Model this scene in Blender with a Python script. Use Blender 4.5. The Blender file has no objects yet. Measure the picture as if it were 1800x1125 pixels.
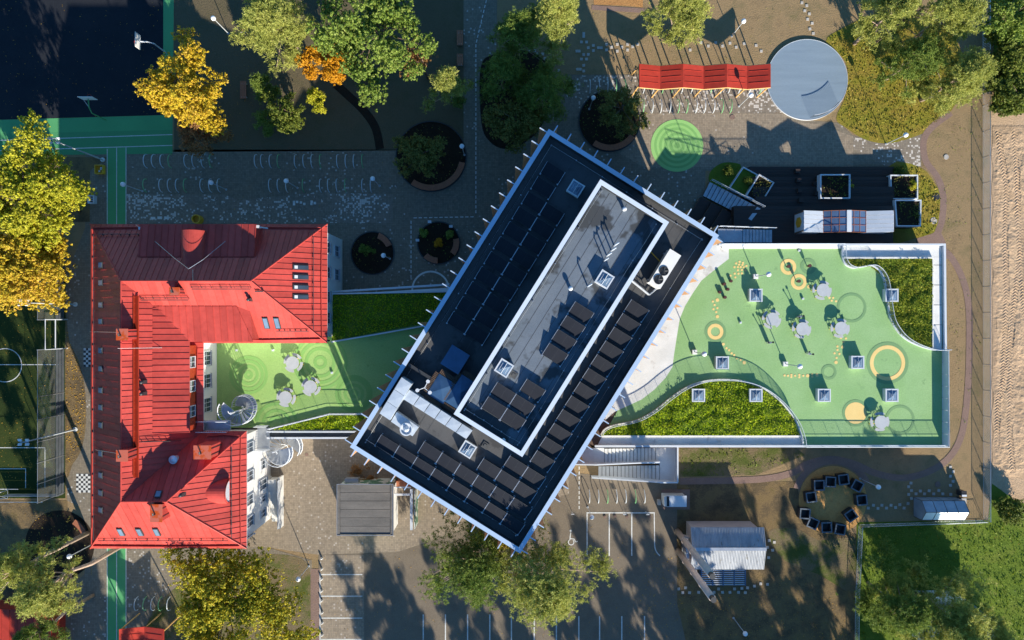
import bpy, math, random
import numpy as np
from mathutils import Vector, Matrix
from mathutils.geometry import tessellate_polygon

# ---------------------------------------------------------------- camera, world, sun, exposure
scene = bpy.context.scene
CAMH, K = 78.0, 0.065            # drone height (m); metres per photo pixel on the ground
cam_data = bpy.data.cameras.new("camera"); cam = bpy.data.objects.new("camera", cam_data)
scene.collection.objects.link(cam)
cam.location = (0, 0, CAMH); cam.rotation_euler = (0, 0, 0)
cam_data.sensor_width = 36; cam_data.sensor_fit = 'HORIZONTAL'; cam_data.lens = 24
cam_data.clip_start = 0.5; cam_data.clip_end = 3000
scene.camera = cam

SUN_EL = math.radians(20.5)
SUN_XY = Vector((0.385, -0.923)).normalized()      # horizontal direction towards the sun
world = bpy.data.worlds.new("World"); scene.world = world; world.use_nodes = True
wn = world.node_tree.nodes; wl = world.node_tree.links
sky = wn.new("ShaderNodeTexSky"); sky.sky_type = 'NISHITA'; sky.sun_disc = False
sky.sun_elevation = SUN_EL; sky.sun_rotation = math.atan2(SUN_XY.x, SUN_XY.y)
sky.air_density = 1.0; sky.dust_density = 0.15; sky.ozone_density = 5.0
wn["Background"].inputs[1].default_value = 0.092
tint = wn.new("ShaderNodeMix"); tint.data_type = 'RGBA'; tint.blend_type = 'MULTIPLY'; tint.inputs[0].default_value = 1.0   # clear deep-blue autumn sky
tint.inputs[7].default_value = (.62, 1.0, 1.10, 1); wl.new(sky.outputs[0], tint.inputs[6]); wl.new(tint.outputs[2], wn["Background"].inputs[0])
sd = bpy.data.lights.new("sun", 'SUN'); sd.energy = 5.0; sd.angle = math.radians(0.5); sd.color = (1.0, 0.91, 0.75)
sun = bpy.data.objects.new("sun", sd); scene.collection.objects.link(sun)
sdir = Vector((SUN_XY.x * math.cos(SUN_EL), SUN_XY.y * math.cos(SUN_EL), math.sin(SUN_EL)))
sun.rotation_euler = sdir.to_track_quat('Z', 'Y').to_euler(); sun.location = (30, -70, 60)
scene.view_settings.view_transform = 'Standard'; scene.view_settings.look = 'None'
scene.view_settings.gamma = 1.0; scene.view_settings.use_curve_mapping = False
scene.view_settings.exposure = 1.05
scene.cycles.max_bounces = 6; scene.cycles.diffuse_bounces = 3; scene.cycles.transparent_max_bounces = 8
scene.cycles.caustics_reflective = False; scene.cycles.caustics_refractive = False

# ---------------------------------------------------------------- helpers
C = scene.collection
R = random.Random(7)
def S(z): return K * (1 - z / CAMH)
def G(px, py, z=0.0): s = S(z); return Vector(((px - 900) * s, (562.5 - py) * s, z))
def G2(px, py, z=0.0): g = G(px, py, z); return (g.x, g.y)
def GL(pts, z=0.0): return [G2(a, b, z) for a, b in pts]
ORD = ['first', 'second', 'third', 'fourth', 'fifth', 'sixth', 'seventh', 'eighth', 'ninth', 'tenth', 'eleventh', 'twelfth',
       'thirteenth', 'fourteenth', 'fifteenth', 'sixteenth', 'seventeenth', 'eighteenth', 'nineteenth', 'twentieth']
ORD += ['twenty-' + w for w in ORD[:9]] + ['thirtieth'] + ['thirty-' + w for w in ORD[:9]] + ['fortieth'] + ['forty-' + w for w in ORD[:9]] + ['fiftieth'] + ['fifty-' + w for w in ORD[:9]] + ['sixtieth'] + ['sixty-' + w for w in ORD[:9]] + ['seventieth'] + ['seventy-' + w for w in ORD[:9]] + ['eightieth'] + ['eighty-' + w for w in ORD[:9]]

class MB:
    def __init__(s): s.v = []; s.f = []
    def add(s, vs, fs):
        o = len(s.v); s.v.extend([tuple(p) for p in vs]); s.f.extend([tuple(i + o for i in f) for f in fs]); return s
    def obox(s, c, X, Y, Z, sx, sy, sz):
        c = Vector(c); X = Vector(X) * sx / 2; Y = Vector(Y) * sy / 2; Z = Vector(Z) * sz / 2
        vs = [c + X * a + Y * b + Z * d for d in (-1, 1) for b in (-1, 1) for a in (-1, 1)]
        return s.add(vs, [(0, 2, 3, 1), (4, 5, 7, 6), (0, 1, 5, 4), (2, 6, 7, 3), (0, 4, 6, 2), (1, 3, 7, 5)])
    def box(s, c, size, rz=0.0):
        cz, sz = math.cos(rz), math.sin(rz)
        return s.obox(c, (cz, sz, 0), (-sz, cz, 0), (0, 0, 1), *size)
    def prism(s, pts, z0, z1):
        a = sum(pts[i][0] * pts[(i + 1) % len(pts)][1] - pts[(i + 1) % len(pts)][0] * pts[i][1] for i in range(len(pts)))
        if a < 0: pts = pts[::-1]
        n = len(pts)
        vs = [(p[0], p[1], z0) for p in pts] + [(p[0], p[1], z1) for p in pts]
        return s.add(vs, [tuple(range(n))[::-1], tuple(range(n, 2 * n))] + [(i, (i + 1) % n, n + (i + 1) % n, n + i) for i in range(n)])
    def sheet(s, pts, z):
        a = sum(pts[i][0] * pts[(i + 1) % len(pts)][1] - pts[(i + 1) % len(pts)][0] * pts[i][1] for i in range(len(pts)))
        if a < 0: pts = pts[::-1]
        V3 = [Vector((p[0], p[1], z)) for p in pts]
        if len(pts) <= 4: return s.add(V3, [tuple(range(len(pts)))])
        fs = []
        for t in tessellate_polygon([V3]):
            a, b, c = (V3[i] for i in t); fs.append(tuple(t) if (b - a).cross(c - a).z > 0 else tuple(t)[::-1])
        return s.add(V3, fs)
    def ring(s, c, r0, r1, z0, z1, n=40, a0=0.0, a1=2 * math.pi, er=1.0):
        full = abs(a1 - a0 - 2 * math.pi) < 1e-6; m = n if full else n + 1
        vs = []
        for i in range(m):
            a = a0 + (a1 - a0) * i / n; ca, sa = math.cos(a), math.sin(a) * er
            vs += [(c[0] + r0 * ca, c[1] + r0 * sa, z0), (c[0] + r1 * ca, c[1] + r1 * sa, z0),
                   (c[0] + r1 * ca, c[1] + r1 * sa, z1), (c[0] + r0 * ca, c[1] + r0 * sa, z1)]
        fs = []
        for i in range(n if full else n):
            a, b = 4 * i, 4 * ((i + 1) % m)
            for k in range(4): fs.append((a + k, a + (k + 1) % 4, b + (k + 1) % 4, b + k))
        if not full: fs += [(0, 3, 2, 1), tuple(4 * n + k for k in range(4))]
        return s.add(vs, [f[::-1] for f in fs])
    def cyl(s, c, r, z0, z1, n=20, r2=None):
        r2 = r if r2 is None else r2
        vs = [(c[0] + r * math.cos(2 * math.pi * i / n), c[1] + r * math.sin(2 * math.pi * i / n), z0) for i in range(n)]
        vs += [(c[0] + r2 * math.cos(2 * math.pi * i / n), c[1] + r2 * math.sin(2 * math.pi * i / n), z1) for i in range(n)]
        return s.add(vs, [tuple(range(n))[::-1], tuple(range(n, 2 * n))] + [(i, (i + 1) % n, n + (i + 1) % n, n + i) for i in range(n)])
    def tube(s, pts, r, n=6, r2=None, caps=True):
        pts = [Vector(p) for p in pts]; m = len(pts); vs = []; fs = []
        prev = None
        for i, p in enumerate(pts):
            d = (pts[min(i + 1, m - 1)] - pts[max(i - 1, 0)]).normalized()
            if prev is None:
                a = Vector((0, 0, 1)) if abs(d.z) < .9 else Vector((1, 0, 0)); x = d.cross(a).normalized()
            else: x = (prev - d * prev.dot(d)).normalized()
            prev = x; y = d.cross(x); rr = r if r2 is None else r + (r2 - r) * i / max(1, m - 1)
            vs += [p + (x * math.cos(2 * math.pi * k / n) + y * math.sin(2 * math.pi * k / n)) * rr for k in range(n)]
        for i in range(m - 1):
            for k in range(n): fs.append((i * n + k, i * n + (k + 1) % n, (i + 1) * n + (k + 1) % n, (i + 1) * n + k))
        if caps: fs += [tuple(range(n))[::-1], tuple((m - 1) * n + k for k in range(n))]
        return s.add(vs, fs)
    def sphere(s, c, r, n=14, m=8, sz=1.0):
        vs = [(c[0], c[1], c[2] - r * sz)]; fs = []
        for j in range(1, m):
            t = math.pi * j / m - math.pi / 2
            for i in range(n):
                a = 2 * math.pi * i / n; vs.append((c[0] + r * math.cos(t) * math.cos(a), c[1] + r * math.cos(t) * math.sin(a), c[2] + r * sz * math.sin(t)))
        vs.append((c[0], c[1], c[2] + r * sz)); L = len(vs) - 1
        for i in range(n):
            fs.append((0, 1 + (i + 1) % n, 1 + i)); fs.append((L, 1 + (m - 2) * n + i, 1 + (m - 2) * n + (i + 1) % n))
        for j in range(m - 2):
            for i in range(n): fs.append((1 + j * n + i, 1 + j * n + (i + 1) % n, 1 + (j + 1) * n + (i + 1) % n, 1 + (j + 1) * n + i))
        return s.add(vs, fs)
    def ribbon(s, pts, w, z):
        L, Rr = offset(pts, w / 2), offset(pts, -w / 2); n = len(pts)
        vs = [(p[0], p[1], z) for p in L] + [(p[0], p[1], z) for p in Rr]
        return s.add(vs, [(i, n + i, n + i + 1, i + 1) for i in range(n - 1)])
    def wall(s, pts, t, z0, z1, closed=False):
        L, Rr = offset(pts, t / 2, closed), offset(pts, -t / 2, closed); n = len(pts)
        vs = [(p[0], p[1], z) for z in (z0, z1) for P in (L, Rr) for p in P]
        fs = []
        for i in range(n if closed else n - 1):
            j = (i + 1) % n
            fs += [(2 * n + i, 3 * n + i, 3 * n + j, 2 * n + j), (i, j, n + j, n + i), (i, 2 * n + i, 2 * n + j, j), (n + i, n + j, 3 * n + j, 3 * n + i)]
        if not closed: fs += [(0, n, 3 * n, 2 * n), (n - 1, 3 * n - 1, 4 * n - 1, 2 * n - 1)]
        return s.add(vs, fs)
    def mesh(s, name, off=(0, 0, 0), smooth=False):
        me = bpy.data.meshes.new(name)
        me.from_pydata([(v[0] - off[0], v[1] - off[1], v[2] - off[2]) for v in s.v], [], s.f)
        if smooth: me.polygons.foreach_set('use_smooth', [True] * len(me.polygons))
        me.update(); return me

def offset(pts, d, closed=False):
    out = []; n = len(pts)
    for i in range(n):
        a = pts[i - 1] if (closed or i > 0) else pts[i]; b = pts[(i + 1) % n] if (closed or i < n - 1) else pts[i]
        v1 = Vector((pts[i][0] - a[0], pts[i][1] - a[1])); v2 = Vector((b[0] - pts[i][0], b[1] - pts[i][1]))
        if v1.length < 1e-6: v1 = v2
        if v2.length < 1e-6: v2 = v1
        v1.normalize(); v2.normalize(); t = (v1 + v2)
        if t.length < 1e-4: t = v1
        t.normalize(); nn = Vector((-t.y, t.x)); c = max(.35, nn.dot(Vector((-v1.y, v1.x))))
        out.append((pts[i][0] + nn.x * d / c, pts[i][1] + nn.y * d / c))
    return out

def smooth_curve(pts, n=6, closed=False):
    P = [Vector(p) for p in pts]; m = len(P); out = []
    rng = range(m if closed else m - 1)
    for i in rng:
        p0 = P[i - 1] if (closed or i > 0) else P[i]; p1 = P[i]; p2 = P[(i + 1) % m]; p3 = P[(i + 2) % m] if (closed or i < m - 2) else p2
        for k in range(n):
            t = k / n; out.append(tuple(0.5 * ((2 * p1) + (p2 - p0) * t + (2 * p0 - 5 * p1 + 4 * p2 - p3) * t * t + (3 * p1 - p0 - 3 * p2 + p3) * t ** 3)))
    if not closed: out.append(tuple(P[-1]))
    return out

def setp(o, label=None, cat=None, group=None, kind=None):
    if label: o['label'] = label
    if cat: o['category'] = cat
    if group: o['group'] = group
    if kind: o['kind'] = kind
    return o
def link(name, me, m, parent=None, loc=(0, 0, 0)):
    o = bpy.data.objects.new(name, me); C.objects.link(o); o.location = loc
    if m is not None and len(me.materials) == 0: me.materials.append(m)
    if parent is not None: o.parent = parent
    return o
def thing(name, label, cat, loc=(0, 0, 0), group=None, rz=0.0):
    o = bpy.data.objects.new(name, None); C.objects.link(o); o.location = loc; o.rotation_euler = (0, 0, rz); o.empty_display_size = .3
    return setp(o, label, cat, group)
WL = {}
def wloc(o):
    p = Vector(o.location)
    return p if o.parent is None else p + wloc(o.parent)
def part(mb, name, m, parent, smooth=False, kind=None, label=None):
    """a child mesh, vertices given in world space (parent must be unrotated)"""
    off = wloc(parent); o = link(name, mb.mesh(name, off, smooth), m, parent)
    return setp(o, label, None, None, kind)
def solo(mb, name, m, label, cat, group=None, smooth=False, kind=None):
    """a thing that is one mesh, origin at its base"""
    a = np.array(mb.v); lo, hi = a.min(0), a.max(0); off = ((lo[0] + hi[0]) / 2, (lo[1] + hi[1]) / 2, lo[2])
    o = link(name, mb.mesh(name, off, smooth), m, None, off); return setp(o, label, cat, group, kind)
def structure(mb, name, m): return setp(link(name, mb.mesh(name), m), kind='structure')
def copy_tree(o, parent=None, cache=None):
    c = o.copy(); C.objects.link(c); c.parent = parent
    for ch in o.children: copy_tree(ch, c)
    return c
def clone(o, loc, rz=None, label=None, group=None, scale=None):
    c = copy_tree(o); c.location = loc
    if rz is not None: c.rotation_euler = (0, 0, rz)
    if label: c['label'] = label
    if group: c['group'] = group
    if scale: c.scale = scale
    return c

# ---------------------------------------------------------------- materials
def newmat(name):
    m = bpy.data.materials.new(name); m.use_nodes = True; nt = m.node_tree
    return m, nt, nt.nodes, nt.links, nt.nodes['Principled BSDF']
def pos_node(N, L, scale=(1, 1, 1), obj=False):
    if obj: g = N.new('ShaderNodeTexCoord').outputs['Object']
    else: g = N.new('ShaderNodeNewGeometry').outputs['Position']
    if scale == (1, 1, 1): return g
    mp = N.new('ShaderNodeMapping'); mp.inputs['Scale'].default_value = scale; L.new(g, mp.inputs[0]); return mp.outputs[0]
def noise(N, L, p, scale, detail=5, rough=.6):
    n = N.new('ShaderNodeTexNoise'); n.inputs['Scale'].default_value = scale; n.inputs['Detail'].default_value = detail
    n.inputs['Roughness'].default_value = rough; L.new(p, n.inputs['Vector']); return n.outputs['Fac']
def ramp(N, L, f, stops):
    r = N.new('ShaderNodeValToRGB'); e = r.color_ramp.elements
    while len(e) < len(stops): e.new(.5)
    for i, (p, c) in enumerate(stops): e[i].position = p; e[i].color = (*c, 1)
    L.new(f, r.inputs[0]); return r.outputs[0]
def mixc(N, L, f, a, b, mode='MIX'):
    x = N.new('ShaderNodeMix'); x.data_type = 'RGBA'; x.blend_type = mode
    for i, v in ((0, f), (6, a), (7, b)):
        if isinstance(v, (int, float)): x.inputs[i].default_value = v
        elif isinstance(v, tuple): x.inputs[i].default_value = (*v, 1)
        else: L.new(v, x.inputs[i])
    return x.outputs[2]
def mathn(N, L, op, a, b=0.0, clamp=False):
    x = N.new('ShaderNodeMath'); x.operation = op; x.use_clamp = clamp
    for i, v in ((0, a), (1, b)):
        if isinstance(v, (int, float)): x.inputs[i].default_value = v
        else: L.new(v, x.inputs[i])
    return x.outputs[0]
def bump(N, L, B, h, strength, dist=.05):
    b = N.new('ShaderNodeBump'); b.inputs['Strength'].default_value = strength; b.inputs['Distance'].default_value = dist
    L.new(h, b.inputs['Height']); L.new(b.outputs[0], B.inputs['Normal'])
def pm(name, c1, c2=None, scale=1.5, rough=.75, fine=.12, bmp=0.0, metal=0.0, stretch=(1, 1, 1), spots=None, lo=.35, hi=.65, spec=.5, coat=0.0, fscale=14):
    """procedural surface: two colours by noise, fine grain, optional stains (colour, scale, threshold)"""
    m, nt, N, L, B = newmat(name)
    p = pos_node(N, L, stretch)
    c2 = c2 or tuple(x * .72 for x in c1)
    col = ramp(N, L, noise(N, L, p, scale), [(lo, c1), (hi, c2)])
    f = noise(N, L, p, fscale, 3, .7)
    if fine: col = mixc(N, L, 1.0, col, ramp(N, L, f, [(.25, (1 - fine * 2,) * 3), (.75, (1 + fine * 1.4,) * 3)]), 'MULTIPLY')
    if spots:
        sc, ss, th = spots; s = noise(N, L, p, ss, 4, .6)
        mr = N.new('ShaderNodeMapRange'); mr.inputs[1].default_value = th; mr.inputs[2].default_value = th + .06; L.new(s, mr.inputs[0])
        col = mixc(N, L, mr.outputs[0], col, sc)
    L.new(col, B.inputs['Base Color']); B.inputs['Roughness'].default_value = rough; B.inputs['Metallic'].default_value = metal
    B.inputs['Specular IOR Level'].default_value = spec; B.inputs['Coat Weight'].default_value = coat
    if bmp: bump(N, L, B, f, bmp)
    return m
def glassy(name, c, rough=.06, metal=0.0):
    m, nt, N, L, B = newmat(name); p = pos_node(N, L)
    col = ramp(N, L, noise(N, L, p, .8), [(.3, c), (.7, tuple(x * 1.5 + .004 for x in c))])
    L.new(col, B.inputs['Base Color']); B.inputs['Roughness'].default_value = rough; B.inputs['Metallic'].default_value = metal
    B.inputs['Specular IOR Level'].default_value = .8; return m
def paver(name, c1, c2, light, size, amount, patch=.12, rough=.8):
    """small paving blocks: a tint for each block, with scattered pale ones in drifts"""
    m, nt, N, L, B = newmat(name); p = pos_node(N, L)
    mp = N.new('ShaderNodeVectorMath'); mp.operation = 'SNAP'; mp.inputs[1].default_value = (size, size, 50); L.new(p, mp.inputs[0])
    w = N.new('ShaderNodeTexWhiteNoise'); w.noise_dimensions = '2D'; L.new(mp.outputs[0], w.inputs['Vector'])
    base = ramp(N, L, noise(N, L, p, .22, 4), [(.3, c1), (.7, c2)])
    base = mixc(N, L, 1.0, base, ramp(N, L, w.outputs[0], [(0, (.88,) * 3), (1, (1.12,) * 3)]), 'MULTIPLY')
    base = mixc(N, L, 1.0, base, ramp(N, L, noise(N, L, p, 2.5, 5), [(.3, (.78,) * 3), (.7, (1.15,) * 3)]), 'MULTIPLY')
    drift = mathn(N, L, 'MULTIPLY', mathn(N, L, 'SUBTRACT', noise(N, L, p, patch, 5, .65), .5 - amount * .1), 4.0, True)
    pick = mathn(N, L, 'LESS_THAN', w.outputs[0], mathn(N, L, 'MULTIPLY', drift, amount))
    col = mixc(N, L, pick, base, light)
    br = N.new('ShaderNodeTexBrick'); br.inputs['Scale'].default_value = 1.0; br.offset = 0.0
    br.inputs['Brick Width'].default_value = size; br.inputs['Row Height'].default_value = size; br.inputs['Mortar Size'].default_value = size * .07
    L.new(p, br.inputs['Vector'])
    col = mixc(N, L, mathn(N, L, 'MULTIPLY', br.outputs['Fac'], .55), col, tuple(x * .45 for x in c2))
    L.new(col, B.inputs['Base Color']); B.inputs['Roughness'].default_value = rough
    bump(N, L, B, mathn(N, L, 'SUBTRACT', 1.0, br.outputs['Fac']), .3, .01); return m
def leafmat(name, cols, trans=.3, nscale=.5, rough=.6):
    """foliage: tint per leaf and per clump, light through the leaf"""
    m, nt, N, L, B = newmat(name)
    g = N.new('ShaderNodeNewGeometry'); p = g.outputs['Position']
    v = mathn(N, L, 'ADD', mathn(N, L, 'MULTIPLY', g.outputs['Random Per Island'], .45), mathn(N, L, 'MULTIPLY', noise(N, L, p, nscale, 4, .7), .75))
    k = len(cols)
    col = ramp(N, L, mathn(N, L, 'SUBTRACT', v, .12), [(.12 + .72 * i / max(1, k - 1), c) for i, c in enumerate(cols)])
    L.new(col, B.inputs['Base Color']); B.inputs['Roughness'].default_value = rough; B.inputs['Specular IOR Level'].default_value = .25
    t = N.new('ShaderNodeBsdfTranslucent'); L.new(col, t.inputs[0])
    mx = N.new('ShaderNodeMixShader'); mx.inputs[0].default_value = trans
    L.new(B.outputs[0], mx.inputs[1]); L.new(t.outputs[0], mx.inputs[2]); L.new(mx.outputs[0], N['Material Output'].inputs[0]); return m
def soilmat(name, stops, scale, stops2=None, bmp=.6):
    m, nt, N, L, B = newmat(name); p = pos_node(N, L)
    a = noise(N, L, p, scale, 8, .68); b = noise(N, L, p, 6.0, 6, .75)
    f = mathn(N, L, 'ADD', mathn(N, L, 'MULTIPLY', a, .7), mathn(N, L, 'MULTIPLY', b, .3))
    col = ramp(N, L, f, stops)
    v = noise(N, L, p, 22, 3, .7)
    col = mixc(N, L, 1.0, col, ramp(N, L, v, [(.3, (.7,) * 3), (.7, (1.25,) * 3)]), 'MULTIPLY')
    L.new(col, B.inputs['Base Color']); B.inputs['Roughness'].default_value = .95; B.inputs['Specular IOR Level'].default_value = .15
    bump(N, L, B, b, bmp, .12); return m
M = {}
M['soil'] = soilmat('soil', [(.30, (.125, .13, .04)), (.42, (.235, .175, .095)), (.52, (.30, .21, .115)), (.66, (.21, .15, .085))], .35)
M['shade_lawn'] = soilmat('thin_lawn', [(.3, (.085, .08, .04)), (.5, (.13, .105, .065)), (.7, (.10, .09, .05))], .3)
M['litter'] = soilmat('leaf_litter', [(.3, (.06, .05, .03)), (.45, (.13, .095, .055)), (.55, (.21, .145, .07)), (.7, (.10, .085, .03))], .5)
M['bed'] = soilmat('planting_soil', [(.3, (.018, .013, .010)), (.6, (.035, .024, .016)), (.75, (.02, .025, .010))], .9)
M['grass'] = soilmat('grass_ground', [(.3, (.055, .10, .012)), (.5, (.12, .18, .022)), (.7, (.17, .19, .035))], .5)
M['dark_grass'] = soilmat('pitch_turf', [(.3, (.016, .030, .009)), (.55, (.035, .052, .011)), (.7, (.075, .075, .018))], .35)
M['weedy'] = soilmat('weedy_soil', [(.3, (.05, .08, .012)), (.44, (.10, .115, .03)), (.54, (.19, .145, .085)), (.7, (.14, .11, .06))], .35)
M['moss'] = soilmat('moss_ground', [(.3, (.14, .145, .02)), (.45, (.21, .20, .025)), (.58, (.27, .195, .04)), (.72, (.13, .165, .022))], .45)
M['sand'] = soilmat('sand', [(.3, (.47, .32, .19)), (.5, (.56, .39, .25)), (.7, (.40, .27, .16))], .3, bmp=.9)
M['chips'] = soilmat('bark_chips', [(.3, (.48, .24, .08)), (.5, (.62, .34, .12)), (.7, (.38, .19, .07))], .9)
M['gravel_path'] = soilmat('path_gravel', [(.3, (.20, .135, .115)), (.6, (.25, .17, .14)), (.75, (.17, .115, .09))], .8, bmp=.3)
M['paver'] = paver('paver', (.19, .16, .12), (.22, .18, .13), (.42, .39, .35), .2, .16)
M['paver_mix'] = paver('paver_pale_mix', (.21, .175, .135), (.25, .205, .16), (.58, .53, .48), .2, .6, .25)
M['plaza'] = paver('plaza_paver', (.255, .205, .15), (.30, .24, .175), (.42, .37, .32), .2, .08)
M['asphalt'] = soilmat('parking_asphalt', [(.3, (.155, .125, .095)), (.5, (.20, .165, .125)), (.7, (.14, .115, .09))], .25, bmp=.25)
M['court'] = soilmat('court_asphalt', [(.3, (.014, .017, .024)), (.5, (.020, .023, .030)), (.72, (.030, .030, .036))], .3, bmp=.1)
M['green_track'] = pm('track_rubber', (.075, .31, .115), (.085, .35, .13), .3, .8, .05)
M['green_track2'] = pm('track_rubber_dark', (.065, .27, .105), (.07, .29, .11), .3, .8, .05)
M['green_e'] = pm('terrace_rubber', (.235, .41, .16), (.28, .455, .20), .3, .8, .09, .15, spots=((.19, .33, .14), 1.1, .66), fscale=7)
M['green_w'] = pm('court_terrace_rubber', (.265, .44, .125), (.31, .49, .155), .3, .8, .09, .15, spots=((.21, .36, .10), 1.1, .66), fscale=7)
M['green_ring'] = pm('rubber_ring_dark', (.165, .30, .13), (.17, .315, .14), .4, .8, .05)
M['green_ring_w'] = pm('rubber_ring_olive', (.20, .40, .105), (.21, .42, .11), .4, .8, .05)
M['yellow_mark'] = pm('rubber_yellow', (.76, .54, .20), (.80, .58, .23), .6, .8, .05)
M['lime'] = pm('rubber_lime', (.27, .52, .16), (.29, .55, .18), .4, .8, .05)
M['lime2'] = pm('rubber_lime_dark', (.19, .41, .12), (.20, .43, .13), .4, .8, .05)
M['white_line'] = pm('white_line_paint', (.72, .72, .70), (.55, .55, .52), 3, .7, .12)
M['concrete'] = pm('pale_concrete', (.72, .72, .70), (.62, .62, .60), .7, .8, .08, .1, spots=((.5, .48, .45), .5, .62))
M['white_concrete'] = pm('white_concrete', (.76, .75, .73), (.66, .65, .63), .9, .75, .08, .1)
M['stone'] = pm('stepping_stone', (.5, .47, .43), (.4, .37, .34), 2, .8, .1)
M['white_wall'] = pm('white_render', (.80, .79, .77), (.72, .71, .70), .4, .8, .04, .05)
M['white_metal'] = pm('white_coated_metal', (.62, .65, .70), (.55, .59, .64), .8, .4, .03)
M['galv'] = pm('galvanised_steel', (.55, .58, .62), (.42, .45, .50), 1.2, .38, .06, 0, .75)
M['duct_metal'] = pm('duct_sheet_metal', (.70, .76, .82), (.58, .65, .73), .7, .35, .05, .04, .35)
M['dark_metal'] = pm('dark_metal', (.03, .033, .038), (.045, .048, .052), 1, .5, .05)
M['black'] = pm('black_plastic', (.012, .012, .014), (.02, .02, .022), 2, .5, .05)
def redroof(name, c, var=.12, rough=.42):
    """coated red sheet metal: each sheet a hair different, faint dirt"""
    m, nt, N, L, B = newmat(name); p = pos_node(N, L); oi = N.new('ShaderNodeObjectInfo')
    col = ramp(N, L, noise(N, L, p, .35, 5), [(.3, c), (.7, tuple(x * (1 - var) for x in c))])
    col = mixc(N, L, 1.0, col, ramp(N, L, oi.outputs['Random'], [(0, (.80,) * 3), (1, (1.10,) * 3)]), 'MULTIPLY')
    col = mixc(N, L, 1.0, col, ramp(N, L, noise(N, L, p, 1.6, 6, .75), [(.3, (.82,) * 3), (.7, (1.08,) * 3)]), 'MULTIPLY')
    L.new(col, B.inputs['Base Color']); B.inputs['Roughness'].default_value = rough; B.inputs['Specular IOR Level'].default_value = .2
    bump(N, L, B, noise(N, L, p, 1.3, 2, .5), .12, .06); return m
M['red'] = redroof('red_sheet', (.55, .079, .064), .22)
M['red2'] = redroof('red_shelter_sheet', (.46, .050, .032))
M['roof_felt'] = pm('roof_felt', (.115, .145, .185), (.145, .175, .215), .5, .75, .10, .15, spots=((.042, .048, .056), .27, .505))
M['main_felt'] = pm('main_roof_felt', (.066, .068, .074), (.086, .086, .090), .5, .8, .10, .15, spots=((.045, .046, .050), .35, .56))
M['roof_felt_dry'] = pm('roof_felt_dry', (.062, .066, .072), (.085, .088, .093), .4, .8, .08, .15, spots=((.032, .033, .036), .30, .60))
M['parapet_cap'] = pm('parapet_cap_metal', (.42, .54, .72), (.38, .50, .68), .4, .4, .03)
M['timber'] = pm('fin_timber', (.52, .30, .16), (.42, .23, .12), 3, .7, .1, .1, stretch=(1, 1, .2))
M['brown_wall'] = pm('dark_timber_cladding', (.12, .075, .05), (.09, .056, .038), 2, .75, .1, .1)
M['deck'] = pm('dark_deck_boards', (.032, .020, .017), (.045, .027, .022), 1.5, .7, .15, .15, stretch=(.2, 4, 1))
M['bench_wood'] = pm('bench_wood', (.42, .15, .075), (.33, .12, .06), 4, .65, .1, .1)
M['post_wood'] = pm('yellow_timber', (.70, .42, .15), (.6, .35, .12), 3, .6, .1)
M['solar'] = pm('solar_glass', (.016, .018, .026), (.013, .015, .022), 1.0, .5, .08, spec=.25)
M['pane'] = glassy('window_glass', (.03, .045, .065), .07)
M['pane_pale'] = glassy('skylight_glass', (.10, .15, .22), .12)
M['blue_and_sky_tint'] = glassy('blue_sheet_and_sky_tint', (.035, .085, .17), .3, .3)  # rack and lantern blue; on the hatch lid it stands for reflected sky
M['lamp_globe'] = pm('opal_globe', (.8, .82, .85), (.75, .78, .82), 3, .25, .02)
M['pole'] = pm('grey_pole', (.5, .53, .56), (.42, .45, .48), 3, .45, .05)
M['seat_grey'] = pm('pale_table_laminate', (.46, .48, .50), (.41, .43, .46), 2, .6, .04)
M['yellow'] = pm('yellow_paint', (.72, .42, .03), (.6, .34, .02), 2, .5, .06)
M['amber'] = pm('amber_board', (.62, .36, .03), (.55, .30, .02), 2, .6, .05)
M['hoop_grey'] = pm('hoop_steel', (.62, .66, .70), (.5, .55, .6), 3, .35, .04)
M['hoop_green'] = pm('hoop_green', (.20, .50, .22), (.16, .42, .18), 3, .4, .04)
M['bark'] = pm('bark', (.20, .14, .10), (.13, .09, .065), 4, .9, .2, .4, stretch=(1, 1, .3))
M['pine_bark'] = pm('pine_bark', (.50, .36, .28), (.36, .27, .21), 3, .9, .2, .4, stretch=(1, 1, .3))
M['felt_old'] = pm('weathered_felt', (.17, .16, .15), (.12, .115, .11), .6, .9, .15, .2, stretch=(.5, 2, 1))
M['corrugated'] = pm('weathered_corrugated', (.46, .48, .51), (.32, .34, .37), .9, .7, .12, .05, stretch=(3, .6, 1), spots=((.2, .19, .17), 1.4, .62))
M['pink_wall'] = pm('pink_render', (.62, .52, .48), (.54, .45, .41), 1, .8, .06)
M['pipe'] = pm('flue_pipe', (.60, .48, .42), (.5, .41, .36), 2, .6, .06)
M['brown_post'] = pm('brown_post', (.10, .035, .03), (.07, .025, .022), 3, .6, .1)
M['mural'] = pm('mural_paint', (.55, .58, .55), (.06, .16, .10), .9, .8, .1, lo=.48, hi=.52)
M['greenhouse_glass'] = glassy('greenhouse_glass', (.22, .27, .33), .15)
M['chalk_dark'] = pm('chess_dark', (.03, .03, .035), (.045, .045, .05), 3, .8, .1)
M['orange_soil'] = soilmat('ochre_chips', [(.3, (.36, .17, .06)), (.5, (.46, .24, .09)), (.7, (.28, .13, .05))], 1.2)
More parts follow.
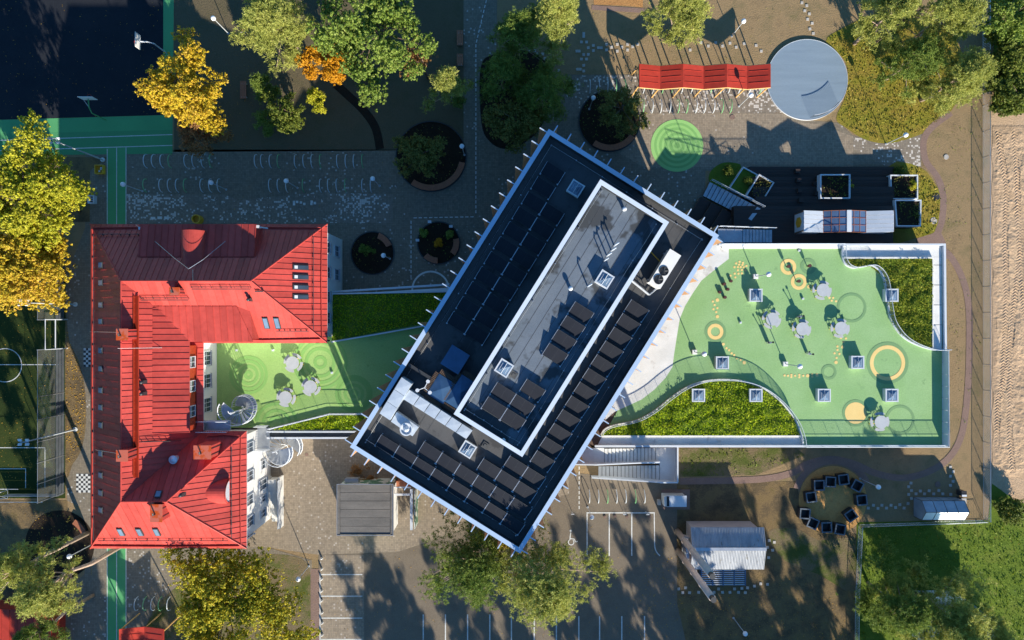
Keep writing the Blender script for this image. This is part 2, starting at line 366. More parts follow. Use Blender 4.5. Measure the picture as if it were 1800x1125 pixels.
# foliage
M['lf_lime'] = leafmat('lime_leaves', [(.16, .20, .012), (.36, .37, .02), (.52, .48, .035), (.60, .52, .06)], nscale=.3)
M['lf_gold'] = leafmat('golden_leaves', [(.30, .28, .02), (.54, .42, .03), (.64, .44, .04), (.60, .30, .06)], nscale=.3)
M['lf_yellow'] = leafmat('yellow_maple_leaves', [(.30, .28, .02), (.56, .43, .025), (.64, .42, .03), (.52, .30, .06)], nscale=.35)
M['lf_amber'] = leafmat('amber_leaves', [(.40, .20, .008), (.60, .28, .012), (.62, .33, .02)])
M['lf_brown'] = leafmat('brown_leaves', [(.20, .10, .04), (.36, .19, .07), (.46, .24, .09)])
M['lf_green'] = leafmat('oak_leaves', [(.06, .11, .014), (.14, .22, .03), (.24, .32, .055), (.34, .38, .10)], nscale=.4)
M['lf_mid'] = leafmat('mixed_leaves', [(.12, .16, .015), (.30, .31, .02), (.52, .43, .025), (.64, .45, .03)], nscale=.45)
M['lf_pine'] = leafmat('pine_needles', [(.14, .18, .035), (.31, .35, .075), (.47, .48, .12), (.56, .52, .17)], .35, .5)
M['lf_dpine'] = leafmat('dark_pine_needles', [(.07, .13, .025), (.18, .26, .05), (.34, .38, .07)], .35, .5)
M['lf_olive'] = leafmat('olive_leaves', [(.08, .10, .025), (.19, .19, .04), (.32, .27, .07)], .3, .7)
M['lf_shrub'] = leafmat('shrub_leaves', [(.05, .085, .012), (.12, .16, .02), (.22, .23, .035)])
M['sedum'] = leafmat('roof_meadow', [(.10, .19, .006), (.27, .40, .008), (.46, .56, .014), (.42, .38, .03)], .35, .35)
M['sedum_ne'] = leafmat('roof_meadow_brown', [(.10, .15, .012), (.21, .26, .018), (.31, .33, .03), (.34, .26, .05)], .35, .35)
M['moss_tuft'] = leafmat('moss_tufts', [(.14, .15, .014), (.26, .25, .022), (.33, .235, .04), (.20, .24, .03)], .2, .4)
M['grass_tuft'] = leafmat('grass_blades', [(.07, .12, .010), (.17, .24, .018), (.30, .33, .04)], .3, .3)
M['fallen'] = leafmat('fallen_leaf', [(.22, .10, .03), (.48, .27, .03), (.60, .36, .05)], .1, 2)
# ---------------------------------------------------------------- the ground and what lies flat on it
def sheet(name, pts, z, m, curve=0):
    P = GL(pts, z)
    if curve: P = smooth_curve(P, curve, True)
    return structure(MB().sheet(P, z), name, m)
def disc(name, c, r, z, m, n=48, er=1.0):
    x, y = G2(c[0], c[1], z); rr = r * S(z)
    return structure(MB().sheet([(x + rr * math.cos(2 * math.pi * i / n), y + rr * er * math.sin(2 * math.pi * i / n)) for i in range(n)], z), name, m)
structure(MB().sheet([(-900, -900), (900, -900), (900, 900), (-900, 900)], 0), 'ground', M['soil'])
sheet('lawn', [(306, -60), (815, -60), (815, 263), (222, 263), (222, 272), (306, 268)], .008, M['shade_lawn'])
sheet('pavement', [(150, 268), (815, 264), (815, -60), (875, -60), (872, 100), (985, 131), (1352, 131), (1360, 200), (1430, 212), (1475, 216),
                   (1500, 238), (1555, 252), (1592, 243), (1622, 228), (1619, 297), (1240, 300), (1240, 640), (160, 640), (118, 640), (118, 480), (150, 400)], .012, M['paver'])
sheet('pale_paving', [(222, 342), (395, 342), (420, 352), (560, 338), (690, 342), (690, 392), (222, 392)], .016, M['paver_mix'])
sheet('bicycle_paving', [(985, 133), (1352, 133), (1362, 170), (1375, 198), (1130, 198), (985, 205)], .016, M['paver_mix'])
sheet('plaza', [(1132, 199), (1375, 199), (1400, 214), (1440, 218), (1500, 240), (1500, 294), (1132, 294), (1090, 270)], .016, M['plaza'])
sheet('mosaic_paving', [(1500, 241), (1556, 253), (1600, 241), (1620, 231), (1618, 294), (1560, 294), (1500, 262)], .020, M['paver_mix'])
sheet('west_path', [(116, 480), (160, 480), (160, 1125), (160, 1180), (105, 1180), (112, 1040), (148, 1010), (157, 960), (140, 890), (118, 880)], .016, M['paver'])
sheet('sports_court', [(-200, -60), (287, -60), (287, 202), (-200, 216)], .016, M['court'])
sheet('court_border', [(287, -60), (306, -60), (303, 270), (-200, 276), (-200, 216.5), (287, 202.5)], .020, M['green_track'])
sheet('court_border_band', [(303, 228), (303, 270), (-200, 276), (-200, 240)], .024, M['green_track2'])
sheet('running_track', [(187.5, 258), (222, 258), (222, 640), (187.5, 640)], .028, M['green_track'])
sheet('running_track', [(187.5, 900), (222, 900), (222, 1200), (187.5, 1200)], .028, M['green_track'])
def line(name, a, b, w, z=.034, m='white_line'):
    structure(MB().ribbon([G2(*a, z), G2(*b, z)], w, z), name, M[m])
line('court_line', (-40, 248), (303, 236.5), .09); line('court_line', (-40, 266), (303, 255.5), .09)
for x in (188.5, 205, 221.5):
    line('track_line', (x, 258 if x > 200 else 262), (x, 640), .085); line('track_line', (x, 930), (x, 1190), .085)
sheet('upper_bed', [(845, 118), (870, 95), (920, 88), (955, 105), (972, 132), (968, 175), (950, 225), (920, 252), (890, 262), (862, 250), (846, 215)], .020, M['bed'], 5)
# far west: football pitch, leaf bed, path
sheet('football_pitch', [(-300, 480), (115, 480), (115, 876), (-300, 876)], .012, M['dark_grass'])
def pline(pts, w=.08, z=.024): structure(MB().wall(GL(pts, z), w, z - .003, z), 'pitch_line', M['white_line'])
pline([(-40, 641), (112, 641)]); pline([(-40, 787), (79, 787), (79, 858)]); pline([(-40, 824), (45, 824), (45, 858)]); pline([(-40, 860), (32, 860)])
gx, gy = G2(9, 642); structure(MB().ring((gx, gy), 1.86, 1.95, .020, .026, 48), 'pitch_line', M['white_line'])
sheet('leaf_bed', [(115, 560), (122, 600), (140, 640), (150, 690), (151, 745), (143, 790), (128, 815), (116, 822)], .022, M['litter'], 4)
disc('planting_circle', (105, 958), 61, .024, M['bed'])
sheet('verge', [(-300, 876), (118, 880), (120, 900), (60, 930), (40, 1000), (60, 1050), (105, 1060), (105, 1200), (-300, 1200)],   .0145, M['litter'])
sheet('verge', [(100, 390), (158, 390), (158, 300), (190, 276), (-300, 276), (-300, 480), (112, 480)], .018, M['litter'])
# south-west plaza and car park
sheet('plaza', [(436, 700), (1000, 700), (1000, 868), (700, 970), (560, 975), (535, 972), (470, 962), (436, 962)], .020, M['plaza'])
sheet('pavement', [(162, 900), (470, 900), (470, 962), (548, 985), (552, 1200), (108, 1200), (112, 1040), (162, 1010)], .014, M['paver'])
sheet('planting_bed', [(300, 1040), (360, 1002), (440, 978), (500, 975), (540, 990), (546, 1040), (546, 1200), (250, 1200), (262, 1090)], .022, M['weedy'], 3)
sheet('gravel_strip', [(546, 1000), (562, 1000), (562, 1200), (546, 1200)], .024, M['gravel_path'])
sheet('car_park', [(560, 972), (700, 968), (1000, 830), (1190, 852), (1190, 1060), (1205, 1125), (1205, 1400), (560, 1400)], .016, M['asphalt'])
sheet('parking_pavers', [(562, 976), (640, 976), (640, 1200), (562, 1200)], .026, M['plaza'])
for y in (1010, 1048, 1086.5, 1124): line('parking_line', (563, y), (637, y), .12)
line('parking_line', (562.5, 1008), (562.5, 1200), .12)
for x in (744, 783, 822, 861): line('parking_line', (x, 1080), (x, 1160), .13)
for x in (899, 939, 978, 1017.5, 1054, 1093, 1133): line('parking_line', (x, 1083), (x, 1160), .13)
line('parking_line', (1031, 901.5), (1151, 901.5), .13)
for x in (1032, 1071, 1110.5): line('parking_line', (x, 902.7), (x, 977), .13)
structure(MB().wall(smooth_curve(GL([(1150, 902.7), (1150.5, 940), (1151, 960), (1154, 970), (1160, 977)], .034), 5), .11, .031, .034), 'parking_line', M['white_line'])
# wheelchair mark
mb = MB(); c = G(1004, 953, .034); mb.ring((c.x, c.y), .27, .36, .031, .036, 20, math.radians(120), math.radians(410))
mb.wall([(c.x - .15, c.y + .25), (c.x - .1, c.y + .75), (c.x - .05, c.y + 1.1)], .11, .031, .0362); mb.wall([(c.x - .1, c.y + .4), (c.x + .35, c.y + .35), (c.x + .5, c.y + .05), (c.x + .75, c.y + .1)], .1, .031, .0358)
mb.cyl((c.x - .05, c.y + 1.3), .13, .031, .0364, 12); structure(mb, 'wheelchair_mark', M['white_line'])
# east: grass ellipse, path, sand, lawn
sheet('moss_lawn', [(1452, 73), (1480, 50), (1520, 32), (1580, 20), (1650, 40), (1690, 90), (1690, 150), (1672, 195), (1640, 225), (1600, 243), (1558, 252), (1520, 245), (1488, 225), (1470, 208), (1487, 165), (1487, 110)], .024, M['moss'], 4)
sheet('moss_lawn', [(1560, 294), (1618, 294), (1645, 325), (1655, 350), (1650, 395), (1635, 415), (1612, 418), (1560, 420)], .024, M['moss'], 3)
PATH = [(1672, 198), (1640, 222), (1624, 246), (1627, 282), (1648, 312), (1658, 345), (1656, 385), (1648, 412), (1645, 432), (1670, 450), (1692, 490), (1703, 540), (1704, 620), (1700, 700), (1690, 765), (1668, 805), (1630, 830), (1585, 840), (1540, 832), (1500, 815), (1460, 807), (1420, 815), (1390, 832), (1330, 843), (1195, 846)]
structure(MB().ribbon(smooth_curve(GL(PATH, .03), 6), .75, .030), 'garden_path', M['gravel_path'])
sheet('path_apron', [(1612, 419), (1640, 410), (1650, 400), (1662, 425), (1668, 455), (1612, 455)], .028, M['gravel_path'])
sheet('sand_strip', [(1742, 218), (1760, 205), (1900, 190), (1990, 200), (1990, 900), (1790, 880), (1760, 860), (1743, 845)], .020, M['sand'], 3)
sheet('lawn', [(1506, 918), (1736, 914), (2000, 900), (2000, 1300), (1500, 1300)], .016, M['grass'])
sheet('rough_grass', [(1745, -60), (2000, -60), (2000, 195), (1765, 200), (1748, 180)], .016, M['grass'])
sheet('rough_grass', [(1744, 850), (1790, 884), (2000, 893), (2000, 906), (1737, 914)], .0225, M['grass'])
sheet('rough_grass', [(1195, 788), (1400, 788), (1415, 800), (1330, 835), (1195, 838)], .020, M['weedy'])
sheet('leafy_verge', [(1190, 850), (1400, 846), (1410, 900), (1505, 940), (1505, 1200), (1190, 1200)], .012, M['litter'])
sheet('grass_patch', [(1350, 935), (1400, 930), (1440, 950), (1503, 950), (1503, 1040), (1440, 1010), (1380, 985)], .018, M['weedy'], 3)
disc('chip_circle', (1464, 879), 60, .030, M['chips'], 48)
x, y = G2(1464, 876, .026); structure(MB().ring((x, y), 3.9, 4.65, .022, .034, 40, math.radians(25), math.radians(165)), 'dark_path', M['gravel_path'])
sheet('chip_bed', [(1042, -40), (1130, -40), (1130, 13), (1100, 10), (1044, 8)], .020, M['orange_soil'])
line('kerb_path', (1040, 13), (1135, 19), .55, .026, 'gravel_path')
# churned sand: real relief with herring-bone tyre tracks
from mathutils import noise as mnoise
x0, x1, y0, y1 = *(G2(v, 0)[0] for v in (1744, 1850)), *(G2(0, v)[1] for v in (838, 222)); nx, ny = 76, 520; mb = MB(); vs = []
TR = [[(230, 1752), (330, 1768), (420, 1765), (520, 1768), (620, 1764), (700, 1760)], [(400, 1797), (520, 1783), (640, 1771), (700, 1753), (790, 1750)], [(640, 1776), (760, 1773), (830, 1779)], [(225, 1782), (420, 1790), (560, 1800)]]
TR = [(np.array([G2(0, p[0])[1] for p in t])[::-1], np.array([G2(p[1], 0)[0] for p in t])[::-1]) for t in TR]
for j in range(ny + 1):
    y = y0 + (y1 - y0) * j / ny; tx = [float(np.interp(y, *t)) if t[0][0] <= y <= t[0][-1] else None for t in TR]
    for i in range(nx + 1):
        x = x0 + (x1 - x0) * i / nx; h = .13 * mnoise.fractal(Vector((x * .45, y * .22, 0)), 1, 2, 4) + .05 * mnoise.fractal(Vector((x * 2.2, y * 2.2, 3)), 1, 2, 3)
        for t in tx:
            if t is not None and abs(x - t) < .32:
                d = abs(x - t); k = .5 + .5 * mnoise.noise(Vector((x * .3, y * .35, 9))); h = h * .5 - .03 + k * .05 * math.sin(2 * math.pi * (y + d * .9) / .34)
        e = min(1, i / 5, j / 12, (ny - j) / 12); vs.append((x + .25 * mnoise.noise(Vector((0, y * .5, 1))) * (i == 0), y, .05 + max(-.03, (h + .08) * e)))
mb.add(vs, [(j * (nx + 1) + i, j * (nx + 1) + i + 1, (j + 1) * (nx + 1) + i + 1, (j + 1) * (nx + 1) + i) for j in range(ny) for i in range(nx)])
structure(mb, 'sand_surface', M['sand'])
structure(MB().ribbon(smooth_curve(GL([(590, 148), (612, 168), (640, 195), (660, 225), (668, 262)], .016), 6), .95, .0125), 'dirt_track', M['bed'])
# planting circles with curved benches
def bench(c, r0, r1, a0, a1, label, z=.45):
    x, y = c; t = thing('curved_bench', label, 'bench', (x + (r0 + r1) / 2 * math.cos((a0 + a1) / 2), y + (r0 + r1) / 2 * math.sin((a0 + a1) / 2), 0), 'curved benches of the planting circles')
    n = max(6, int((a1 - a0) * r1 / .16))
    for i in range(n):
        b0, b1 = a0 + (a1 - a0) * (i + .06) / n, a0 + (a1 - a0) * (i + .94) / n
        part(MB().ring(c, r0, r1, z - .05 + R.uniform(-.004, .004), z, 1, b0, b1), 'slat', M['bench_wood'], t)
    part(MB().ring(c, r0 + .08, r1 - .08, .02, z - .06, 10, a0 + .02, a1 - .02), 'base', M['dark_metal'], t)
BEDS = [((758, 275), 62, 'large', [(-125, -12)]), ((1071, 213), 54, 'tree', [(-125, -35)]), ((655, 445), 38, 'small', [(22, 70)]), ((771, 427), 37.5, 'flower', [(-135, -92), (-38, 12)])]
BL = {0: ['long curved wooden bench below the bushy tree in the largest planting circle'], 1: ['curved wooden bench of the planting circle beside the green rubber disc'],
      2: ['short curved wooden bench of the planting circle nearest the red roof'], 3: ['lower curved wooden bench of the circle beside the dark roof', 'upper curved wooden bench of the circle beside the dark roof']}
for i, (c, r, nm, bs) in enumerate(BEDS):
    disc('planting_circle', c, r, .026, M['bed'])
    x, y = G2(*c); structure(MB().ring((x, y), r * K - .08, r * K + .04, 0, .10, 48), 'planting_edge', M['dark_metal'])
    for j, (a, b) in enumerate(bs): bench((x, y), r * K - .72, r * K - .05, math.radians(a), math.radians(b), BL[i][j])
x, y = G2(105, 958); bench((x, y), 61 * K - .9, 61 * K - .3, math.radians(28), math.radians(56), 'curved wooden bench at the dark circle beside the corner of the red roof')
# green rubber disc with rings
x, y = G2(1190, 256); structure(MB().cyl((x, y), 46 * K, .02, .036, 64), 'rubber_disc', M['lime'])
for k, (a, b) in enumerate([(36, 40), (27, 31.5), (18, 22.5), (9, 13.5), (0.1, 5)]):
    structure(MB().ring((x, y), a * K, b * K, .030, .0405, 56), 'rubber_ring', M['lime2'])
# paved mosaic marks: dashed white line
def dashes(pts, step=.55):
    P = [Vector(p) for p in GL(pts, .02)]
    for a, b in zip(P[:-1], P[1:]):
        n = max(1, int((b - a).length / step))
        mb = MB()
        for i in range(n):
            p, q = a.lerp(b, i / n), a.lerp(b, (i + .62) / n); mb.wall([tuple(p), tuple(q)], .10, .018, .026)
        structure(mb, 'dashed_line', M['white_line'])
dashes([(855, 0), (836.5, 78), (836.5, 378)]); dashes([(727, 383), (836, 381)]); dashes([(722.5, 388), (722.5, 492)])
dashes([(1018, 820), (1018, 898)])
# chess boards
def chess(name, x0, y0, nx, ny, s, z=.026):
    x, y = G2(x0, y0, z); d = s * K
    structure(MB().sheet([(x, y), (x + nx * d, y), (x + nx * d, y - ny * d), (x, y - ny * d)], z), name, M['chalk_dark'])
    mb = MB()
    for i in range(nx):
        for j in range(ny):
            if (i + j) % 2 == 0: mb.box((x + (i + .5) * d, y - (j + .5) * d, z + .004), (d, d, .008))
    structure(mb, name, M['white_line'])['kind'] = 'stuff'
chess('chess_board', 134, 833, 6, 8, 4.1); chess('chess_board', 147, 612, 3, 8, 4.1)
# stepping stones
SST = {'past the chip circle': [(1526, 893), (1535, 888), (1543, 893.5), (1550, 888), (1558, 893), (1566, 888), (1574, 892), (1581.5, 887), (1589, 893), (1596, 885)],
       'around the greenhouse': [(1601, 849), (1597, 855.5), (1602, 862), (1597, 869), (1602, 876), (1610, 868), (1617.5, 863), (1625, 868), (1633, 862.5), (1641, 868), (1650, 862), (1657, 868), (1670.5, 821), (1675.5, 829), (1670.5, 837), (1675, 846), (1670.5, 853), (1671, 869)],
       'north of the red shelter': [(1066, 78), (1066, 88), (1075, 83), (1085, 78), (1085, 90), (1093, 83), (1103, 78), (1103, 88), (1112, 82), (1121, 78), (1232, 75), (1245, 81), (1258, 75), (1270, 81), (1283, 76), (1294, 83), (1308, 77), (1329, 80), (1338, 90), (1213, 88)],
       'on the shaded lawn': [(1026, 59), (1026, 64), (1022, 74), (1031, 74), (1034, 84), (1043, 80), (1043, 89), (1026, 96), (1034, 96), (1022, 104), (1031, 104), (1026, 115), (1026, 125), (1052, 84), (1057, 84), (1014, 90), (1018, 90), (1015, 122), (1020, 122), (940, 89), (954, 95), (968, 103), (975, 113), (982, 124), (930, 88), (945, 95), (958, 103), (914, 85)],
       'up to the grey disc': [(1409.5, 5), (1418, 10), (1414.5, 19), (1422.5, 24.5), (1419.5, 34), (1427.5, 41), (1423.5, 51), (1429.5, 59)],
       'below the barn': [(1193, 1035), (1205, 1033), (1200, 1041.5), (1212, 1041.5), (1228, 1041), (1236, 1034.5), (1255, 1041), (1263, 1035), (1270, 1041), (1283, 1041), (1291, 1035), (1298, 1041), (1304, 1034), (1310, 1041.5), (1314, 1033), (1326, 1030), (1337, 1026), (1349, 1027), (1351, 980), (1358, 967), (1361, 953), (1352, 950), (1349, 962)]}
first = None
for where, L_ in SST.items():
    L_ = sorted(L_, key=lambda p: p[0])
    for i, (a, b) in enumerate(L_):
        lab = '%s stepping stone %s, counted from the west' % (ORD[i], where)
        if first is None:
            mb = MB(); mb.prism([(-.14, -.15), (.14, -.15), (.15, -.14), (.15, .14), (.14, .15), (-.14, .15), (-.15, .14), (-.15, -.14)], 0, .05)
            first = solo(mb, 'stepping_stone', M['stone'], lab, 'paving stone', 'stepping stones'); first.location = G(a, b, .012); first.rotation_euler.z = R.uniform(-.1, .1)
        else: clone(first, G(a, b, .012), R.uniform(-.12, .12), lab)
# white paving tiles set in the shaded paving
for i, (a, b) in enumerate([(269, 383.5), (281, 383), (293, 383)]):
    structure(MB().box((*G2(a, b), .022), (.52, .30, .03)), 'white_tile', M['white_line'])
for i, (a, b) in enumerate([(517, 355), (517, 359), (522.5, 355), (529, 356), (535, 358.5), (548, 354.5), (547.5, 358.5), (553.5, 357)]):
    structure(MB().box((*G2(a, b), .022), (.26, .26, .03)), 'white_tile', M['white_line'])
# manhole covers
for i, (a, b, r, w) in enumerate([(1663, 276, 4.5, 'on the bare soil inside the bend of the garden path'), (1645, 346, 6.5, 'dark, in the mossy lawn east of the deck'), (1641, 388, 6, 'pale, in the mossy lawn beside the deck corner'), (1648, 851, 5, 'in the shade north of the greenhouse'), (1287, 206, 4.5, 'in the sunlit plaza below the red shelter'), (539, 799, 3, 'in the plaza below the spiral stair')]):
    x, y = G2(a, b); mb = MB().cyl((x, y), r * K, .02, .05, 24); mb.ring((x, y), r * K * .8, r * K * .9, .05, .058, 24)
    solo(mb, 'manhole_cover', M['stone'] if 'pale' in w or i == 0 else (M['dark_metal'] if 'dark' in w else M['gravel_path']), 'round manhole cover ' + w, 'manhole cover')
# raised round stage
x, y = G2(1419, 140, .2); t = thing('round_stage', 'large round grey stage with a curved railing beside the red shelter', 'stage', (x, y, 0))
part(MB().cyl((x, y), 70.5 * S(.2), 0, .20, 72), 'platform', pm('stage_boards', (.215, .285, .36), (.19, .255, .325), .5, .7, .08, .05, stretch=(.3, 3, 1), spots=((.175, .235, .30), .3, .6)), t)
part(MB().ring((x, y), 70.5 * S(.2), 70.5 * S(.2) + .04, 0, .22, 72), 'edge_band', M['white_metal'], t)
part(MB().ring((x, y), 67 * S(.5), 67.6 * S(.5), 1.20, 1.25, 16, math.radians(-85), math.radians(-38)), 'handrail', M['white_metal'], t)
mb = MB()
for k in range(20):
    a = math.radians(-85 + 47 * k / 19); mb.box((x + 67.3 * S(.5) * math.cos(a), y + 67.3 * S(.5) * math.sin(a), .7), (.025, .025, 1.02))
part(mb, 'railing_bars', M['dark_metal'], t)
# ---------------------------------------------------------------- the red-roofed school
E_, RZ = 8.5, 13.0
xw, xN, xS, xi = -42.9, -18.8, -27.0, -31.4
yN, yin, yis, yS = 9.76, -2.35, -11.3, -23.25
xr, yrn, yrs = -37.2, 3.7, -17.3
P1, P2, P3, P4 = Vector((xr, yrn, RZ)), Vector((-24.85, yrn, RZ)), Vector((xr, yrs, RZ)), Vector((-32.9, yrs, RZ))
def V(x, y, z=E_): return Vector((x, y, z))
school = thing('school_building', 'old white school with a red standing seam hip roof and dormers', 'building', (-36, -6, 0))
FACES = {'W': [V(xw, yN), V(xw, yS), P3, P1], 'N': [V(xN, yN), V(xw, yN), P1, P2], 'EN': [V(xN, yin), V(xN, yN), P2], 'SN': [V(xi, yin), V(xN, yin), P2, P1],
         'EW': [V(xi, yis), V(xi, yin), P1, P3], 'NS': [V(xS, yis), V(xi, yis), P3, P4], 'ES': [V(xS, yS), V(xS, yis), P4], 'S': [V(xw, yS), V(xS, yS), P4, P3]}
def frame(poly):
    o = poly[0]; u = (poly[1] - o).normalized(); n = u.cross(poly[2] - o).normalized()
    if n.z < 0: n = -n
    v = n.cross(u).normalized()
    if v.z < 0: v = -v
    return o, u, v, n
def clip(poly, axis, val, keep_less):
    out = []
    for i in range(len(poly)):
        a, b = poly[i], poly[(i + 1) % len(poly)]; ia = (a[axis] <= val) == keep_less; ib = (b[axis] <= val) == keep_less
        if ia: out.append(a)
        if ia != ib:
            t = (val - a[axis]) / (b[axis] - a[axis]); out.append((a[0] + (b[0] - a[0]) * t, a[1] + (b[1] - a[1]) * t))
    return out
def panels(poly, parent, m, sp=.66, name='roof_panel', shift=0.0, rib=.042, th=.05, alongv=False):
    """split one roof plane into standing-seam sheets; each sheet is its own mesh with a raised seam"""
    o, u, v, n = frame(poly)
    if alongv: u, v = v, u
    P = [((p - o).dot(u), (p - o).dot(v)) for p in poly]; lo, hi = min(p[0] for p in P), max(p[0] for p in P)
    k = math.floor((lo - shift) / sp)
    while k * sp + shift < hi - 1e-3:
        a, b = k * sp + shift, (k + 1) * sp + shift; Q = clip(clip(P, 0, a, False), 0, b, True); k += 1
        if len(Q) < 3 or max(q[0] for q in Q) - min(q[0] for q in Q) < .02: continue
        mb = MB(); h = R.uniform(0, .008); W = lambda q, hh: o + u * q[0] + v * q[1] + n * hh
        m_ = len(Q); vs = [W(q, -th) for q in Q] + [W(q, h) for q in Q]
        fs = [tuple(range(m_)), tuple(range(m_, 2 * m_))] + [(i, (i + 1) % m_, m_ + (i + 1) % m_, m_ + i) for i in range(m_)]
        mb.add(vs, fs)
        # seam on the low-u side
        qs = [q[1] for q in Q if q[0] < a + .03]
        if len(qs) >= 2 and max(qs) - min(qs) > .3:
            c = o + u * (a + .03) + v * ((max(qs) + min(qs)) / 2) + n * rib / 2; mb.obox(c, u, v, n, .04, max(qs) - min(qs) - .05, rib + .012)
        part(mb, name, m, parent)
def hit(px, py, poly):
    """where the camera ray through a photo pixel meets a roof plane"""
    o, u, v, n = frame(poly); d = Vector(((px - 900) * K / CAMH, (562.5 - py) * K / CAMH, -1)); c = Vector((0, 0, CAMH))
    t = (o - c).dot(n) / d.dot(n); return c + d * t
roof = thing('roof', None, None); roof.parent = school; roof.location = (0, 0, 0)
for kf, f in FACES.items(): panels(f, roof, M['red'], {'W': .68, 'S': .68, 'SN': .68, 'NS': .66}.get(kf, .56))
# ridge and hip caps
mb = MB()
for a, b in [(P1, P2), (P1, P3), (P3, P4), (P1, V(xw, yN)), (P3, V(xw, yS)), (P2, V(xN, yN)), (P2, V(xN, yin)), (P4, V(xS, yis)), (P4, V(xS, yS))]:
    mb.tube([a + Vector((0, 0, .05)), b + Vector((0, 0, .05))], .07, 6)
part(mb, 'ridge_cap', M['red'], roof)
# eave gutters (raised boards) and snow rails
def eave_rail(face, inset, h, w, name, m, posts=0, t0=0.0, t1=1.0, kink=0.0):
    o, u, v, n = frame(face); Lg = (face[1] - face[0]).length
    mb = MB(); a, b = max(inset * .9, Lg * t0), min(Lg - inset * .9, Lg * t1); mid = (a + b) / 2
    pts = [(a, inset), (mid, inset + kink), (b, inset)] if kink else [(a, inset), (b, inset)]
    for (p, q), (r, s) in zip(pts[:-1], pts[1:]):
        A = o + u * p + v * q; B = o + u * r + v * s; d = (B - A).normalized(); c = (A + B) / 2 + n * (h / 2 if posts == 0 else h)
        mb.obox(c, d, n.cross(d), n, (B - A).length, w, h if posts == 0 else .05)
    for i in range(posts):
        p = a + (b - a) * (i + .5) / posts; mb.obox(o + u * p + v * inset + n * h / 2, u, v, n, .05, .10, h)
    part(mb, name, m, roof)
for kf in FACES:
    eave_rail(FACES[kf], .62, .20, .06, 'gutter_board', M['red'], kink=-.12 if kf in 'NSSN' else .08)
eave_rail(FACES['EN'], 1.55, .26, .05, 'snow_rail', M['dark_metal'], 7); eave_rail(FACES['ES'], 1.55, .26, .05, 'snow_rail', M['dark_metal'], 10)
eave_rail(FACES['SN'], 1.7, .22, .05, 'snow_rail', M['dark_metal'], 6, .62, .97); eave_rail(FACES['S'], 1.6, .22, .05, 'snow_rail', M['dark_metal'], 12)
eave_rail(FACES['N'], 1.6, .22, .05, 'snow_rail', M['dark_metal'], 6, .72, .97); eave_rail(FACES['W'], 1.3, .22, .05, 'snow_rail', M['dark_metal'], 14)
eave_rail(FACES['SN'], 6.5, .25, .06, 'snow_rail', M['dark_metal'], 6, .60, .95)
# walls: a U-shaped body
ov = .6
U = [(xw + ov, yN - ov), (xN - ov, yN - ov), (xN - ov, yin + ov), (xi - ov, yin + ov), (xi - ov, yis - ov), (xS - ov, yis - ov), (xS - ov, yS + ov), (xw + ov, yS + ov)]
wall = part(MB().prism(U, 0, E_ - .12), 'wall', M['white_wall'], school)
part(MB().wall([(xw + .3, yN - .3), (xN - .3, yN - .3), (xN - .3, yin + .3), (xi - .3, yin + .3), (xi - .3, yis - .3), (xS - .3, yis - .3), (xS - .3, yS + .3), (xw + .3, yS + .3)], .56, E_ - .16, E_ - .07, True), 'soffit', M['white_metal'], school)
part(MB().wall(offset(U, -.03, True), .10, 0, .6, True), 'plinth', M['concrete'], school)
def window(x, y, z, nx, ny, w, h, parent, frame_m='white_metal', bars=1, depth=.10, sill=True):
    """frame ring with glazing bar, pane and sill on a vertical wall facing (nx, ny)"""
    n = Vector((nx, ny, 0)); u = Vector((-ny, nx, 0)); zz = Vector((0, 0, 1)); c = Vector((x, y, z)); f = .07
    mb = MB()
    for s in (-1, 1):
        mb.obox(c + u * s * (w / 2 - f / 2) + n * depth / 2, u, n, zz, f, depth, h); mb.obox(c + zz * s * (h / 2 - f / 2) + n * depth / 2, u, n, zz, w - 2 * f, depth, f)
    for i in range(bars):
        mb.obox(c + u * (w * ((i + 1) / (bars + 1) - .5)) + n * depth * .42, u, n, zz, .05, depth * .6, h - 2 * f)
    mb.obox(c + zz * h * .18 + n * depth * .40, u, n, zz, w - 2 * f, depth * .5, .045)
    o = part(mb, 'window', M[frame_m], parent)
    part(MB().obox(c + n * .02, u, n, zz, w - f, .03, h - f), 'pane', M['pane'], o)
    if sill: part(MB().obox(c - zz * (h / 2 + .03) + n * .09, u, n, zz, w + .12, .2, .05), 'sill', M['galv'], o)
for y in (7.6, 5.0, 2.4, 0.2):
    window(xN - ov, y, 6.3, 1, 0, 1.25, 1.9, school); window(xN - ov, y, 2.6, 1, 0, 1.25, 1.9, school)
for y in (-13.4, -16.4, -18.9, -21.2): window(xS - ov, y, 6.2, 1, 0, 1.1, 1.8, school)
for y, w in ((-16.0, 1.0), (-18.2, 1.2), (-19.8, .8), (-21.4, .9)): window(xS - ov, y, 2.4, 1, 0, w, 1.4 if w < 1.2 else 2.2, school)
for y in (-4.0, -6.4, -8.9): window(xi - ov, y, 6.4, 1, 0, 1.5, 1.6, school, bars=2)
for x in (-40, -36, -32, -28, -23): window(x, yN - ov, 6.2, 0, 1, 1.2, 1.8, school); window(x, yS + ov, 6.2, 0, -1, 1.2, 1.8, school) if x < -27.5 else None
for i in range(11): window(xw + ov, 7.5 - i * 2.9, 6.2, -1, 0, 1.2, 1.8, school)
for x in (-29.8, -26.0, -22.0): window(x, yin + ov, 6.4, 0, -1, 1.3, 1.6, school)
# dormers ------------------------------------------------------------------
def zs(face, x, y):
    o, u, v, n = frame(face); return o.z - (n.x * (x - o.x) + n.y * (y - o.y)) / n.z
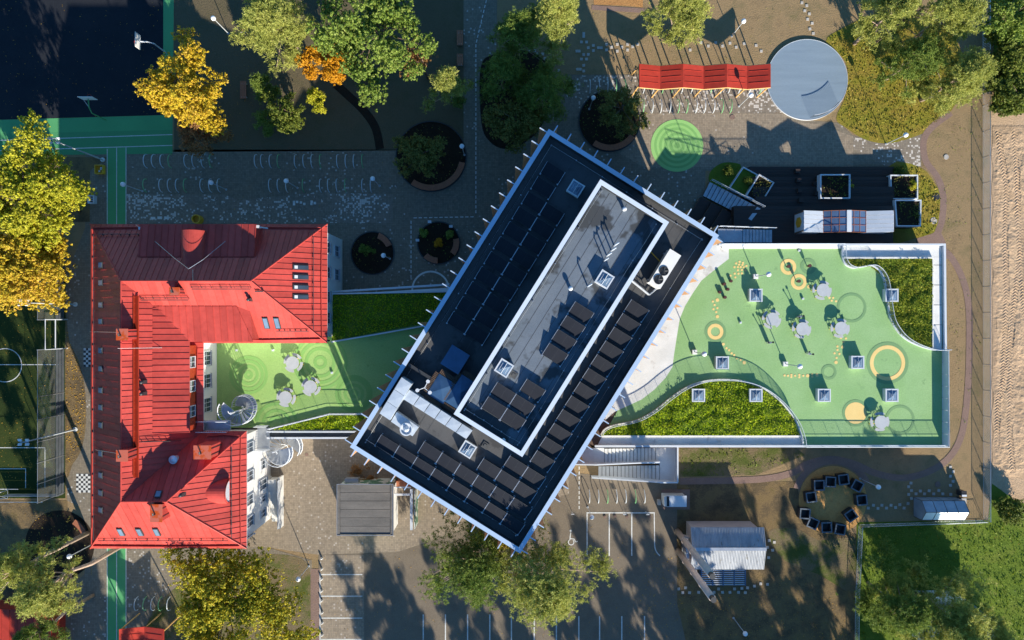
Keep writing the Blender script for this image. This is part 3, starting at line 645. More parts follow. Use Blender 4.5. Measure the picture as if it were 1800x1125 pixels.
# west-wing court dormer: wall at x=-31.95, roof back to x=-34.9
dy0, dy1 = yis + .3, yin - .2
dm = part(MB().add([(-31.95, dy0, 8.9), (-31.95, dy1, 8.9), (-31.95, dy1, 10.75), (-31.95, dy0, 10.75), (-34.9, dy0, 11.2), (-34.9, dy1, 11.2), (-33.9, dy0, 10.6), (-33.9, dy1, 10.6)],
     [(0, 1, 2, 3), (0, 3, 4), (1, 5, 2)]), 'dormer_wall', redroof('red_cladding', (.46, .062, .025)), school)
for y in (-4.2, -6.6, -9.1): window(-31.95, y, 9.85, 1, 0, 1.15, 1.2, school, sill=False)
panels([Vector((-31.75, dy0 - .1, 10.72)), Vector((-31.75, 1.2, 10.72)), Vector((-35.1, 1.2, 11.38)), Vector((-35.1, dy0 - .1, 11.38))], roof, M['red'], .6)
# north-wing court dormer
panels([Vector((-31.9, -2.15, 10.72)), Vector((-25.5, -2.15, 10.72)), Vector((-26.9, 1.35, 11.32)), Vector((-35.2, 1.35, 11.32))], roof, M['red'], .66)
part(MB().add([(-25.6, -1.95, 8.8), (-25.6, -1.95, 10.68), (-26.9, 1.3, 11.25), (-25.75, 0.9, 10.9), (-32, -1.95, 8.8), (-32, -1.95, 10.68)], [(0, 1, 2, 3), (0, 4, 5, 1)]), 'dormer_wall', M['red'], school)
# north dormer: long and low, in shade
panels([Vector((-25.2, 9.45, 10.75)), Vector((-36.6, 9.45, 10.75)), Vector((-36.6, 6.2, 11.25)), Vector((-25.2, 6.2, 11.25))], roof, M['red'], .66)
part(MB().add([(-25.3, 9.3, 8.7), (-25.3, 9.3, 10.7), (-25.3, 6.2, 11.2), (-36.5, 9.3, 8.7), (-36.5, 9.3, 10.7), (-36.5, 6.2, 11.2)], [(0, 1, 2), (3, 5, 4), (0, 3, 4, 1)]), 'dormer_wall', M['red'], school)
for x in (-34.6, -31, -27.4): window(x, 9.3, 9.8, 0, 1, 1.3, 1.3, school, sill=False)
# barrel dormers
def barrel(c, axis, r, l0, l1, zb, name, n=16):
    """half-round vault along axis from l0 (front) to l1 (back)"""
    ax = Vector((*axis, 0)); u = Vector((-ax.y, ax.x, 0)); mb = MB(); vs = []
    for l in (l0, l1):
        for i in range(n + 1):
            a = math.pi * i / n; p = Vector((*c, zb)) + ax * l + u * r * math.cos(a) + Vector((0, 0, r * math.sin(a))); vs.append(p)
    mb.add(vs, [(i, i + 1, n + 2 + i, n + 1 + i) for i in range(n)] + [tuple(range(n + 1)), tuple(range(n + 1, 2 * n + 2))])
    mb.add([p + Vector((0, 0, 0)) for p in vs[:n + 1]] + [p - ax * -.0 for p in vs[:n + 1]], [])
    return part(mb, name, M['red'], school, smooth=False)
barrel((-31.25, 0), (0, 1), 1.2, 8.75, 4.4, 10.75, 'barrel_dormer')
bd = barrel((0, -17.1), (1, 0), 1.25, -28.3, -31.0, 9.65, 'barrel_dormer')
mb = MB(); n = 14; vs = [Vector((-28.26, -17.1 + 1.12 * math.cos(math.pi * i / n), 9.72 + 1.12 * math.sin(math.pi * i / n))) for i in range(n + 1)]
mb.add(vs, [tuple(range(n + 1))]); part(mb, 'arched_window', M['white_metal'], bd)
mb = MB()
for i in range(n):
    mb.tube([vs[i] + Vector((.03, 0, 0)), vs[i + 1] + Vector((.03, 0, 0))], .05, 5)
part(mb, 'window_frame', M['red'], bd)
# chimneys
M['red_wet'] = pm('chimney_cap_sheet', (.52, .13, .08), (.50, .075, .012), 1.1, .35, .05, lo=.47, hi=.53)
def chimney(px, py, sx, sy, ztop, face):
    p = G(px, py, ztop); zb = zs(FACES[face], p.x, p.y) - .6; mb = MB(); mb.box((p.x, p.y, (zb + ztop) / 2), (sx, sy, ztop - zb))
    o = part(mb, 'chimney', M['red'], school)
    c = MB().box((p.x, p.y, ztop + .04), (sx + .14, sy + .14, .08)); part(c, 'cap', M['red_wet'], o)
    s = MB()
    for k in (-.25, .25): s.box((p.x + sx / 2 + .015, p.y + sy * k, (zb + ztop) / 2), (.05, .05, ztop - zb - .1))
    s.tube([(p.x - .1, p.y - .1, ztop + .05), (p.x - .1, p.y - .1, ztop + .45), (p.x - .1, p.y + .12, ztop + .5)], .07, 6); part(s, 'flue', M['dark_metal'], o)
chimney(215, 588, .95, .95, 14.0, 'EW'); chimney(215, 801, .95, .95, 14.0, 'EW'); chimney(275, 902, 1.0, 1.55, 13.4, 'S'); chimney(356, 795, 1.55, 1.2, 11.9, 'NS'); chimney(307, 512, .85, .6, 13.3, 'SN')
# roof walk (long raised red strip) on the west wing
a, b = G(243, 520, 12.1), G(243, 838, 12.1)
mb = MB().obox(((a.x + b.x) / 2, (a.y + b.y) / 2, zs(FACES['EW'], a.x, 0) + .22), (.93, 0, .37), (0, 1, 0), (-.37, 0, .93), .44, abs(a.y - b.y), .10)
mb.box((a.x - .24, (a.y + b.y) / 2, zs(FACES['EW'], a.x, 0) + .18), (.04, abs(a.y - b.y), .5)); part(mb, 'roof_walk', redroof('red_walk', (.40, .045, .02)), roof)
def ladder_rail(p, q, face, posts=5):
    A, B = hit(*p, FACES[face]), hit(*q, FACES[face]); o, u, v, n = frame(FACES[face]); mb = MB(); d = (B - A)
    for k in (.14, .30):
        for s in (0, .28): mb.tube([A + n * k + v * s, B + n * k + v * s], .022, 4)
    for i in range(posts): mb.tube([A + d * i / (posts - 1), A + d * i / (posts - 1) + n * .3 + v * .28], .025, 4)
    part(mb, 'roof_ladder', M['dark_metal'], roof)
ladder_rail((250, 525), (333, 525), 'SN'); ladder_rail((338, 506), (442, 506), 'SN', 7); ladder_rail((250, 776), (318, 774), 'EW', 7)
# roof windows
def roof_window(px, py, w, h, face):
    c = hit(px, py, FACES[face]); o, u, v, n = frame(FACES[face])
    f = part(MB().obox(c + n * .06, u, v, n, w, h, .16), 'roof_window', M['dark_metal'], school)
    part(MB().obox(c + n * .15, u, v, n, w - .16, h - .16, .03), 'pane', M['pane_pale'] if face != 'EN' else M['pane'], f)
    part(MB().obox(c + n * .15 + v * h * .30, u, v, n, w - .2, h * .20, .04), 'blind', M['white_metal'], f) if face in ('EN',) else None
    return f
for y in (470, 487, 505, 522): roof_window(528, y, .5, 1.6, 'EN')
for x in (468, 487.5): roof_window(x, 567, .55, 1.35, 'SN')
for y in (466, 497, 536, 565, 616, 648, 686, 716, 747, 797, 835, 866, 896): roof_window(178.5, y, .62, .85, 'W')
for x in (213, 246, 276): roof_window(x, 934, .55, 1.15, 'S')
roof_window(279, 869, .6, .7, 'NS')
# roof vents
for (x, y, f) in [(255, 671, 'EW'), (255, 691, 'EW'), (441, 527, 'SN'), (323, 868, 'NS')]:
    c = hit(x, y, FACES[f]); mb = MB().box((c.x, c.y, c.z + .2), (.32, .32, .7)); mb.sphere((c.x, c.y, c.z + .72), .17, 10, 6); part(mb, 'roof_vent', M['dark_metal'], roof)
c = hit(312, 805, FACES['EW']); mb = MB().cyl((c.x, c.y), .30, c.z - .3, c.z + .8, 18); mb.cyl((c.x, c.y), .42, c.z + .8, c.z + .92, 20); mb.cyl((c.x, c.y), .36, c.z + .92, c.z + 1.1, 20, .12); part(mb, 'roof_fan', M['duct_metal'], roof)
# lightning conductors and downpipe boxes
mb = MB()
def cable(pts, face, h=.12):
    P = [hit(*p, FACES[face]) + Vector((0, 0, h)) for p in pts]; mb.tube(P, .022, 4)
cable([(248, 397), (280, 425), (315, 455), (340, 474)], 'N', 1.0); cable([(340, 474), (365, 458), (405, 425), (450, 396)], 'N', 1.0); cable([(340, 474), (340, 494)], 'N')
cable([(212, 612), (334, 610)], 'EW', .5); cable([(160, 583), (212, 584)], 'W', .2); cable([(213, 797), (170, 790)], 'W', .2)
part(mb, 'lightning_cable', M['galv'], roof)
mb = MB()
for (x, y, z) in [(245, 401, 10.6), (452, 398, 10.6), (343, 606, 8.6), (452, 596, 8.6), (337, 769, 8.8)]:
    p = G(x, y, z); mb.box((p.x, p.y, z - .3), (.26, .26, .5)); mb.tube([(p.x, p.y, z - .4), (p.x + .5, p.y + (.25 if y > 700 else .0), z - 1.5)], .08, 6)
part(mb, 'rain_hopper', M['white_metal'], school)

# spiral stairs -----------------------------------------------------------
def spiral(label, cpx, z0, z1, r, a0, turns, platform):
    x, y = G2(*cpx, z1); t = thing('spiral_stair', label, 'stairs', (x, y, z0), 'white steel spiral stairs')
    part(MB().tube([(x, y, z0), (x, y, z1 + 1.1)], .09, 8), 'newel_post', M['white_metal'], t)
    n = int((z1 - z0) / .19)
    for i in range(n):
        a = a0 + turns * 2 * math.pi * i / n; b = a + turns * 2 * math.pi / n * .94; z = z0 + (i + 1) * (z1 - z0) / n
        part(MB().add([(x + .1 * math.cos(a), y + .1 * math.sin(a), z), (x + r * math.cos(a), y + r * math.sin(a), z), (x + r * math.cos(b), y + r * math.sin(b), z), (x + .1 * math.cos(b), y + .1 * math.sin(b), z)] +
                      [(x + .1 * math.cos(a), y + .1 * math.sin(a), z - .05), (x + r * math.cos(a), y + r * math.sin(a), z - .05), (x + r * math.cos(b), y + r * math.sin(b), z - .05), (x + .1 * math.cos(b), y + .1 * math.sin(b), z - .05)],
                      [(0, 1, 2, 3), (7, 6, 5, 4), (0, 4, 5, 1), (1, 5, 6, 2), (2, 6, 7, 3), (3, 7, 4, 0)]), 'step', M['galv'], t)
    H = lambda rr, dz: [(x + rr * math.cos(a0 + turns * 2 * math.pi * i / n), y + rr * math.sin(a0 + turns * 2 * math.pi * i / n), z0 + i * (z1 - z0) / n + dz) for i in range(n + 1)]
    part(MB().tube(H(r + .02, 1.15), .05, 6), 'handrail', M['white_metal'], t); part(MB().tube(H(r + .02, .12), .06, 6), 'stringer', M['white_metal'], t)
    part(MB().tube(H(.35, 1.1), .035, 6), 'inner_rail', M['white_metal'], t)
    mb = MB(); A, B = H(r + .02, .12), H(r + .02, 1.15)
    for i in range(n): mb.tube([A[i], B[i]], .018, 4); q = [(Vector(A[i]) + Vector(A[i + 1])) / 2, (Vector(B[i]) + Vector(B[i + 1])) / 2]; mb.tube(q, .014, 4)
    part(mb, 'balusters', M['white_metal'], t)
    if platform:
        (ax, ay), (bx, by) = [G2(*p, z1) for p in platform]
        part(MB().box(((ax + bx) / 2, (ay + by) / 2, z1 - .05), (abs(ax - bx), abs(ay - by), .10)), 'landing', M['galv'], t)
        mb = MB(); lo, hi = min(ay, by), max(ay, by)
        for yy in (lo, hi):
            mb.tube([(ax, yy, z1 + 1.1), (bx, yy, z1 + 1.1)], .045, 6); mb.tube([(ax, yy, z1 + .1), (bx, yy, z1 + .1)], .04, 6)
            for k in range(14): xx = ax + (bx - ax) * k / 13; mb.tube([(xx, yy, z1), (xx, yy, z1 + 1.1)], .02, 4)
        part(mb, 'landing_rail', M['white_metal'], t)
spiral('white steel spiral stair rising from the green court to a landing on the red roof', (413, 724), 4.0, 7.9, 1.45, math.radians(175), -1.1, [(352, 739), (405, 757)])
spiral('white steel spiral stair beside the white wall, leading down to the plaza', (486, 792), 0.0, 4.0, 1.75, math.radians(-40), 1.15, [(452, 748), (474, 790)])
# basement stair beside the south wing
sx0, sy0 = G2(484, 838); t = thing('basement_stair', 'narrow concrete stair with white side walls along the white school wall', 'stairs', (sx0, sy0, 0))
ya, yb = G2(0, 838)[1], G2(0, 916)[1]
for i in range(12):
    yy = yb + (ya - yb) * (i + .5) / 12; part(MB().box((sx0 + .15, yy, .10 + i * .06), (.95, (ya - yb) / 12 - .03, .18 + i * .12)), 'step', M['concrete'], t)
part(MB().box((sx0 + .85, (ya + yb) / 2 - .15, .65), (.22, ya - yb + .7, 1.3)), 'side_wall', M['white_concrete'], t)
part(MB().box((sx0 - .48, (ya + yb) / 2 + .4, .55), (.18, ya - yb - .6, 1.1)), 'side_wall', M['white_concrete'], t)
part(MB().wall([(sx0 + .98, ya), (sx0 + .98, yb - .3)], .04, 1.3, 2.1), 'rail', M['white_metal'], t)
# ---------------------------------------------------------------- the dark flat-roofed building
M['cap_white'] = pm('penthouse_cap_metal', (.60, .67, .78), (.55, .62, .74), .4, .4, .03)
VX, UX = Vector((-.530, -.848, 0)), Vector((.848, -.530, 0))
O = G(965, 228, 12.3); O.z = 0
RZB = math.atan2(UX.y, UX.x)
def UV(u, v, z=0.0): return O + UX * u + VX * v + Vector((0, 0, z))
def uvbox(mb, u0, u1, v0, v1, z0, z1):
    return mb.obox(UV((u0 + u1) / 2, (v0 + v1) / 2, (z0 + z1) / 2), UX, VX, (0, 0, 1), abs(u1 - u0), abs(v1 - v0), abs(z1 - z0))
BU, BV = 19.2, 36.0
block = thing('dark_roof_building', 'long dark flat-roofed building set diagonally, with timber fins and penthouse', 'building', UV(BU / 2, BV / 2))
part(uvbox(MB(), .35, BU - .35, .35, BV - .35, 0, 11.0), 'wall', M['brown_wall'], block)
part(uvbox(MB(), .02, BU - .02, .02, BV - .02, 11.0, 11.2), 'roof', M['main_felt'], block)
mb = MB()
for (a, b, c, d) in [(0, .33, 0, BV), (BU - .33, BU, 0, BV), (.33, BU - .33, 0, .33), (.33, BU - .33, BV - .33, BV)]: uvbox(mb, a, b, c, d, 10.9, 12.2)
part(mb, 'parapet', M['dark_metal'], block)
mb = MB(); e = .06
for (a, b, c, d) in [(-e, .36, -e, BV + e), (BU - .36, BU + e, -e, BV + e), (.36, BU - .36, -e, .36), (.36, BU - .36, BV - .36, BV + e)]: uvbox(mb, a, b, c, d, 12.2, 12.3)
part(mb, 'parapet_cap', M['parapet_cap'], block)
# storey windows between the fins
for v0 in np.arange(2.0, 35, 2.96):
    for zz in (2.0, 6.2, 9.6):
        for (u, sgn) in ((.34, -1), (BU - .34, 1)):
            part(uvbox(MB(), u, u + sgn * .06, v0, v0 + 1.3, zz - .8, zz + .8), 'window', M['pane'], block)
# vertical fins
def fin(u, v, along_u):
    mb = MB()
    if along_u: uvbox(mb, u[0], u[1], v - .035, v + .035, 3.9, 12.24)
    else: uvbox(mb, u - .035, u + .035, v[0], v[1], 3.9, 12.24)
    f = part(mb, 'fin', M['timber'], block); c = MB()
    if along_u: uvbox(c, u[0] - .01, u[1] + .01, v - .048, v + .048, 12.24, 12.29)
    else: uvbox(c, u - .048, u + .048, v[0] - .01, v[1] + .01, 12.24, 12.29)
    part(c, 'fin_cap', M['parapet_cap'], f)
nv, nu = 25, 13
for i in range(nv):
    v = .3 + (BV - .6) * i / (nv - 1); fin((-.85, -.07), v, True); fin((BU + .07, BU + .68), v, True)
for i in range(nu):
    u = .5 + (BU - 1.0) * i / (nu - 1); fin(u, (-.8, -.07), False); fin(u, (BV + .07, BV + .8), False)
# penthouse
pu0, pu1, pv0, pv1 = 6.77, 14.08, 2.25, 27.5
part(uvbox(MB(), pu0 + .12, pu1 - .12, pv0 + .12, pv1 - .12, 11.2, 14.5), 'penthouse_wall', M['dark_metal'], block)
part(uvbox(MB(), pu0 + .1, pu1 - .1, pv0 + .1, pv1 - .1, 14.5, 14.7), 'penthouse_roof', M['roof_felt'], block)
mb = MB(); c2 = MB()
for (a, b, c, d) in [(pu0, pu0 + .3, pv0, pv1), (pu1 - .3, pu1, pv0, pv1), (pu0 + .3, pu1 - .3, pv0, pv0 + .3), (pu0 + .3, pu1 - .3, pv1 - .3, pv1)]: uvbox(mb, a, b, c, d, 14.4, 15.46)
for (a, b, c, d) in [(pu0 - .05, pu0 + .34, pv0 - .05, pv1 + .05), (pu1 - .34, pu1 + .05, pv0 - .05, pv1 + .05), (pu0 + .34, pu1 - .34, pv0 - .05, pv0 + .34), (pu0 + .34, pu1 - .34, pv1 - .34, pv1 + .05)]: uvbox(c2, a, b, c, d, 15.46, 15.54)
part(mb, 'penthouse_parapet', M['dark_metal'], block); part(c2, 'penthouse_cap', M['cap_white'], block)
# felt seams (real lap strips) on the roofs
for k in range(1, 7): part(uvbox(MB(), pu0 + .4, pu1 - .4, 0, .01, 14.7, 14.701) if False else uvbox(MB(), pu0 + .38 + k * .95, pu0 + .42 + k * .95, pv0 + .4, pv1 - .4, 14.7, 14.712), 'felt_lap', M['roof_felt_dry'], block)
for k in range(1, 6): part(uvbox(MB(), .5 + k * .98, .55 + k * .98, .5, BV - .5, 11.2, 11.212), 'felt_lap', M['roof_felt_dry'], block)
for k in range(1, 5): part(uvbox(MB(), 14.2 + k * .98, 14.25 + k * .98, .5, BV - .5, 11.2, 11.212), 'felt_lap', M['roof_felt_dry'], block)
# lightning cable round the parapet, with small feet
mb = MB()
for (u0, v0, u1, v1, z) in [(.9, .9, .9, BV - .9, 11.3), (.9, .9, BU - .9, .9, 11.3), (BU - 1.0, .9, BU - 1.0, BV - .9, 11.3), (.9, BV - 1.1, BU - .9, BV - 1.1, 11.3), (pu0 + .6, pv0 + .6, pu0 + .6, pv1 - .6, 14.8), (pu1 - .8, pv0 + .6, pu1 - .8, pv1 - .6, 14.8), (pu0 + .6, pv1 - .8, pu1 - .8, pv1 - .8, 14.8)]:
    a, b = UV(u0, v0, z), UV(u1, v1, z); P = [a.lerp(b, i / 12) + UX * R.uniform(-.05, .05) + VX * R.uniform(-.05, .05) for i in range(13)]; mb.tube(P, .018, 4)
    for p in P[::2]: mb.box((p.x, p.y, z - .03), (.12, .12, .12))
part(mb, 'lightning_cable', M['galv'], block)

# solar panels -------------------------------------------------------------
tilt = math.radians(13)
def solar_proto():
    t = thing('solar_panel', 'x', 'solar panel', (0, 0, 0))
    # local: x along UX, y = -VX direction is up-slope (high edge towards north-east)
    w, d = 2.03, 1.28; cy, sy = math.cos(tilt), math.sin(tilt); Y = Vector((0, cy, sy)); Z = Vector((0, -sy, cy)); c = Vector((0, 0, .34))
    part(MB().obox(c, (1, 0, 0), Y, Z, w, d, .035), 'module', M['solar'], t)
    mb = MB()
    for s in (-1, 1): part(MB().obox(c + Vector((s * w / 2, 0, 0)) + Z * .008, (1, 0, 0), Y, Z, .035, d + .04, .05), 'frame', M['galv'], t)
    mb = MB(); mb.obox(c + Y * d / 2 + Z * .008, (1, 0, 0), Y, Z, w, .022, .045); mb.obox(c - Y * d / 2 + Z * .008, (1, 0, 0), Y, Z, w, .022, .045); mb.obox(c + Z * .018, (1, 0, 0), Y, Z, .014, d, .006)
    part(mb, 'edge_strip', M['dark_metal'], t)
    for s in (-1, 1):
        mb = MB(); mb.tube([(s * w / 2 * .97, -d / 2, .01), (s * w / 2 * .97, -d / 2 * .98, .22)], .03, 4); mb.tube([(s * w / 2 * .97, d / 2 * .95, .01), (s * w / 2 * .97, d / 2 * .95, .45)], .03, 4)
        mb.box((s * w / 2 * .97, 0, .03), (.10, d + .15, .06)); mb.box((s * w / 2 * .97, -d / 2 - .06, .12), (.14, .14, .18))
        part(mb, 'mount', M['galv'], t)
    return t
sp = solar_proto(); used = [False]
def solar(u, v, z, label, group):
    p = UV(u, v, z)
    if not used[0]: o = sp; used[0] = True; o.location = p; o.rotation_euler = (0, 0, RZB); o['label'] = label; o['group'] = group
    else: o = clone(sp, p, RZB, label, group)
for k in range(11):
    if True: solar(2.45, 3.15 + 1.72 * k, 11.2, 'dark solar panel, outer column of the shaded roof strip, %s row from its north end' % ORD[k], 'solar panels in the shaded strip')
    if k >= 2: solar(4.52, 3.15 + 1.72 * k, 11.2, 'dark solar panel, inner column of the shaded roof strip, %s row from its north end' % ORD[k], 'solar panels in the shaded strip')
for k in range(12): solar(16.5, 10.2 + 1.57 * k, 11.2, '%s solar panel in the single column below the white fan unit' % ORD[k], 'solar panels in the sunlit strip')
for k in range(8): solar(2.85 + 2.06 * k, 34.2, 11.2, '%s solar panel from the west in the long row nearest the parapet' % ORD[k], 'solar panels at the south end')
for k in range(6): solar(6.75 + 2.06 * k, 32.55, 11.2, '%s solar panel from the west in the second row from the parapet' % ORD[k], 'solar panels at the south end')
for k in range(3): solar(12.5 + 2.06 * k, 30.9, 11.2, '%s solar panel from the west in the third row from the parapet' % ORD[k], 'solar panels at the south end')
for k in range(2): solar(14.55 + 2.06 * k, 29.3, 11.2, '%s solar panel in the shortest row, below the penthouse corner' % ORD[k], 'solar panels at the south end')
for k in range(4): solar(11.75, 13.5 + 1.5 * k, 14.7, '%s of four single solar panels on the raised penthouse roof' % ORD[k], 'solar panels on the penthouse')
solar(11.75, 21.9, 14.7, 'lone solar panel on the penthouse beside the skylight dome', 'solar panels on the penthouse')
for r_, v in ((0, 23.6), (1, 25.15)):
    for c_, u in ((0, 9.6), (1, 11.66)): solar(u, v, 14.7, '%s solar panel of the %s pair on the penthouse roof' % (('outer', 'inner')[c_], ('upper', 'lower')[r_]), 'solar panels on the penthouse')

# roof lights, fan unit, ducts, boxes --------------------------------------
def dome(name, label, p, size, h, rz, cat='skylight', group='square roof lights', grid=5, pale=True):
    t = thing(name, label, cat, p, group, rz); s = size / 2
    part2 = lambda mb, nm, m, par=t: link(nm, mb.mesh(nm), m, par)
    part2(MB().box((0, 0, h * .46), (size, size, h * .92)), 'curb', M['white_concrete'])
    mb = MB()
    for a in (-1, 1): mb.box((a * (s - .05), 0, h * .96), (.13, size + .06, h * .1)); mb.box((0, a * (s - .05), h * .96), (size - .2, .13, h * .1))
    part2(mb, 'frame', M['white_metal'])
    q = s - .11; zt = h * .94; ap = h * .94 + size * .16
    gl = link('dome', MB().add([(-q, -q, zt), (q, -q, zt), (q, q, zt), (-q, q, zt), (0, -.05, ap), (0, .05, ap)], [(0, 1, 4), (1, 2, 5, 4), (2, 3, 5), (3, 0, 4, 5)]).mesh('dome'), M['pane_pale'], t)
    mb = MB(); mb.tube([(0, -q, zt + .04), (0, 0, ap + .02), (0, q, zt + .04)], .03, 4)
    for k in range(1, grid): x = -q + 2 * q * k / grid; zz = zt + (ap - zt) * (1 - abs(x) / q); mb.tube([(x, -q * (1 - (1 - abs(x) / q) * .95), zz + .012), (x, q * (1 - (1 - abs(x) / q) * .95), zz + .012)], .014, 3)
    part2(mb, 'glazing_bar', M['white_metal'])
    return t
def uv_of(px, py, z): d = G(px, py, z) - O; return d.dot(UX), d.dot(VX)
for px, py, zr, h, lab in [(1012, 331, 11.2, .55, 'shaded square roof light near the north corner of the dark roof'), (1063, 491, 14.7, .6, 'square roof light near the upper end of the penthouse roof'),
                           (886, 647, 14.7, .6, 'square roof light near the lower end of the penthouse roof'), (822, 790, 11.2, .6, 'square roof light between the metal duct and the solar rows')]:
    g = G(px, py, zr + h); dome('roof_light', lab, (g.x, g.y, zr), 1.32, h, RZB, group='roof lights of the dark building')
# cooling unit with two fans
c = G(1169.5, 472.5, 13.1); t = thing('cooling_unit', 'white rooftop cooling unit with two black fans', 'air conditioner', (c.x, c.y, 11.2)); cu, cv = (c - O).dot(UX), (c - O).dot(VX)
part(uvbox(MB(), cu - .6, cu + .6, cv - 1.85, cv + 1.85, 11.45, 13.0), 'casing', M['white_wall'], t)
part(uvbox(MB(), cu - .62, cu + .62, cv - 1.87, cv + 1.87, 13.0, 13.07), 'top_panel', M['white_wall'], t)
for dv in (.25, 1.2):
    p = UV(cu, cv + dv, 13.07); f = part(MB().cyl((p.x, p.y), .42, 13.05, 13.09, 24), 'fan', M['black'], t)
    mb = MB().ring((p.x, p.y), .41, .46, 13.05, 13.13, 24)
    for k in range(5): a = k * 2 * math.pi / 5; mb.obox((p.x + .2 * math.cos(a), p.y + .2 * math.sin(a), 13.105), (math.cos(a), math.sin(a), 0), (-math.sin(a), math.cos(a), .3), (0, -.3, 1), .36, .12, .02)
    mb.cyl((p.x, p.y), .07, 13.08, 13.14, 10); part(mb, 'blades', M['dark_metal'], f)
mb = MB()
for dv in (-1.5, 1.5): uvbox(mb, cu - .7, cu + .7, cv + dv - .08, cv + dv + .08, 11.2, 11.45)
part(mb, 'feet', M['galv'], t)
P = [UV(cu - 2.9, cv - 1.2, 11.35), UV(cu - 1.6, cv - .9, 11.4), UV(cu - .6, cv - .6, 11.6)]; part(MB().tube(P, .06, 6), 'pipe', M['yellow'], t)
# maintenance railing
t = thing('roof_railing', 'low L-shaped metal railing beside the rooftop fan unit', 'railing', UV(cu - 1, cv + 2.8, 11.2)); mb = MB()
pts = [UV(14.3, cv + 2.45), UV(cu + .2, cv + 2.75), UV(cu + .65, cv + 1.3)]
for zz in (11.5, 11.85, 12.2): mb.tube([p + Vector((0, 0, zz)) for p in pts], .05, 5)
part(mb, 'rail', M['white_metal'], t); mb = MB()
for a, b in zip(pts[:-1], pts[1:]):
    for k in range(4): p = a.lerp(b, k / 3); mb.tube([p + Vector((0, 0, 11.2)), p + Vector((0, 0, 12.2))], .035, 5)
part(mb, 'post', M['galv'], t)
# sheet-metal ducts (L shape)
t = thing('metal_duct', 'L-shaped silver sheet-metal duct casing on the dark roof', 'duct', G(760, 715, 11.2))
def pxprism(pts, z0, z1): return MB().prism(GL(pts, z1), z0, z1)
def strip(p0, p1, q0, q1, n, z0, z1, name):
    for i in range(n):
        a, b = i / n + .004, (i + 1) / n - .004; L4 = [Vector(p0).lerp(Vector(p1), a), Vector(p0).lerp(Vector(p1), b), Vector(q0).lerp(Vector(q1), b), Vector(q0).lerp(Vector(q1), a)]
        P = GL([(v.x, v.y) for v in L4], z1); cx, cy = sum(p[0] for p in P) / 4, sum(p[1] for p in P) / 4; m_ = MB().prism(P, z0, z1 - .02)
        m_.add([(p[0], p[1], z1 - .02) for p in P] + [(cx, cy, z1 + R.uniform(.0, .018))], [(0, 1, 4), (1, 2, 4), (2, 3, 4), (3, 0, 4)]); part(m_, name, M['duct_metal'], t)
strip((706, 663), (667, 727), (724, 675), (685, 739), 3, 11.3, 13.0, 'duct_section')
strip((687, 741), (725, 767), (697, 724), (736, 751), 2, 11.3, 12.2, 'duct_section')
strip((719, 685), (831, 757), (708, 701), (820, 772), 6, 11.3, 12.6, 'duct_section')
c = G(714, 755, 12.9); mb = MB().cyl((c.x, c.y), .48, 12.2, 12.6, 24); mb.cyl((c.x, c.y), .62, 12.6, 12.75, 24, .5); mb.cyl((c.x, c.y), .3, 12.75, 13.15, 20, .08); mb.ring((c.x, c.y), .5, .62, 12.75, 12.9, 24)
solo(mb, 'exhaust_cowl', M['white_metal'], 'round white exhaust cowl on the silver duct', 'vent')
# hatch; its smooth metal lid is coloured blue as if reflecting the sky
t = thing('roof_hatch', 'square hatch box, metal lid tinted with sky reflection, in the shaded part of the dark roof', 'roof hatch', G(800, 632, 11.2)); g = G(800, 632, 12.5)
hu, hv = (g - O).dot(UX), (g - O).dot(VX)
part(uvbox(MB(), hu - .92, hu + .92, hv - 1.0, hv + 1.0, 11.2, 12.42), 'casing', M['dark_metal'], t); part(uvbox(MB(), hu - 1.0, hu + 1.0, hv - 1.08, hv + 1.08, 12.42, 12.5), 'lid', M['blue_and_sky_tint'], t)
# slatted lantern with blue hipped glass
t = thing('slatted_lantern', 'blue hipped glass lantern with a slatted timber border beside the penthouse', 'skylight', G(800, 685, 11.2))
for (a, b, c_, d) in [(hu - .95 + .35, hu + .95 + .35, hv + 2.0, hv + 4.3), (hu + 1.3, hu + 3.0, hv + 0.9, hv + 4.0)]:
    uc, vc = (a + b) / 2, (c_ + d) / 2; z = 12.1
    part(uvbox(MB(), a, b, c_, d, 11.2, z), 'base', M['dark_metal'], t)
    part(MB().add([UV(a, c_, z), UV(b, c_, z), UV(b, d, z), UV(a, d, z), UV(uc, vc, z + .22)], [(0, 1, 4), (1, 2, 4), (2, 3, 4), (3, 0, 4)]), 'glass_hip', M['blue_and_sky_tint'], t)
    for k in range(int((b - a) / .16)):
        for vv in (c_ - .28, d + .28): part(uvbox(MB(), a + k * .16, a + k * .16 + .09, vv - .22, vv + .22, z - .1, z + .05), 'slat', M['brown_wall'], t)
    for k in range(int((d - c_) / .16)): part(uvbox(MB(), a - .42, a - .05, c_ + k * .16, c_ + k * .16 + .09, z - .1, z + .05), 'slat', M['brown_wall'], t)
# low step wall between roof strips
solo(uvbox(MB(), .5, 5.0, 26.2, 26.5, 11.2, 12.1), 'roof_upstand', M['dark_metal'], 'low dark upstand wall crossing the shaded roof strip', 'wall')
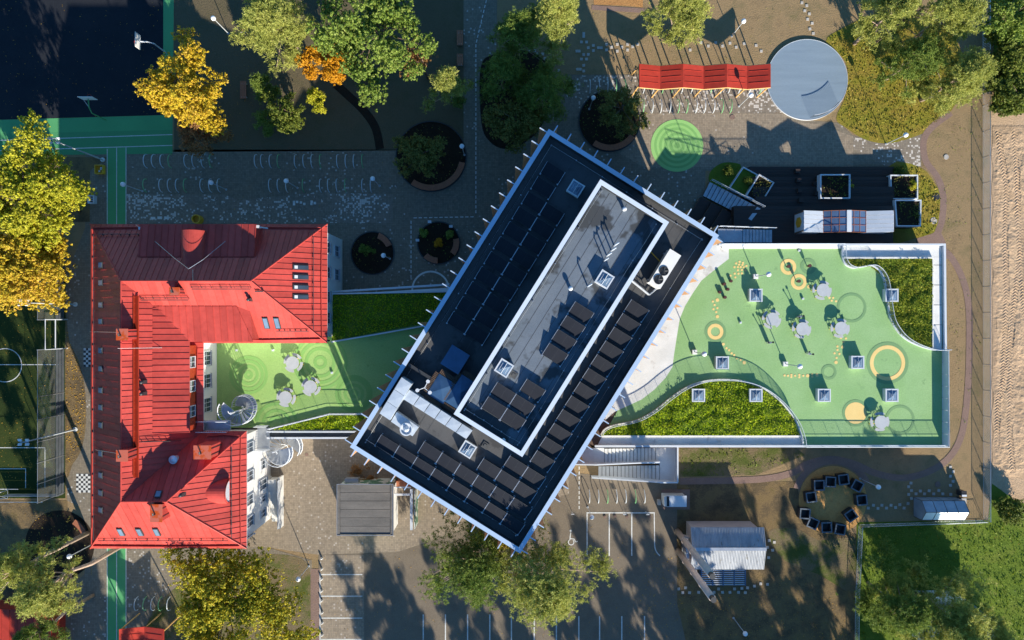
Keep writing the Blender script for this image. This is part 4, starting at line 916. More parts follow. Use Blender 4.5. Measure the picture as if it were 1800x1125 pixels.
# small roof vents
mb0 = None
VN = [((1098, 367), 14.7, .22, 'round white vent near the top end of the penthouse roof'), ((1003, 507), 14.7, .22, 'round white vent on the penthouse above the solar panels'), ((885, 774), 14.7, .2, 'round shaded vent at the lower corner of the penthouse'),
      ((1068, 449), 14.7, .1, 'bent pipe vent nearest the upper skylight of the penthouse'), ((1076, 440), 14.7, .1, 'tallest bent pipe vent of the group on the penthouse'), ((1081, 431), 14.7, .1, 'uppermost bent pipe vent of the group on the penthouse'), ((1063, 458), 14.7, .08, 'smallest bent pipe vent by the penthouse skylight'), ((1034, 503), 14.7, .1, 'cluster of pipes below the upper penthouse skylight')]
for (px, py), z, r, lab in VN:
    g = G(px, py, z + .5); mb = MB()
    if r > .15: mb.cyl((g.x, g.y), r * .7, z, z + .4, 14); mb.sphere((g.x, g.y, z + .45), r, 14, 8, .7)
    else: mb.tube([(g.x, g.y, z), (g.x, g.y, z + .9), (g.x + .15, g.y + .1, z + 1.05), (g.x + .28, g.y + .18, z + .95)], r * .7, 7)
    solo(mb, 'roof_vent', M['white_metal'], lab, 'vent')
for i, (px, py, lab) in enumerate([(853, 783, 'square felt-covered roof drain box by the south skylight'), (903, 659, 'square felt-covered roof drain box by the penthouse skylight')]):
    z = (11.2, 14.7)[i]; g = G(px, py, z); mb = MB(); mb.obox((g.x, g.y, z + .04), UX, VX, (0, 0, 1), .62, .62, .08); mb.obox((g.x, g.y, z + .10), UX, VX, (0, 0, 1), .3, .3, .06); solo(mb, 'roof_drain', M['roof_felt_dry'], lab, 'drain')
# three-armed lamp/antenna on the shaded roof
g = G(748, 680, 12.2); mb = MB().tube([(g.x, g.y, 11.2), (g.x, g.y, 13.2)], .05, 6)
for a in (60, 200, 320): p = (g.x + .7 * math.cos(math.radians(a)), g.y + .7 * math.sin(math.radians(a)), 13.1); mb.tube([(g.x, g.y, 13.1), p], .035, 5); mb.cyl(p[:2], .18, 13.0, 13.2, 12)
solo(mb, 'antenna_mast', M['white_metal'], 'small three-armed mast standing in the shaded roof corner', 'antenna')

# ---------------------------------------------------------------- terraces
TZ = 4.0
def top(name, pts, z, m, curve=0):
    P = GL(pts, TZ)
    if curve: P = smooth_curve(P, curve, True)
    return structure(MB().sheet(P, z), name, m)
def marks(c, r0, r1, z, m, n=48, name='rubber_ring'):
    x, y = G2(*c, TZ); structure(MB().ring((x, y), r0 * S(TZ), r1 * S(TZ), z - .004, z, n), name, M[m])
def spots(name, pts, m, z, parent=None):
    for (a, b, r) in pts:
        x, y = G2(a, b, TZ); structure(MB().cyl((x, y), r * S(TZ), z - .004, z, 14), name, M[m])
ET = thing('terrace_wing', 'low wing with a green playground roof, lawns and white edges', 'building', G(1400, 610))
part(MB().prism(GL([(1010, 783), (1661, 783), (1657.5, 430), (1262, 430), (1180, 500)], TZ), 0, TZ - .06), 'wall', M['brown_wall'], ET)
top('playground_surface', [(1050, 783), (1656, 783), (1656, 432), (1255, 432)], TZ, M['green_e'])
CURV = [(1281, 436), (1281, 455), (1264, 468), (1233, 493), (1218, 515), (1204, 538), (1195, 560), (1190, 590), (1185, 622), (1182, 645), (1170, 664), (1150, 685), (1128, 702), (1100, 715), (1080, 724), (1062, 740)]
top('concrete_path', CURV + [(1030, 770), (1010, 760), (1250, 400)], TZ + .012, M['concrete'])
# rings and dots
for (c, r, w, m) in [((1385.5, 469), 14, 6, 'yellow_mark'), ((1404, 495.5), 14, 6, 'yellow_mark'), ((1421, 468), 14, 6, 'green_ring'), ((1257.5, 583), 14, 6, 'yellow_mark'), ((1560, 638), 31, 6.5, 'yellow_mark'),
                     ((1497, 541), 26, 4.5, 'green_ring'), ((1457, 654), 13.5, 4.5, 'green_ring'), ((1582, 738), 26, 4.5, 'green_ring')]: marks(c, r - w, r, TZ + .018, m)
marks((1257.5, 583), 14.2, 19, TZ + .016, 'green_ring'); marks((1560, 638), 31.2, 37, TZ + .016, 'green_ring'); marks((1504, 726), 19.2, 23.5, TZ + .016, 'green_ring')
x, y = G2(1504, 726, TZ); structure(MB().cyl((x, y), 19 * S(TZ), TZ + .010, TZ + .018, 40), 'rubber_disc', M['yellow_mark'])
dots = [(1300, 460, 2), (1306, 462, 2), (1294, 463, 2), (1299, 465, 2), (1305, 465.5, 2), (1291, 469.5, 2), (1297, 469.5, 2), (1302, 469.5, 2), (1307.5, 470, 2), (1312, 467.5, 2), (1297, 475, 2), (1304, 474.5, 2), (1310, 475.5, 2), (1291.5, 481, 2), (1298, 481, 2), (1304, 480.5, 2), (1284, 484.5, 2), (1292.5, 487.5, 2),
        (1261, 527.5, 3.2), (1253, 530, 2), (1256, 536, 2), (1261, 541.5, 2), (1254, 543.5, 2), (1259, 548.5, 2), (1261, 556.5, 3), (1271.5, 605, 2.6), (1277, 612, 2), (1281.5, 615.5, 2), (1286, 621, 2), (1290.5, 624, 2), (1295, 630, 2), (1302, 632.5, 2), (1308, 637.5, 3),
        (1458, 523.5, 2), (1464.5, 523.5, 2), (1462, 528.5, 2), (1469.5, 529.5, 2), (1421.5, 504, 3), (1478, 594, 2), (1487, 595, 2), (1482.5, 601.5, 2), (1472, 609, 2), (1481.5, 610, 3), (1472, 615, 2), (1467, 621, 2), (1475.5, 622, 2), (1470.5, 629, 2), (1469.5, 637, 3),
        (1379, 660, 2), (1385, 660.5, 2), (1391, 659, 2), (1391, 662.5, 2), (1397.5, 660.5, 2), (1405, 659, 2), (1405, 663, 2), (1412, 660.5, 2), (1419.5, 660.5, 3), (1427.5, 658.5, 2), (1427.5, 662, 2), (1436, 659.5, 3)]
spots('rubber_dot', dots, 'yellow_mark', TZ + .018)
# roof lawns
NEL = [(1483, 456), (1560, 455), (1637, 455), (1637, 613), (1607, 604), (1583, 590), (1565, 566), (1558, 535), (1556, 508), (1549, 485), (1530, 468.5), (1505, 471), (1489, 467)]
SWL = [(1056, 765), (1230, 765), (1404, 765), (1394, 737), (1370, 707), (1338, 683), (1300, 671), (1250, 670), (1213, 679), (1180, 699), (1152, 722), (1118, 740), (1080, 748), (1064, 755)]
top('roof_lawn', NEL, TZ + .10, M['grass']); top('roof_lawn', SWL, TZ + .10, M['grass'])
# concrete margins
top('roof_margin', [(1478, 432), (1655, 432), (1655, 452), (1478, 452)], TZ + .03, M['concrete']); top('roof_margin', [(1639, 452.2), (1655, 452.2), (1655, 614), (1639, 614)], TZ + .03, M['white_concrete'])
top('roof_margin', [(1058, 767.5), (1409, 767.5), (1409, 783), (1050, 783)], TZ + .03, M['concrete'])
for y in (466, 501, 536, 571): structure(MB().ribbon([G2(1639, y, TZ), G2(1655, y, TZ)], .05, TZ + .036), 'slab_joint', M['dark_metal'])
for pp, w_, h_ in (([(1480, 453.5), (1638, 453.5)], .16, .34), ([(1638, 454.8), (1638, 614)], .12, .22), ([(1056, 766), (1408, 766)], .14, .22)):
    part(MB().wall(GL(pp, TZ), w_, TZ, TZ + h_), 'kerb', M['white_concrete'], ET)
mb = MB(); mb.wall(GL([(1262, 430.5), (1657.3, 430.5), (1660.8, 783.5), (1045, 783.5)], TZ), .22, TZ - .5, TZ + .36)
part(mb, 'edge_coping', M['white_metal'], ET)
part(MB().wall(GL([(1268, 434.7), (1478, 434.7)], TZ), .30, TZ, TZ + .16), 'kerb', M['white_concrete'], ET)
def railing(name, label, pts, zb, h=1.1, curve=0, post=1.4, lean=0.0, bars=.075, base=None, base_h=.28, cat='railing'):
    P = [Vector((*G2(a, b, zb), zb)) for a, b in pts]
    if curve: P = [Vector((*q, zb)) for q in smooth_curve([p.to_2d() for p in P], curve)]
    t = thing(name, label, cat, P[len(P) // 2])
    L2 = [p.to_2d() for p in P]
    if base: part(MB().wall([tuple(p) for p in L2], .16, zb, zb + base_h), 'base_band', base, t)
    up = Vector((0, 0, h)); part(MB().tube([p + up for p in P], .032, 5), 'top_rail', M['white_metal'], t); part(MB().tube([p + Vector((0, 0, .14)) for p in P], .02, 4), 'bottom_rail', M['white_metal'], t)
    acc = 0.0; nb = 0.0; mb = MB()
    for a, b in zip(P[:-1], P[1:]):
        l = (b - a).length; s = 0.0
        while s < l:
            q = a.lerp(b, s / l)
            if nb <= 0: mb.box((q.x, q.y, zb + h / 2 + .07), (.011, .011, h - .14)); nb += bars
            if acc <= 0: part(MB().box((q.x, q.y, zb + h / 2), (.032, .032, h)), 'post', M['white_metal'], t); acc += post
            s += bars; nb -= bars; acc -= bars
    part(mb, 'bars', M['white_metal'], t, kind='stuff'); return t
railing('curved_railing', 'wavy white railing round the brownish roof lawn at the corner', [(1480, 433), (1479, 448), (1482, 460), (1488, 467), (1500, 471), (1515, 469), (1530, 467), (1542, 474), (1552, 490), (1557, 515), (1560, 540), (1566, 565), (1583, 589), (1606, 604), (1638, 614.5), (1662, 614)], TZ, 1.1, 4, base=M['white_metal'])
railing('curved_railing', 'wavy white railing round the bright roof lawn by the stair', [(1056, 764), (1063, 754), (1080, 747), (1118, 739), (1150, 722), (1180, 698), (1212, 678), (1250, 668), (1300, 669), (1339, 681), (1371, 705), (1396, 736), (1408, 766), (1410, 783)], TZ, 1.1, 4, base=M['concrete'])
railing('straight_railing', 'straight white railing along the outer edge of the green playground', [(1660, 614), (1661.5, 784), (1412, 784)], TZ + .36, .75)
railing('straight_railing', 'straight white railing above the dark timber deck', [(1268, 429.5), (1480, 429.5)], TZ + .36, .75)
t = thing('parapet_screen', 'solid white parapet screen on the outer side of the playground', 'parapet', G(1656, 700, TZ))
for k in range(8):
    a, b = 616 + (782 - 616) * k / 8 + .3, 616 + (782 - 616) * (k + 1) / 8 - .3
    part(MB().wall(GL([(1656.5, a), (1656.5, b)], TZ), .07, TZ, TZ + 1.05), 'panel', M['white_metal'], t)
# square light shafts on the playground roof
for px, py, lab, hh in [(1329, 519, 'white light shaft box nearest the brown posts on the playground', .64), (1270, 638, 'white light shaft box near the small yellow ring', .64), (1508, 637, 'white light shaft box beside the big yellow ring', .64), (1449, 695, 'white light shaft box left of the yellow disc', .64),
                    (1568, 695, 'white light shaft box below the big yellow ring', .64), (1568, 519, 'white light shaft box standing in the brownish corner lawn', .66), (1228, 695, 'white light shaft box in the bright lawn, nearer the dark roof', .66), (1329, 695, 'white light shaft box in the bright lawn, farther from the dark roof', .66)]:
    g = G(px, py, TZ + hh); dome('light_shaft', lab, (g.x, g.y, TZ), 1.36, hh, 0, group='light shafts of the playground roof')
# picnic tables
def table_proto():
    t = thing('round_picnic_table', 'x', 'table', (0, 0, 0)); lk = lambda mb, nm, m: link(nm, mb.mesh(nm), m, t)
    lk(MB().cyl((0, 0), .70, .70, .75, 40), 'table_top', M['seat_grey'])
    for k in range(4): a = math.pi / 2 * k; lk(MB().ring((0, 0), .74, 1.04, .42, .46, 12, a + .22, a + math.pi / 2 - .22), 'seat', M['seat_grey'])
    for k in range(4):
        a = math.pi / 2 * k + math.pi / 4
        for d in (-.28, .28):
            c_, s_ = math.cos(a + d), math.sin(a + d)
            lk(MB().tube([(.98 * c_, .98 * s_, 0), (.9 * c_, .9 * s_, .41), (.35 * c_, .35 * s_, .36), (.3 * c_, .3 * s_, .70)], .042, 5), 'leg', M['yellow'])
    return t
tp = table_proto(); tu = [0]
for px, py, a, lab in [(1358, 561, .3, 'round pale picnic table nearest the brown posts'), (1411, 578, .5, 'round pale picnic table in the middle of the playground'), (1479, 577, .6, 'round pale picnic table by the large faint ring'), (1447, 510, .5, 'round pale picnic table by the yellow rings'), (1549, 742, .8, 'round pale picnic table beside the solid yellow disc'),
                       (514, 638, .3, 'round pale picnic table nearest the red eave in the green court'), (501.5, 699, .5, 'round pale picnic table nearest the spiral stair'), (545.5, 680, .2, 'round pale picnic table in the court nearest the dark roof')]:
    g = G(px, py, TZ + .75); loc = (g.x, g.y, TZ + .02)
    if tu[0] == 0: tp.location = loc; tp.rotation_euler.z = a; tp['label'] = lab; tp['group'] = 'round picnic tables'; tu[0] = 1
    else: clone(tp, loc, a, lab)
# brown play posts
for px, py, h, lab in [(1387, 468, .8, 'tall brown play post in the upper yellow ring'), (1405, 494, .8, 'tall brown play post in the lower yellow ring'), (1424, 467, .8, 'tall brown play post in the grey-green ring')]:
    g = G(px, py, TZ + h); mb = MB().tube([(g.x, g.y, TZ), (g.x, g.y, TZ + h * .55)], .05, 8); mb.cyl((g.x, g.y), .15, TZ + h * .5, TZ + h, 14, .19); solo(mb, 'play_post', M['brown_post'], lab, 'play post', 'brown play posts')
for px, py, h, lab in [(1274, 499, .7, 'tallest brown stool post, upper left of the cluster'), (1280, 508.5, .5, 'brown stool post in the middle of the cluster of five'), (1285.5, 494, .3, 'low brown stool post nearest the yellow dots'), (1265.5, 513.5, .3, 'low brown stool post nearest the concrete path'), (1275, 522.5, .5, 'brown stool post at the lower end of the cluster')]:
    g = G(px, py, TZ + h); mb = MB().cyl((g.x, g.y), .15, TZ, TZ + h, 14, .17); mb.cyl((g.x, g.y), .13, TZ + h, TZ + h + .02, 14); solo(mb, 'play_post', M['brown_post'], lab, 'play post', 'brown play posts')
# play instruments
for px, py, a, lab in [(1402, 557, .4, 'grey metal play instrument with two tubes above the middle table'), (1418, 621, -.6, 'grey metal play instrument with two tubes below the middle table'), (1349, 602, .1, 'grey metal play instrument with two tubes left of the middle table')]:
    x, y = G2(px, py, TZ); t = thing('play_instrument', lab, 'play equipment', (x, y, TZ), 'play instruments', a); lk = lambda mb, nm, m: link(nm, mb.mesh(nm), m, t)
    lk(MB().prism([(-.12, -.1), (.12, -.1), (.22, .1), (-.22, .1)], 0, .75), 'body', M['galv']); lk(MB().tube([(-.12, 0, .7), (-.2, 0, .95), (-.3, .05, 1.2)], .04, 6), 'tube', M['galv']); lk(MB().tube([(.12, 0, .7), (.16, 0, 1.0), (.14, .05, 1.25)], .04, 6), 'tube', M['galv'])
    lk(MB().cyl((-.3, .05), .09, 1.17, 1.24, 10), 'cap', M['black']); lk(MB().cyl((.14, .05), .11, 1.22, 1.3, 10), 'cap', M['black'])
# small floor lights
for px, py, lab in [(1410.5, 525, 'small floor light above the middle table'), (1404, 440.5, 'small floor light at the north edge of the playground'), (1301, 567, 'small floor light near the small yellow ring'), (416.5, 615.5, 'small floor light near the white windows of the green court'), (480.5, 615.5, 'small floor light near the upper table of the green court'), (584, 655, 'small floor light at the shadow edge of the green court')]:
    x, y = G2(px, py, TZ); mb = MB().box((x, y, TZ + .1), (.22, .22, .2)); mb.cyl((x, y), .06, TZ + .2, TZ + .24, 10); solo(mb, 'floor_light', M['white_metal'], lab, 'floor light')

# west terrace ------------------------------------------------------------
WT = thing('link_wing', 'low link wing with a green court roof between red and dark roofs', 'building', G(540, 660))
part(MB().prism(GL([(372, 601), (580, 601), (580, 518), (800, 505), (700, 765), (474, 768), (474, 752), (372, 752)], TZ), 0, TZ - .06), 'wall', M['white_wall'], WT)
top('court_surface', [(374, 602), (582, 600), (760, 560), (690, 725), (580, 726), (474, 752), (374, 752)], TZ, M['green_w'])
top('roof_lawn', [(584, 518), (795, 514), (755, 567), (584, 599)], TZ + .10, M['grass']); top('roof_lawn', [(476, 755), (578, 729), (700, 729), (680, 756)], TZ + .10, M['grass'])
for c, rs in [((437, 659), (8, 18, 27, 34)), ((563, 637), (12, 27, 38, 48)), ((622, 692), (8, 18, 28, 33)), ((486, 745), (14, 26, 38)), ((745, 625), (22, 34))]:
    for r in rs:
        if c == (486, 745): x, y = G2(*c, TZ); structure(MB().ring((x, y), (r - 5.5) * S(TZ), r * S(TZ), TZ + .012, TZ + .016, 30, math.radians(8), math.radians(172)), 'rubber_ring', M['green_ring_w'])
        else: marks(c, max(.1, r - 5.5), r, TZ + .016, 'green_ring_w')
for pp in ([(583.5, 601), (660, 588), (745, 573)], [(474, 754), (580, 727.5), (690, 727.5)], [(583, 516.5), (790, 512.5)], [(470, 758.5), (690, 758.5)]):
    part(MB().wall(GL(pp, TZ), .15, TZ, TZ + .3), 'kerb', M['white_metal'], WT)
part(MB().wall(GL([(470, 769.5), (690, 769.5)], TZ), .18, TZ - .6, TZ + .2), 'edge_coping', M['white_metal'], WT); part(MB().wall(GL([(584, 513), (790, 500)], TZ), .2, TZ - .9, TZ + .05), 'edge_coping', M['white_metal'], WT)
part(MB().prism(GL([(474, 760), (690, 760), (690, 768.5), (474, 768.5)], TZ), TZ - .3, TZ - .02), 'gutter', M['dark_metal'], WT)
railing('straight_railing', 'low white railing of the green court beside the spiral stair', [(474, 753), (580, 727), (640, 727)], TZ + .3, .75)
# half-round paved apron
x, y = G2(757, 505); structure(MB().ring((x, y - .3), 2.0, 2.2, .02, .05, 20, 0, math.pi), 'apron_edge', M['concrete'])
# ---------------------------------------------------------------- timber seating steps, stairs and planters north of the playground
DK = thing('seating_steps', 'dark timber amphitheatre steps climbing to the playground wing', 'deck', G(1450, 360))
ys = [293, 311, 328, 345, 362, 432]
for i in range(5):
    z = .45 * (i + 1); P = GL([(1300, ys[i]), (1572 if i < 4 else 1573, ys[i])], z); y0, y1 = P[0][1], G2(0, ys[i + 1], z if i == 4 else z + .45)[1]
    x0, x1 = G2(1316 + i * 4, 0, z)[0], G2(1570 + (2 if i < 3 else 0), 0, z)[0]
    if i == 4: x0, y1 = G2(1290, 0, z)[0], G2(0, 430, 4)[1] - .4
    nb = max(2, int(abs(y0 - y1) / .30))
    if i == 4: nb = 12
    part(MB().prism([(x0, y0 - .02), (x1, y0 - .02), (x1, y1 - (.02 if i < 4 else 0)), (x0, y1 - (.02 if i < 4 else 0))], 0, z - .045), 'step_base', M['deck'], DK)
    for k in range(nb):
        a, b = y0 + (y1 - y0) * k / nb, y0 + (y1 - y0) * (k + 1) / nb; part(MB().prism([(x0, a), (x1, a), (x1, b + .018), (x0, b + .018)], z - .04, z + R.uniform(-.003, .003)), 'board', M['deck'], DK)
for i, (xx, yy, zb) in enumerate([(1400, 302, 1), (1402, 318, 2), (1404, 336, 3), (1406, 353, 4), (1432, 324, 2), (1434, 341, 3)]):
    g = G(xx, yy, zb * .45); part(MB().box((g.x, g.y, zb * .45 + .21), (.5, .45, .42)), 'seat_block', M['deck'], DK)
# rotated part beside the dark building
DK2 = thing('seating_steps', 'dark timber steps turned parallel to the dark building, below the metal stair', 'deck', G(1280, 380))
c0 = G(1236, 346, 0)
for i in range(5):
    z = .42 * (i + 1); p = [(1232 + i * 19.5, 346 + i * 10.3), (1251.5 + i * 19.5, 356.3 + i * 10.3), (1222 + i * 19.5, 404 + i * 10), (1202 + i * 19.5, 394 + i * 10)]
    part(MB().prism(GL(p, z), 0, z), 'step_base', M['deck'], DK2)
    a, b = G(p[0][0], p[0][1], z), G(p[3][0], p[3][1], z); part(MB().wall([(a.x, a.y), (b.x, b.y)], .05, z - .06, z + .012), 'nosing', M['brown_wall'], DK2)
# metal stair 1 (rotated) and stair 2
def flight(label, a0, a1, b0, b1, n, z0, z1, name='outdoor_stair', m='galv', parent=None):
    """treads from edge a0-a1 (low end) to edge b0-b1 (high end), pixel corners"""
    t = parent or thing(name, label, 'stairs', G(*a0, 0))
    for i in range(n):
        z = z0 + (z1 - z0) * (i + 1) / n; f0, f1 = i / n, (i + .86) / n
        q = [Vector(a0).lerp(Vector(b0), f0), Vector(a0).lerp(Vector(b0), f1), Vector(a1).lerp(Vector(b1), f1), Vector(a1).lerp(Vector(b1), f0)]
        part(MB().prism(GL([tuple(v) for v in q], z), z - .06, z), 'tread', M[m], t)
    zl, zh = z0 - .02, z1 - .12; q = [(*G2(*a0, z0), zl), (*G2(*a1, z0), zl), (*G2(*b1, z1), zh), (*G2(*b0, z1), zh)]
    part(MB().add(q + [(p[0], p[1], p[2] - .12) for p in q], [(0, 1, 2, 3), (7, 6, 5, 4), (0, 4, 5, 1), (1, 5, 6, 2), (2, 6, 7, 3), (3, 7, 4, 0)]), 'gap_shade_slab', M['dark_metal'], t)  # dark slab added below so the tread gaps read as shaded risers
    return t
st = flight('pale metal stair with thirteen treads beside the planted beds', (1248, 320), (1236, 344), (1338, 367), (1322, 388), 13, 0.1, 2.25)
def rail_on(t, p, q, z0, z1, h=1.0, n=10):
    A, B = Vector((*G2(*p, z0), z0)), Vector((*G2(*q, z1), z1)); mb = MB()
    for k in (h, h * .55): mb.tube([A + Vector((0, 0, k)), B + Vector((0, 0, k))], .03, 5)
    part(mb, 'handrail', M['white_metal'], t); mb = MB()
    for i in range(n): p_ = A.lerp(B, i / (n - 1)); mb.box((p_.x, p_.y, p_.z + h / 2), (.03, .03, h))
    part(mb, 'rail_posts', M['white_metal'], t)
rail_on(st, (1248, 318), (1340, 365), .1, 2.25)
st2 = flight('short metal stair under the playground edge beside the dark building corner', (1357, 404), (1357, 426), (1305, 403), (1305, 426), 9, 2.25, 3.7)
part(MB().prism(GL([(1262, 402), (1305, 403), (1305, 426), (1262, 426)], 3.75), 2.2, 3.75), 'landing', M['galv'], st2); rail_on(st2, (1360, 402), (1262, 399), 3.0, 3.9, .9, 12)
# planted beds with white upstands
def bed(label, pts, z, zs_, m='bed', name='planter_bed'):
    P = GL(pts, z); t = thing(name, label, 'planter', (sum(p[0] for p in P) / len(P), sum(p[1] for p in P) / len(P), 0))
    part(MB().prism(offset(P, -.02, True) if False else P, 0, zs_), 'soil', M[m], t); part(MB().wall(P, .12, max(0, zs_ - .6), z, True), 'edge', M['white_metal'], t); return t
bed('white-edged planter sunk in the timber steps near their middle', [(1443, 307), (1494, 307), (1494, 348), (1443, 348)], 2.3, 2.05)
bed('white-edged planter at the upper end of the steps by the mossy lawn', [(1566, 308), (1613, 308), (1613, 349), (1567, 349)], 1.3, 1.05)
bed('white-edged planter beside the playhouse at the mossy lawn', [(1574, 352), (1619, 352), (1618, 397), (1577, 397)], 2.3, 2.05)
bed('grassy white-edged planter beside the metal stair', [(1307, 294), (1331, 307), (1310, 345), (1283, 330)], .8, .65, 'grass')
bed('dark white-edged planter at the head of the metal stair', [(1335, 307), (1360, 321), (1338, 357), (1312, 344)], 1.5, 1.3)
sheet('planting_bed', [(1246, 318), (1250, 300), (1268, 287), (1290, 286), (1303, 294), (1282, 331), (1262, 328)], .024, M['grass'], 3)
# ---------------------------------------------------------------- zigzag-roofed structures
def zigzag(t, x0, x1, y0, y1, n, zp, zd, m, first_peak=True, ribs=3, th=.10):
    """n roof panels folded along x; pixel extents taken at mid height"""
    zm = (zp + zd) / 2; X = [G2(x0 + (x1 - x0) * i / n, 0, zm)[0] for i in range(n + 1)]; ya, yb = G2(0, y0, zm)[1], G2(0, y1, zm)[1]
    Z = [zp if (i % 2 == 0) == first_peak else zd for i in range(n + 1)]
    for i in range(n):
        A, B, D, E = Vector((X[i], yb, Z[i])), Vector((X[i + 1], yb, Z[i + 1])), Vector((X[i + 1], ya, Z[i + 1])), Vector((X[i], ya, Z[i])); u = (B - A).normalized(); nn = u.cross(Vector((0, 1, 0))).normalized(); nn = nn if nn.z > 0 else -nn
        for k in range(ribs + 1):
            f0, f1 = k / (ribs + 1), (k + 1) / (ribs + 1) - .0015; mb = MB(); q = [A.lerp(E, f0), B.lerp(D, f0), B.lerp(D, f1), A.lerp(E, f1)]
            mb.add([p - nn * th for p in q] + q, [(3, 2, 1, 0), (4, 5, 6, 7), (0, 1, 5, 4), (1, 2, 6, 5), (2, 3, 7, 6), (3, 0, 4, 7)])
            if k: c = (q[0] + q[1]) / 2 + nn * .03; mb.obox(c - nn * .012, u, (0, 1, 0), nn, (B - A).length * .84, .035, .035)
            part(mb, 'roof_panel', m, t)
    return X, Z, ya, yb
sh = thing('bicycle_shelter', 'red zigzag-roofed bicycle shelter on slanting yellow timber posts', 'shelter', G(1238, 138))
X, Z, ya, yb = zigzag(sh, 1123, 1353, 114, 155, 6, 3.1, 2.5, M['red2'])
for i, (x, z) in enumerate(zip(X, Z)):
    for yy, dy in ((yb + .25, -.55), (ya - .25, .25)):
        part(MB().tube([(x - (.55 if yy < (ya + yb) / 2 else .5) + .15, yy + dy * .6, 0), (x, yy, z - .12)], .08, 6), 'post', M['post_wood'], sh)
    part(MB().box((x, (ya + yb) / 2, z - .18), (.10, ya - yb, .14)), 'beam', M['post_wood'], sh)
mb = MB()
for i in range(6):
    for yy in (ya, yb): mb.tube([(X[i], yy, Z[i] - .07), (X[i + 1], yy, Z[i + 1] - .07)], .07, 5)
part(mb, 'fascia', M['post_wood'], sh)
# playhouse on the deck
M['pane_blue'] = glassy('playhouse_glass', (.06, .10, .18), .1)
ph = thing('playhouse', 'pale zigzag-roofed playhouse with glass panes and a yellow hexagon, on the deck', 'shed', G(1490, 390, 2.25)); dz = 2.25
zm = 4.25; xs_ = [1411, 1449, 1488, 1524, 1569]; Xp = [G2(a, 0, zm)[0] for a in xs_]; Zp = [4.5, 4.0, 4.5, 4.0, 4.5]; ya, yb = G2(0, 370, zm)[1], G2(0, 408, zm)[1]
for i in range(4):
    A, B, D, E = Vector((Xp[i], yb, Zp[i])), Vector((Xp[i + 1], yb, Zp[i + 1])), Vector((Xp[i + 1], ya, Zp[i + 1])), Vector((Xp[i], ya, Zp[i])); u = (B - A).normalized(); nn = Vector((-u.z, 0, u.x)); L_ = (B - A).length
    glass = i in (1, 2)
    nrow = 3 if glass else 5
    for k in range(nrow):
        cols = 3 if glass else 1
        for j in range(cols):
            g = .03; q = [A.lerp(E, k / nrow).lerp(B.lerp(D, k / nrow), 0) + u * (L_ * j / cols + g), A.lerp(E, k / nrow) + u * (L_ * (j + 1) / cols - g), A.lerp(E, (k + 1) / nrow - .012) + u * (L_ * (j + 1) / cols - g), A.lerp(E, (k + 1) / nrow - .012) + u * (L_ * j / cols + g)]
            lift = 0 if glass else .04; mb = MB(); q2 = [q[0] + nn * lift, q[1] + nn * lift, q[2] - nn * .0, q[3] - nn * .0]
            mb.add([p - nn * .05 for p in q] + q2, [(3, 2, 1, 0), (4, 5, 6, 7), (0, 1, 5, 4), (1, 2, 6, 5), (2, 3, 7, 6), (3, 0, 4, 7)]); part(mb, 'roof_pane' if glass else 'roof_board', M['pane_blue'] if glass else M['white_metal'], ph)
    mb = MB()
    if glass:
        for j in range(4): mb.obox(A + u * (L_ * j / 3) + Vector((0, (ya - yb) / 2, 0)) + nn * .02, u, (0, 1, 0), nn, .035, ya - yb, .05)
        for k in range(4): mb.obox(A.lerp(E, k / 3) + u * L_ / 2 + nn * .02, u, (0, 1, 0), nn, L_, .03, .05)
        part(mb, 'rafters', M['bench_wood'], ph)
part(MB().box((Xp[2] + .15, (ya + yb) / 2, 4.53), (.50, ya - yb, .08)), 'ridge_board', M['white_metal'], ph)
for i in range(5):
    for yy in (ya - .12, yb + .12): part(MB().box((Xp[i], yy, (dz + Zp[i]) / 2), (.14, .14, Zp[i] - dz - .12)), 'post', M['brown_wall'], ph)
for i in (0, 3):   # clad end bays; the middle stays open
    for yy in (ya - .1, yb + .1): part(MB().add([(Xp[i], yy, dz), (Xp[i + 1], yy, dz), (Xp[i + 1], yy, Zp[i + 1] - .08), (Xp[i], yy, Zp[i] - .08), (Xp[i], yy - .05, dz), (Xp[i + 1], yy - .05, dz), (Xp[i + 1], yy - .05, Zp[i + 1] - .08), (Xp[i], yy - .05, Zp[i] - .08)], [(0, 1, 2, 3), (7, 6, 5, 4), (0, 4, 5, 1), (2, 6, 7, 3)]), 'wall', M['white_metal'], ph)
for sx, xx in ((-1, Xp[0]), (1, Xp[4])):
    part(MB().box((xx + sx * .02, (ya + yb) / 2, (dz + 4.4) / 2), (.06, ya - yb - .1, 4.4 - dz)), 'end_wall', M['white_metal'], ph)
cx = Xp[0] - .05; cy, czz = (ya + yb) / 2, 3.35; vs = [(cx, cy + .62 * math.cos(a), czz + .75 * math.sin(a)) for a in [math.pi / 6 + k * math.pi / 3 for k in range(6)]]
part(MB().add(vs + [(v[0] - .04, v[1], v[2]) for v in vs], [tuple(range(6)), tuple(range(6, 12))] + [(i, (i + 1) % 6, 6 + (i + 1) % 6, 6 + i) for i in range(6)]), 'hexagon_board', M['amber'], ph)
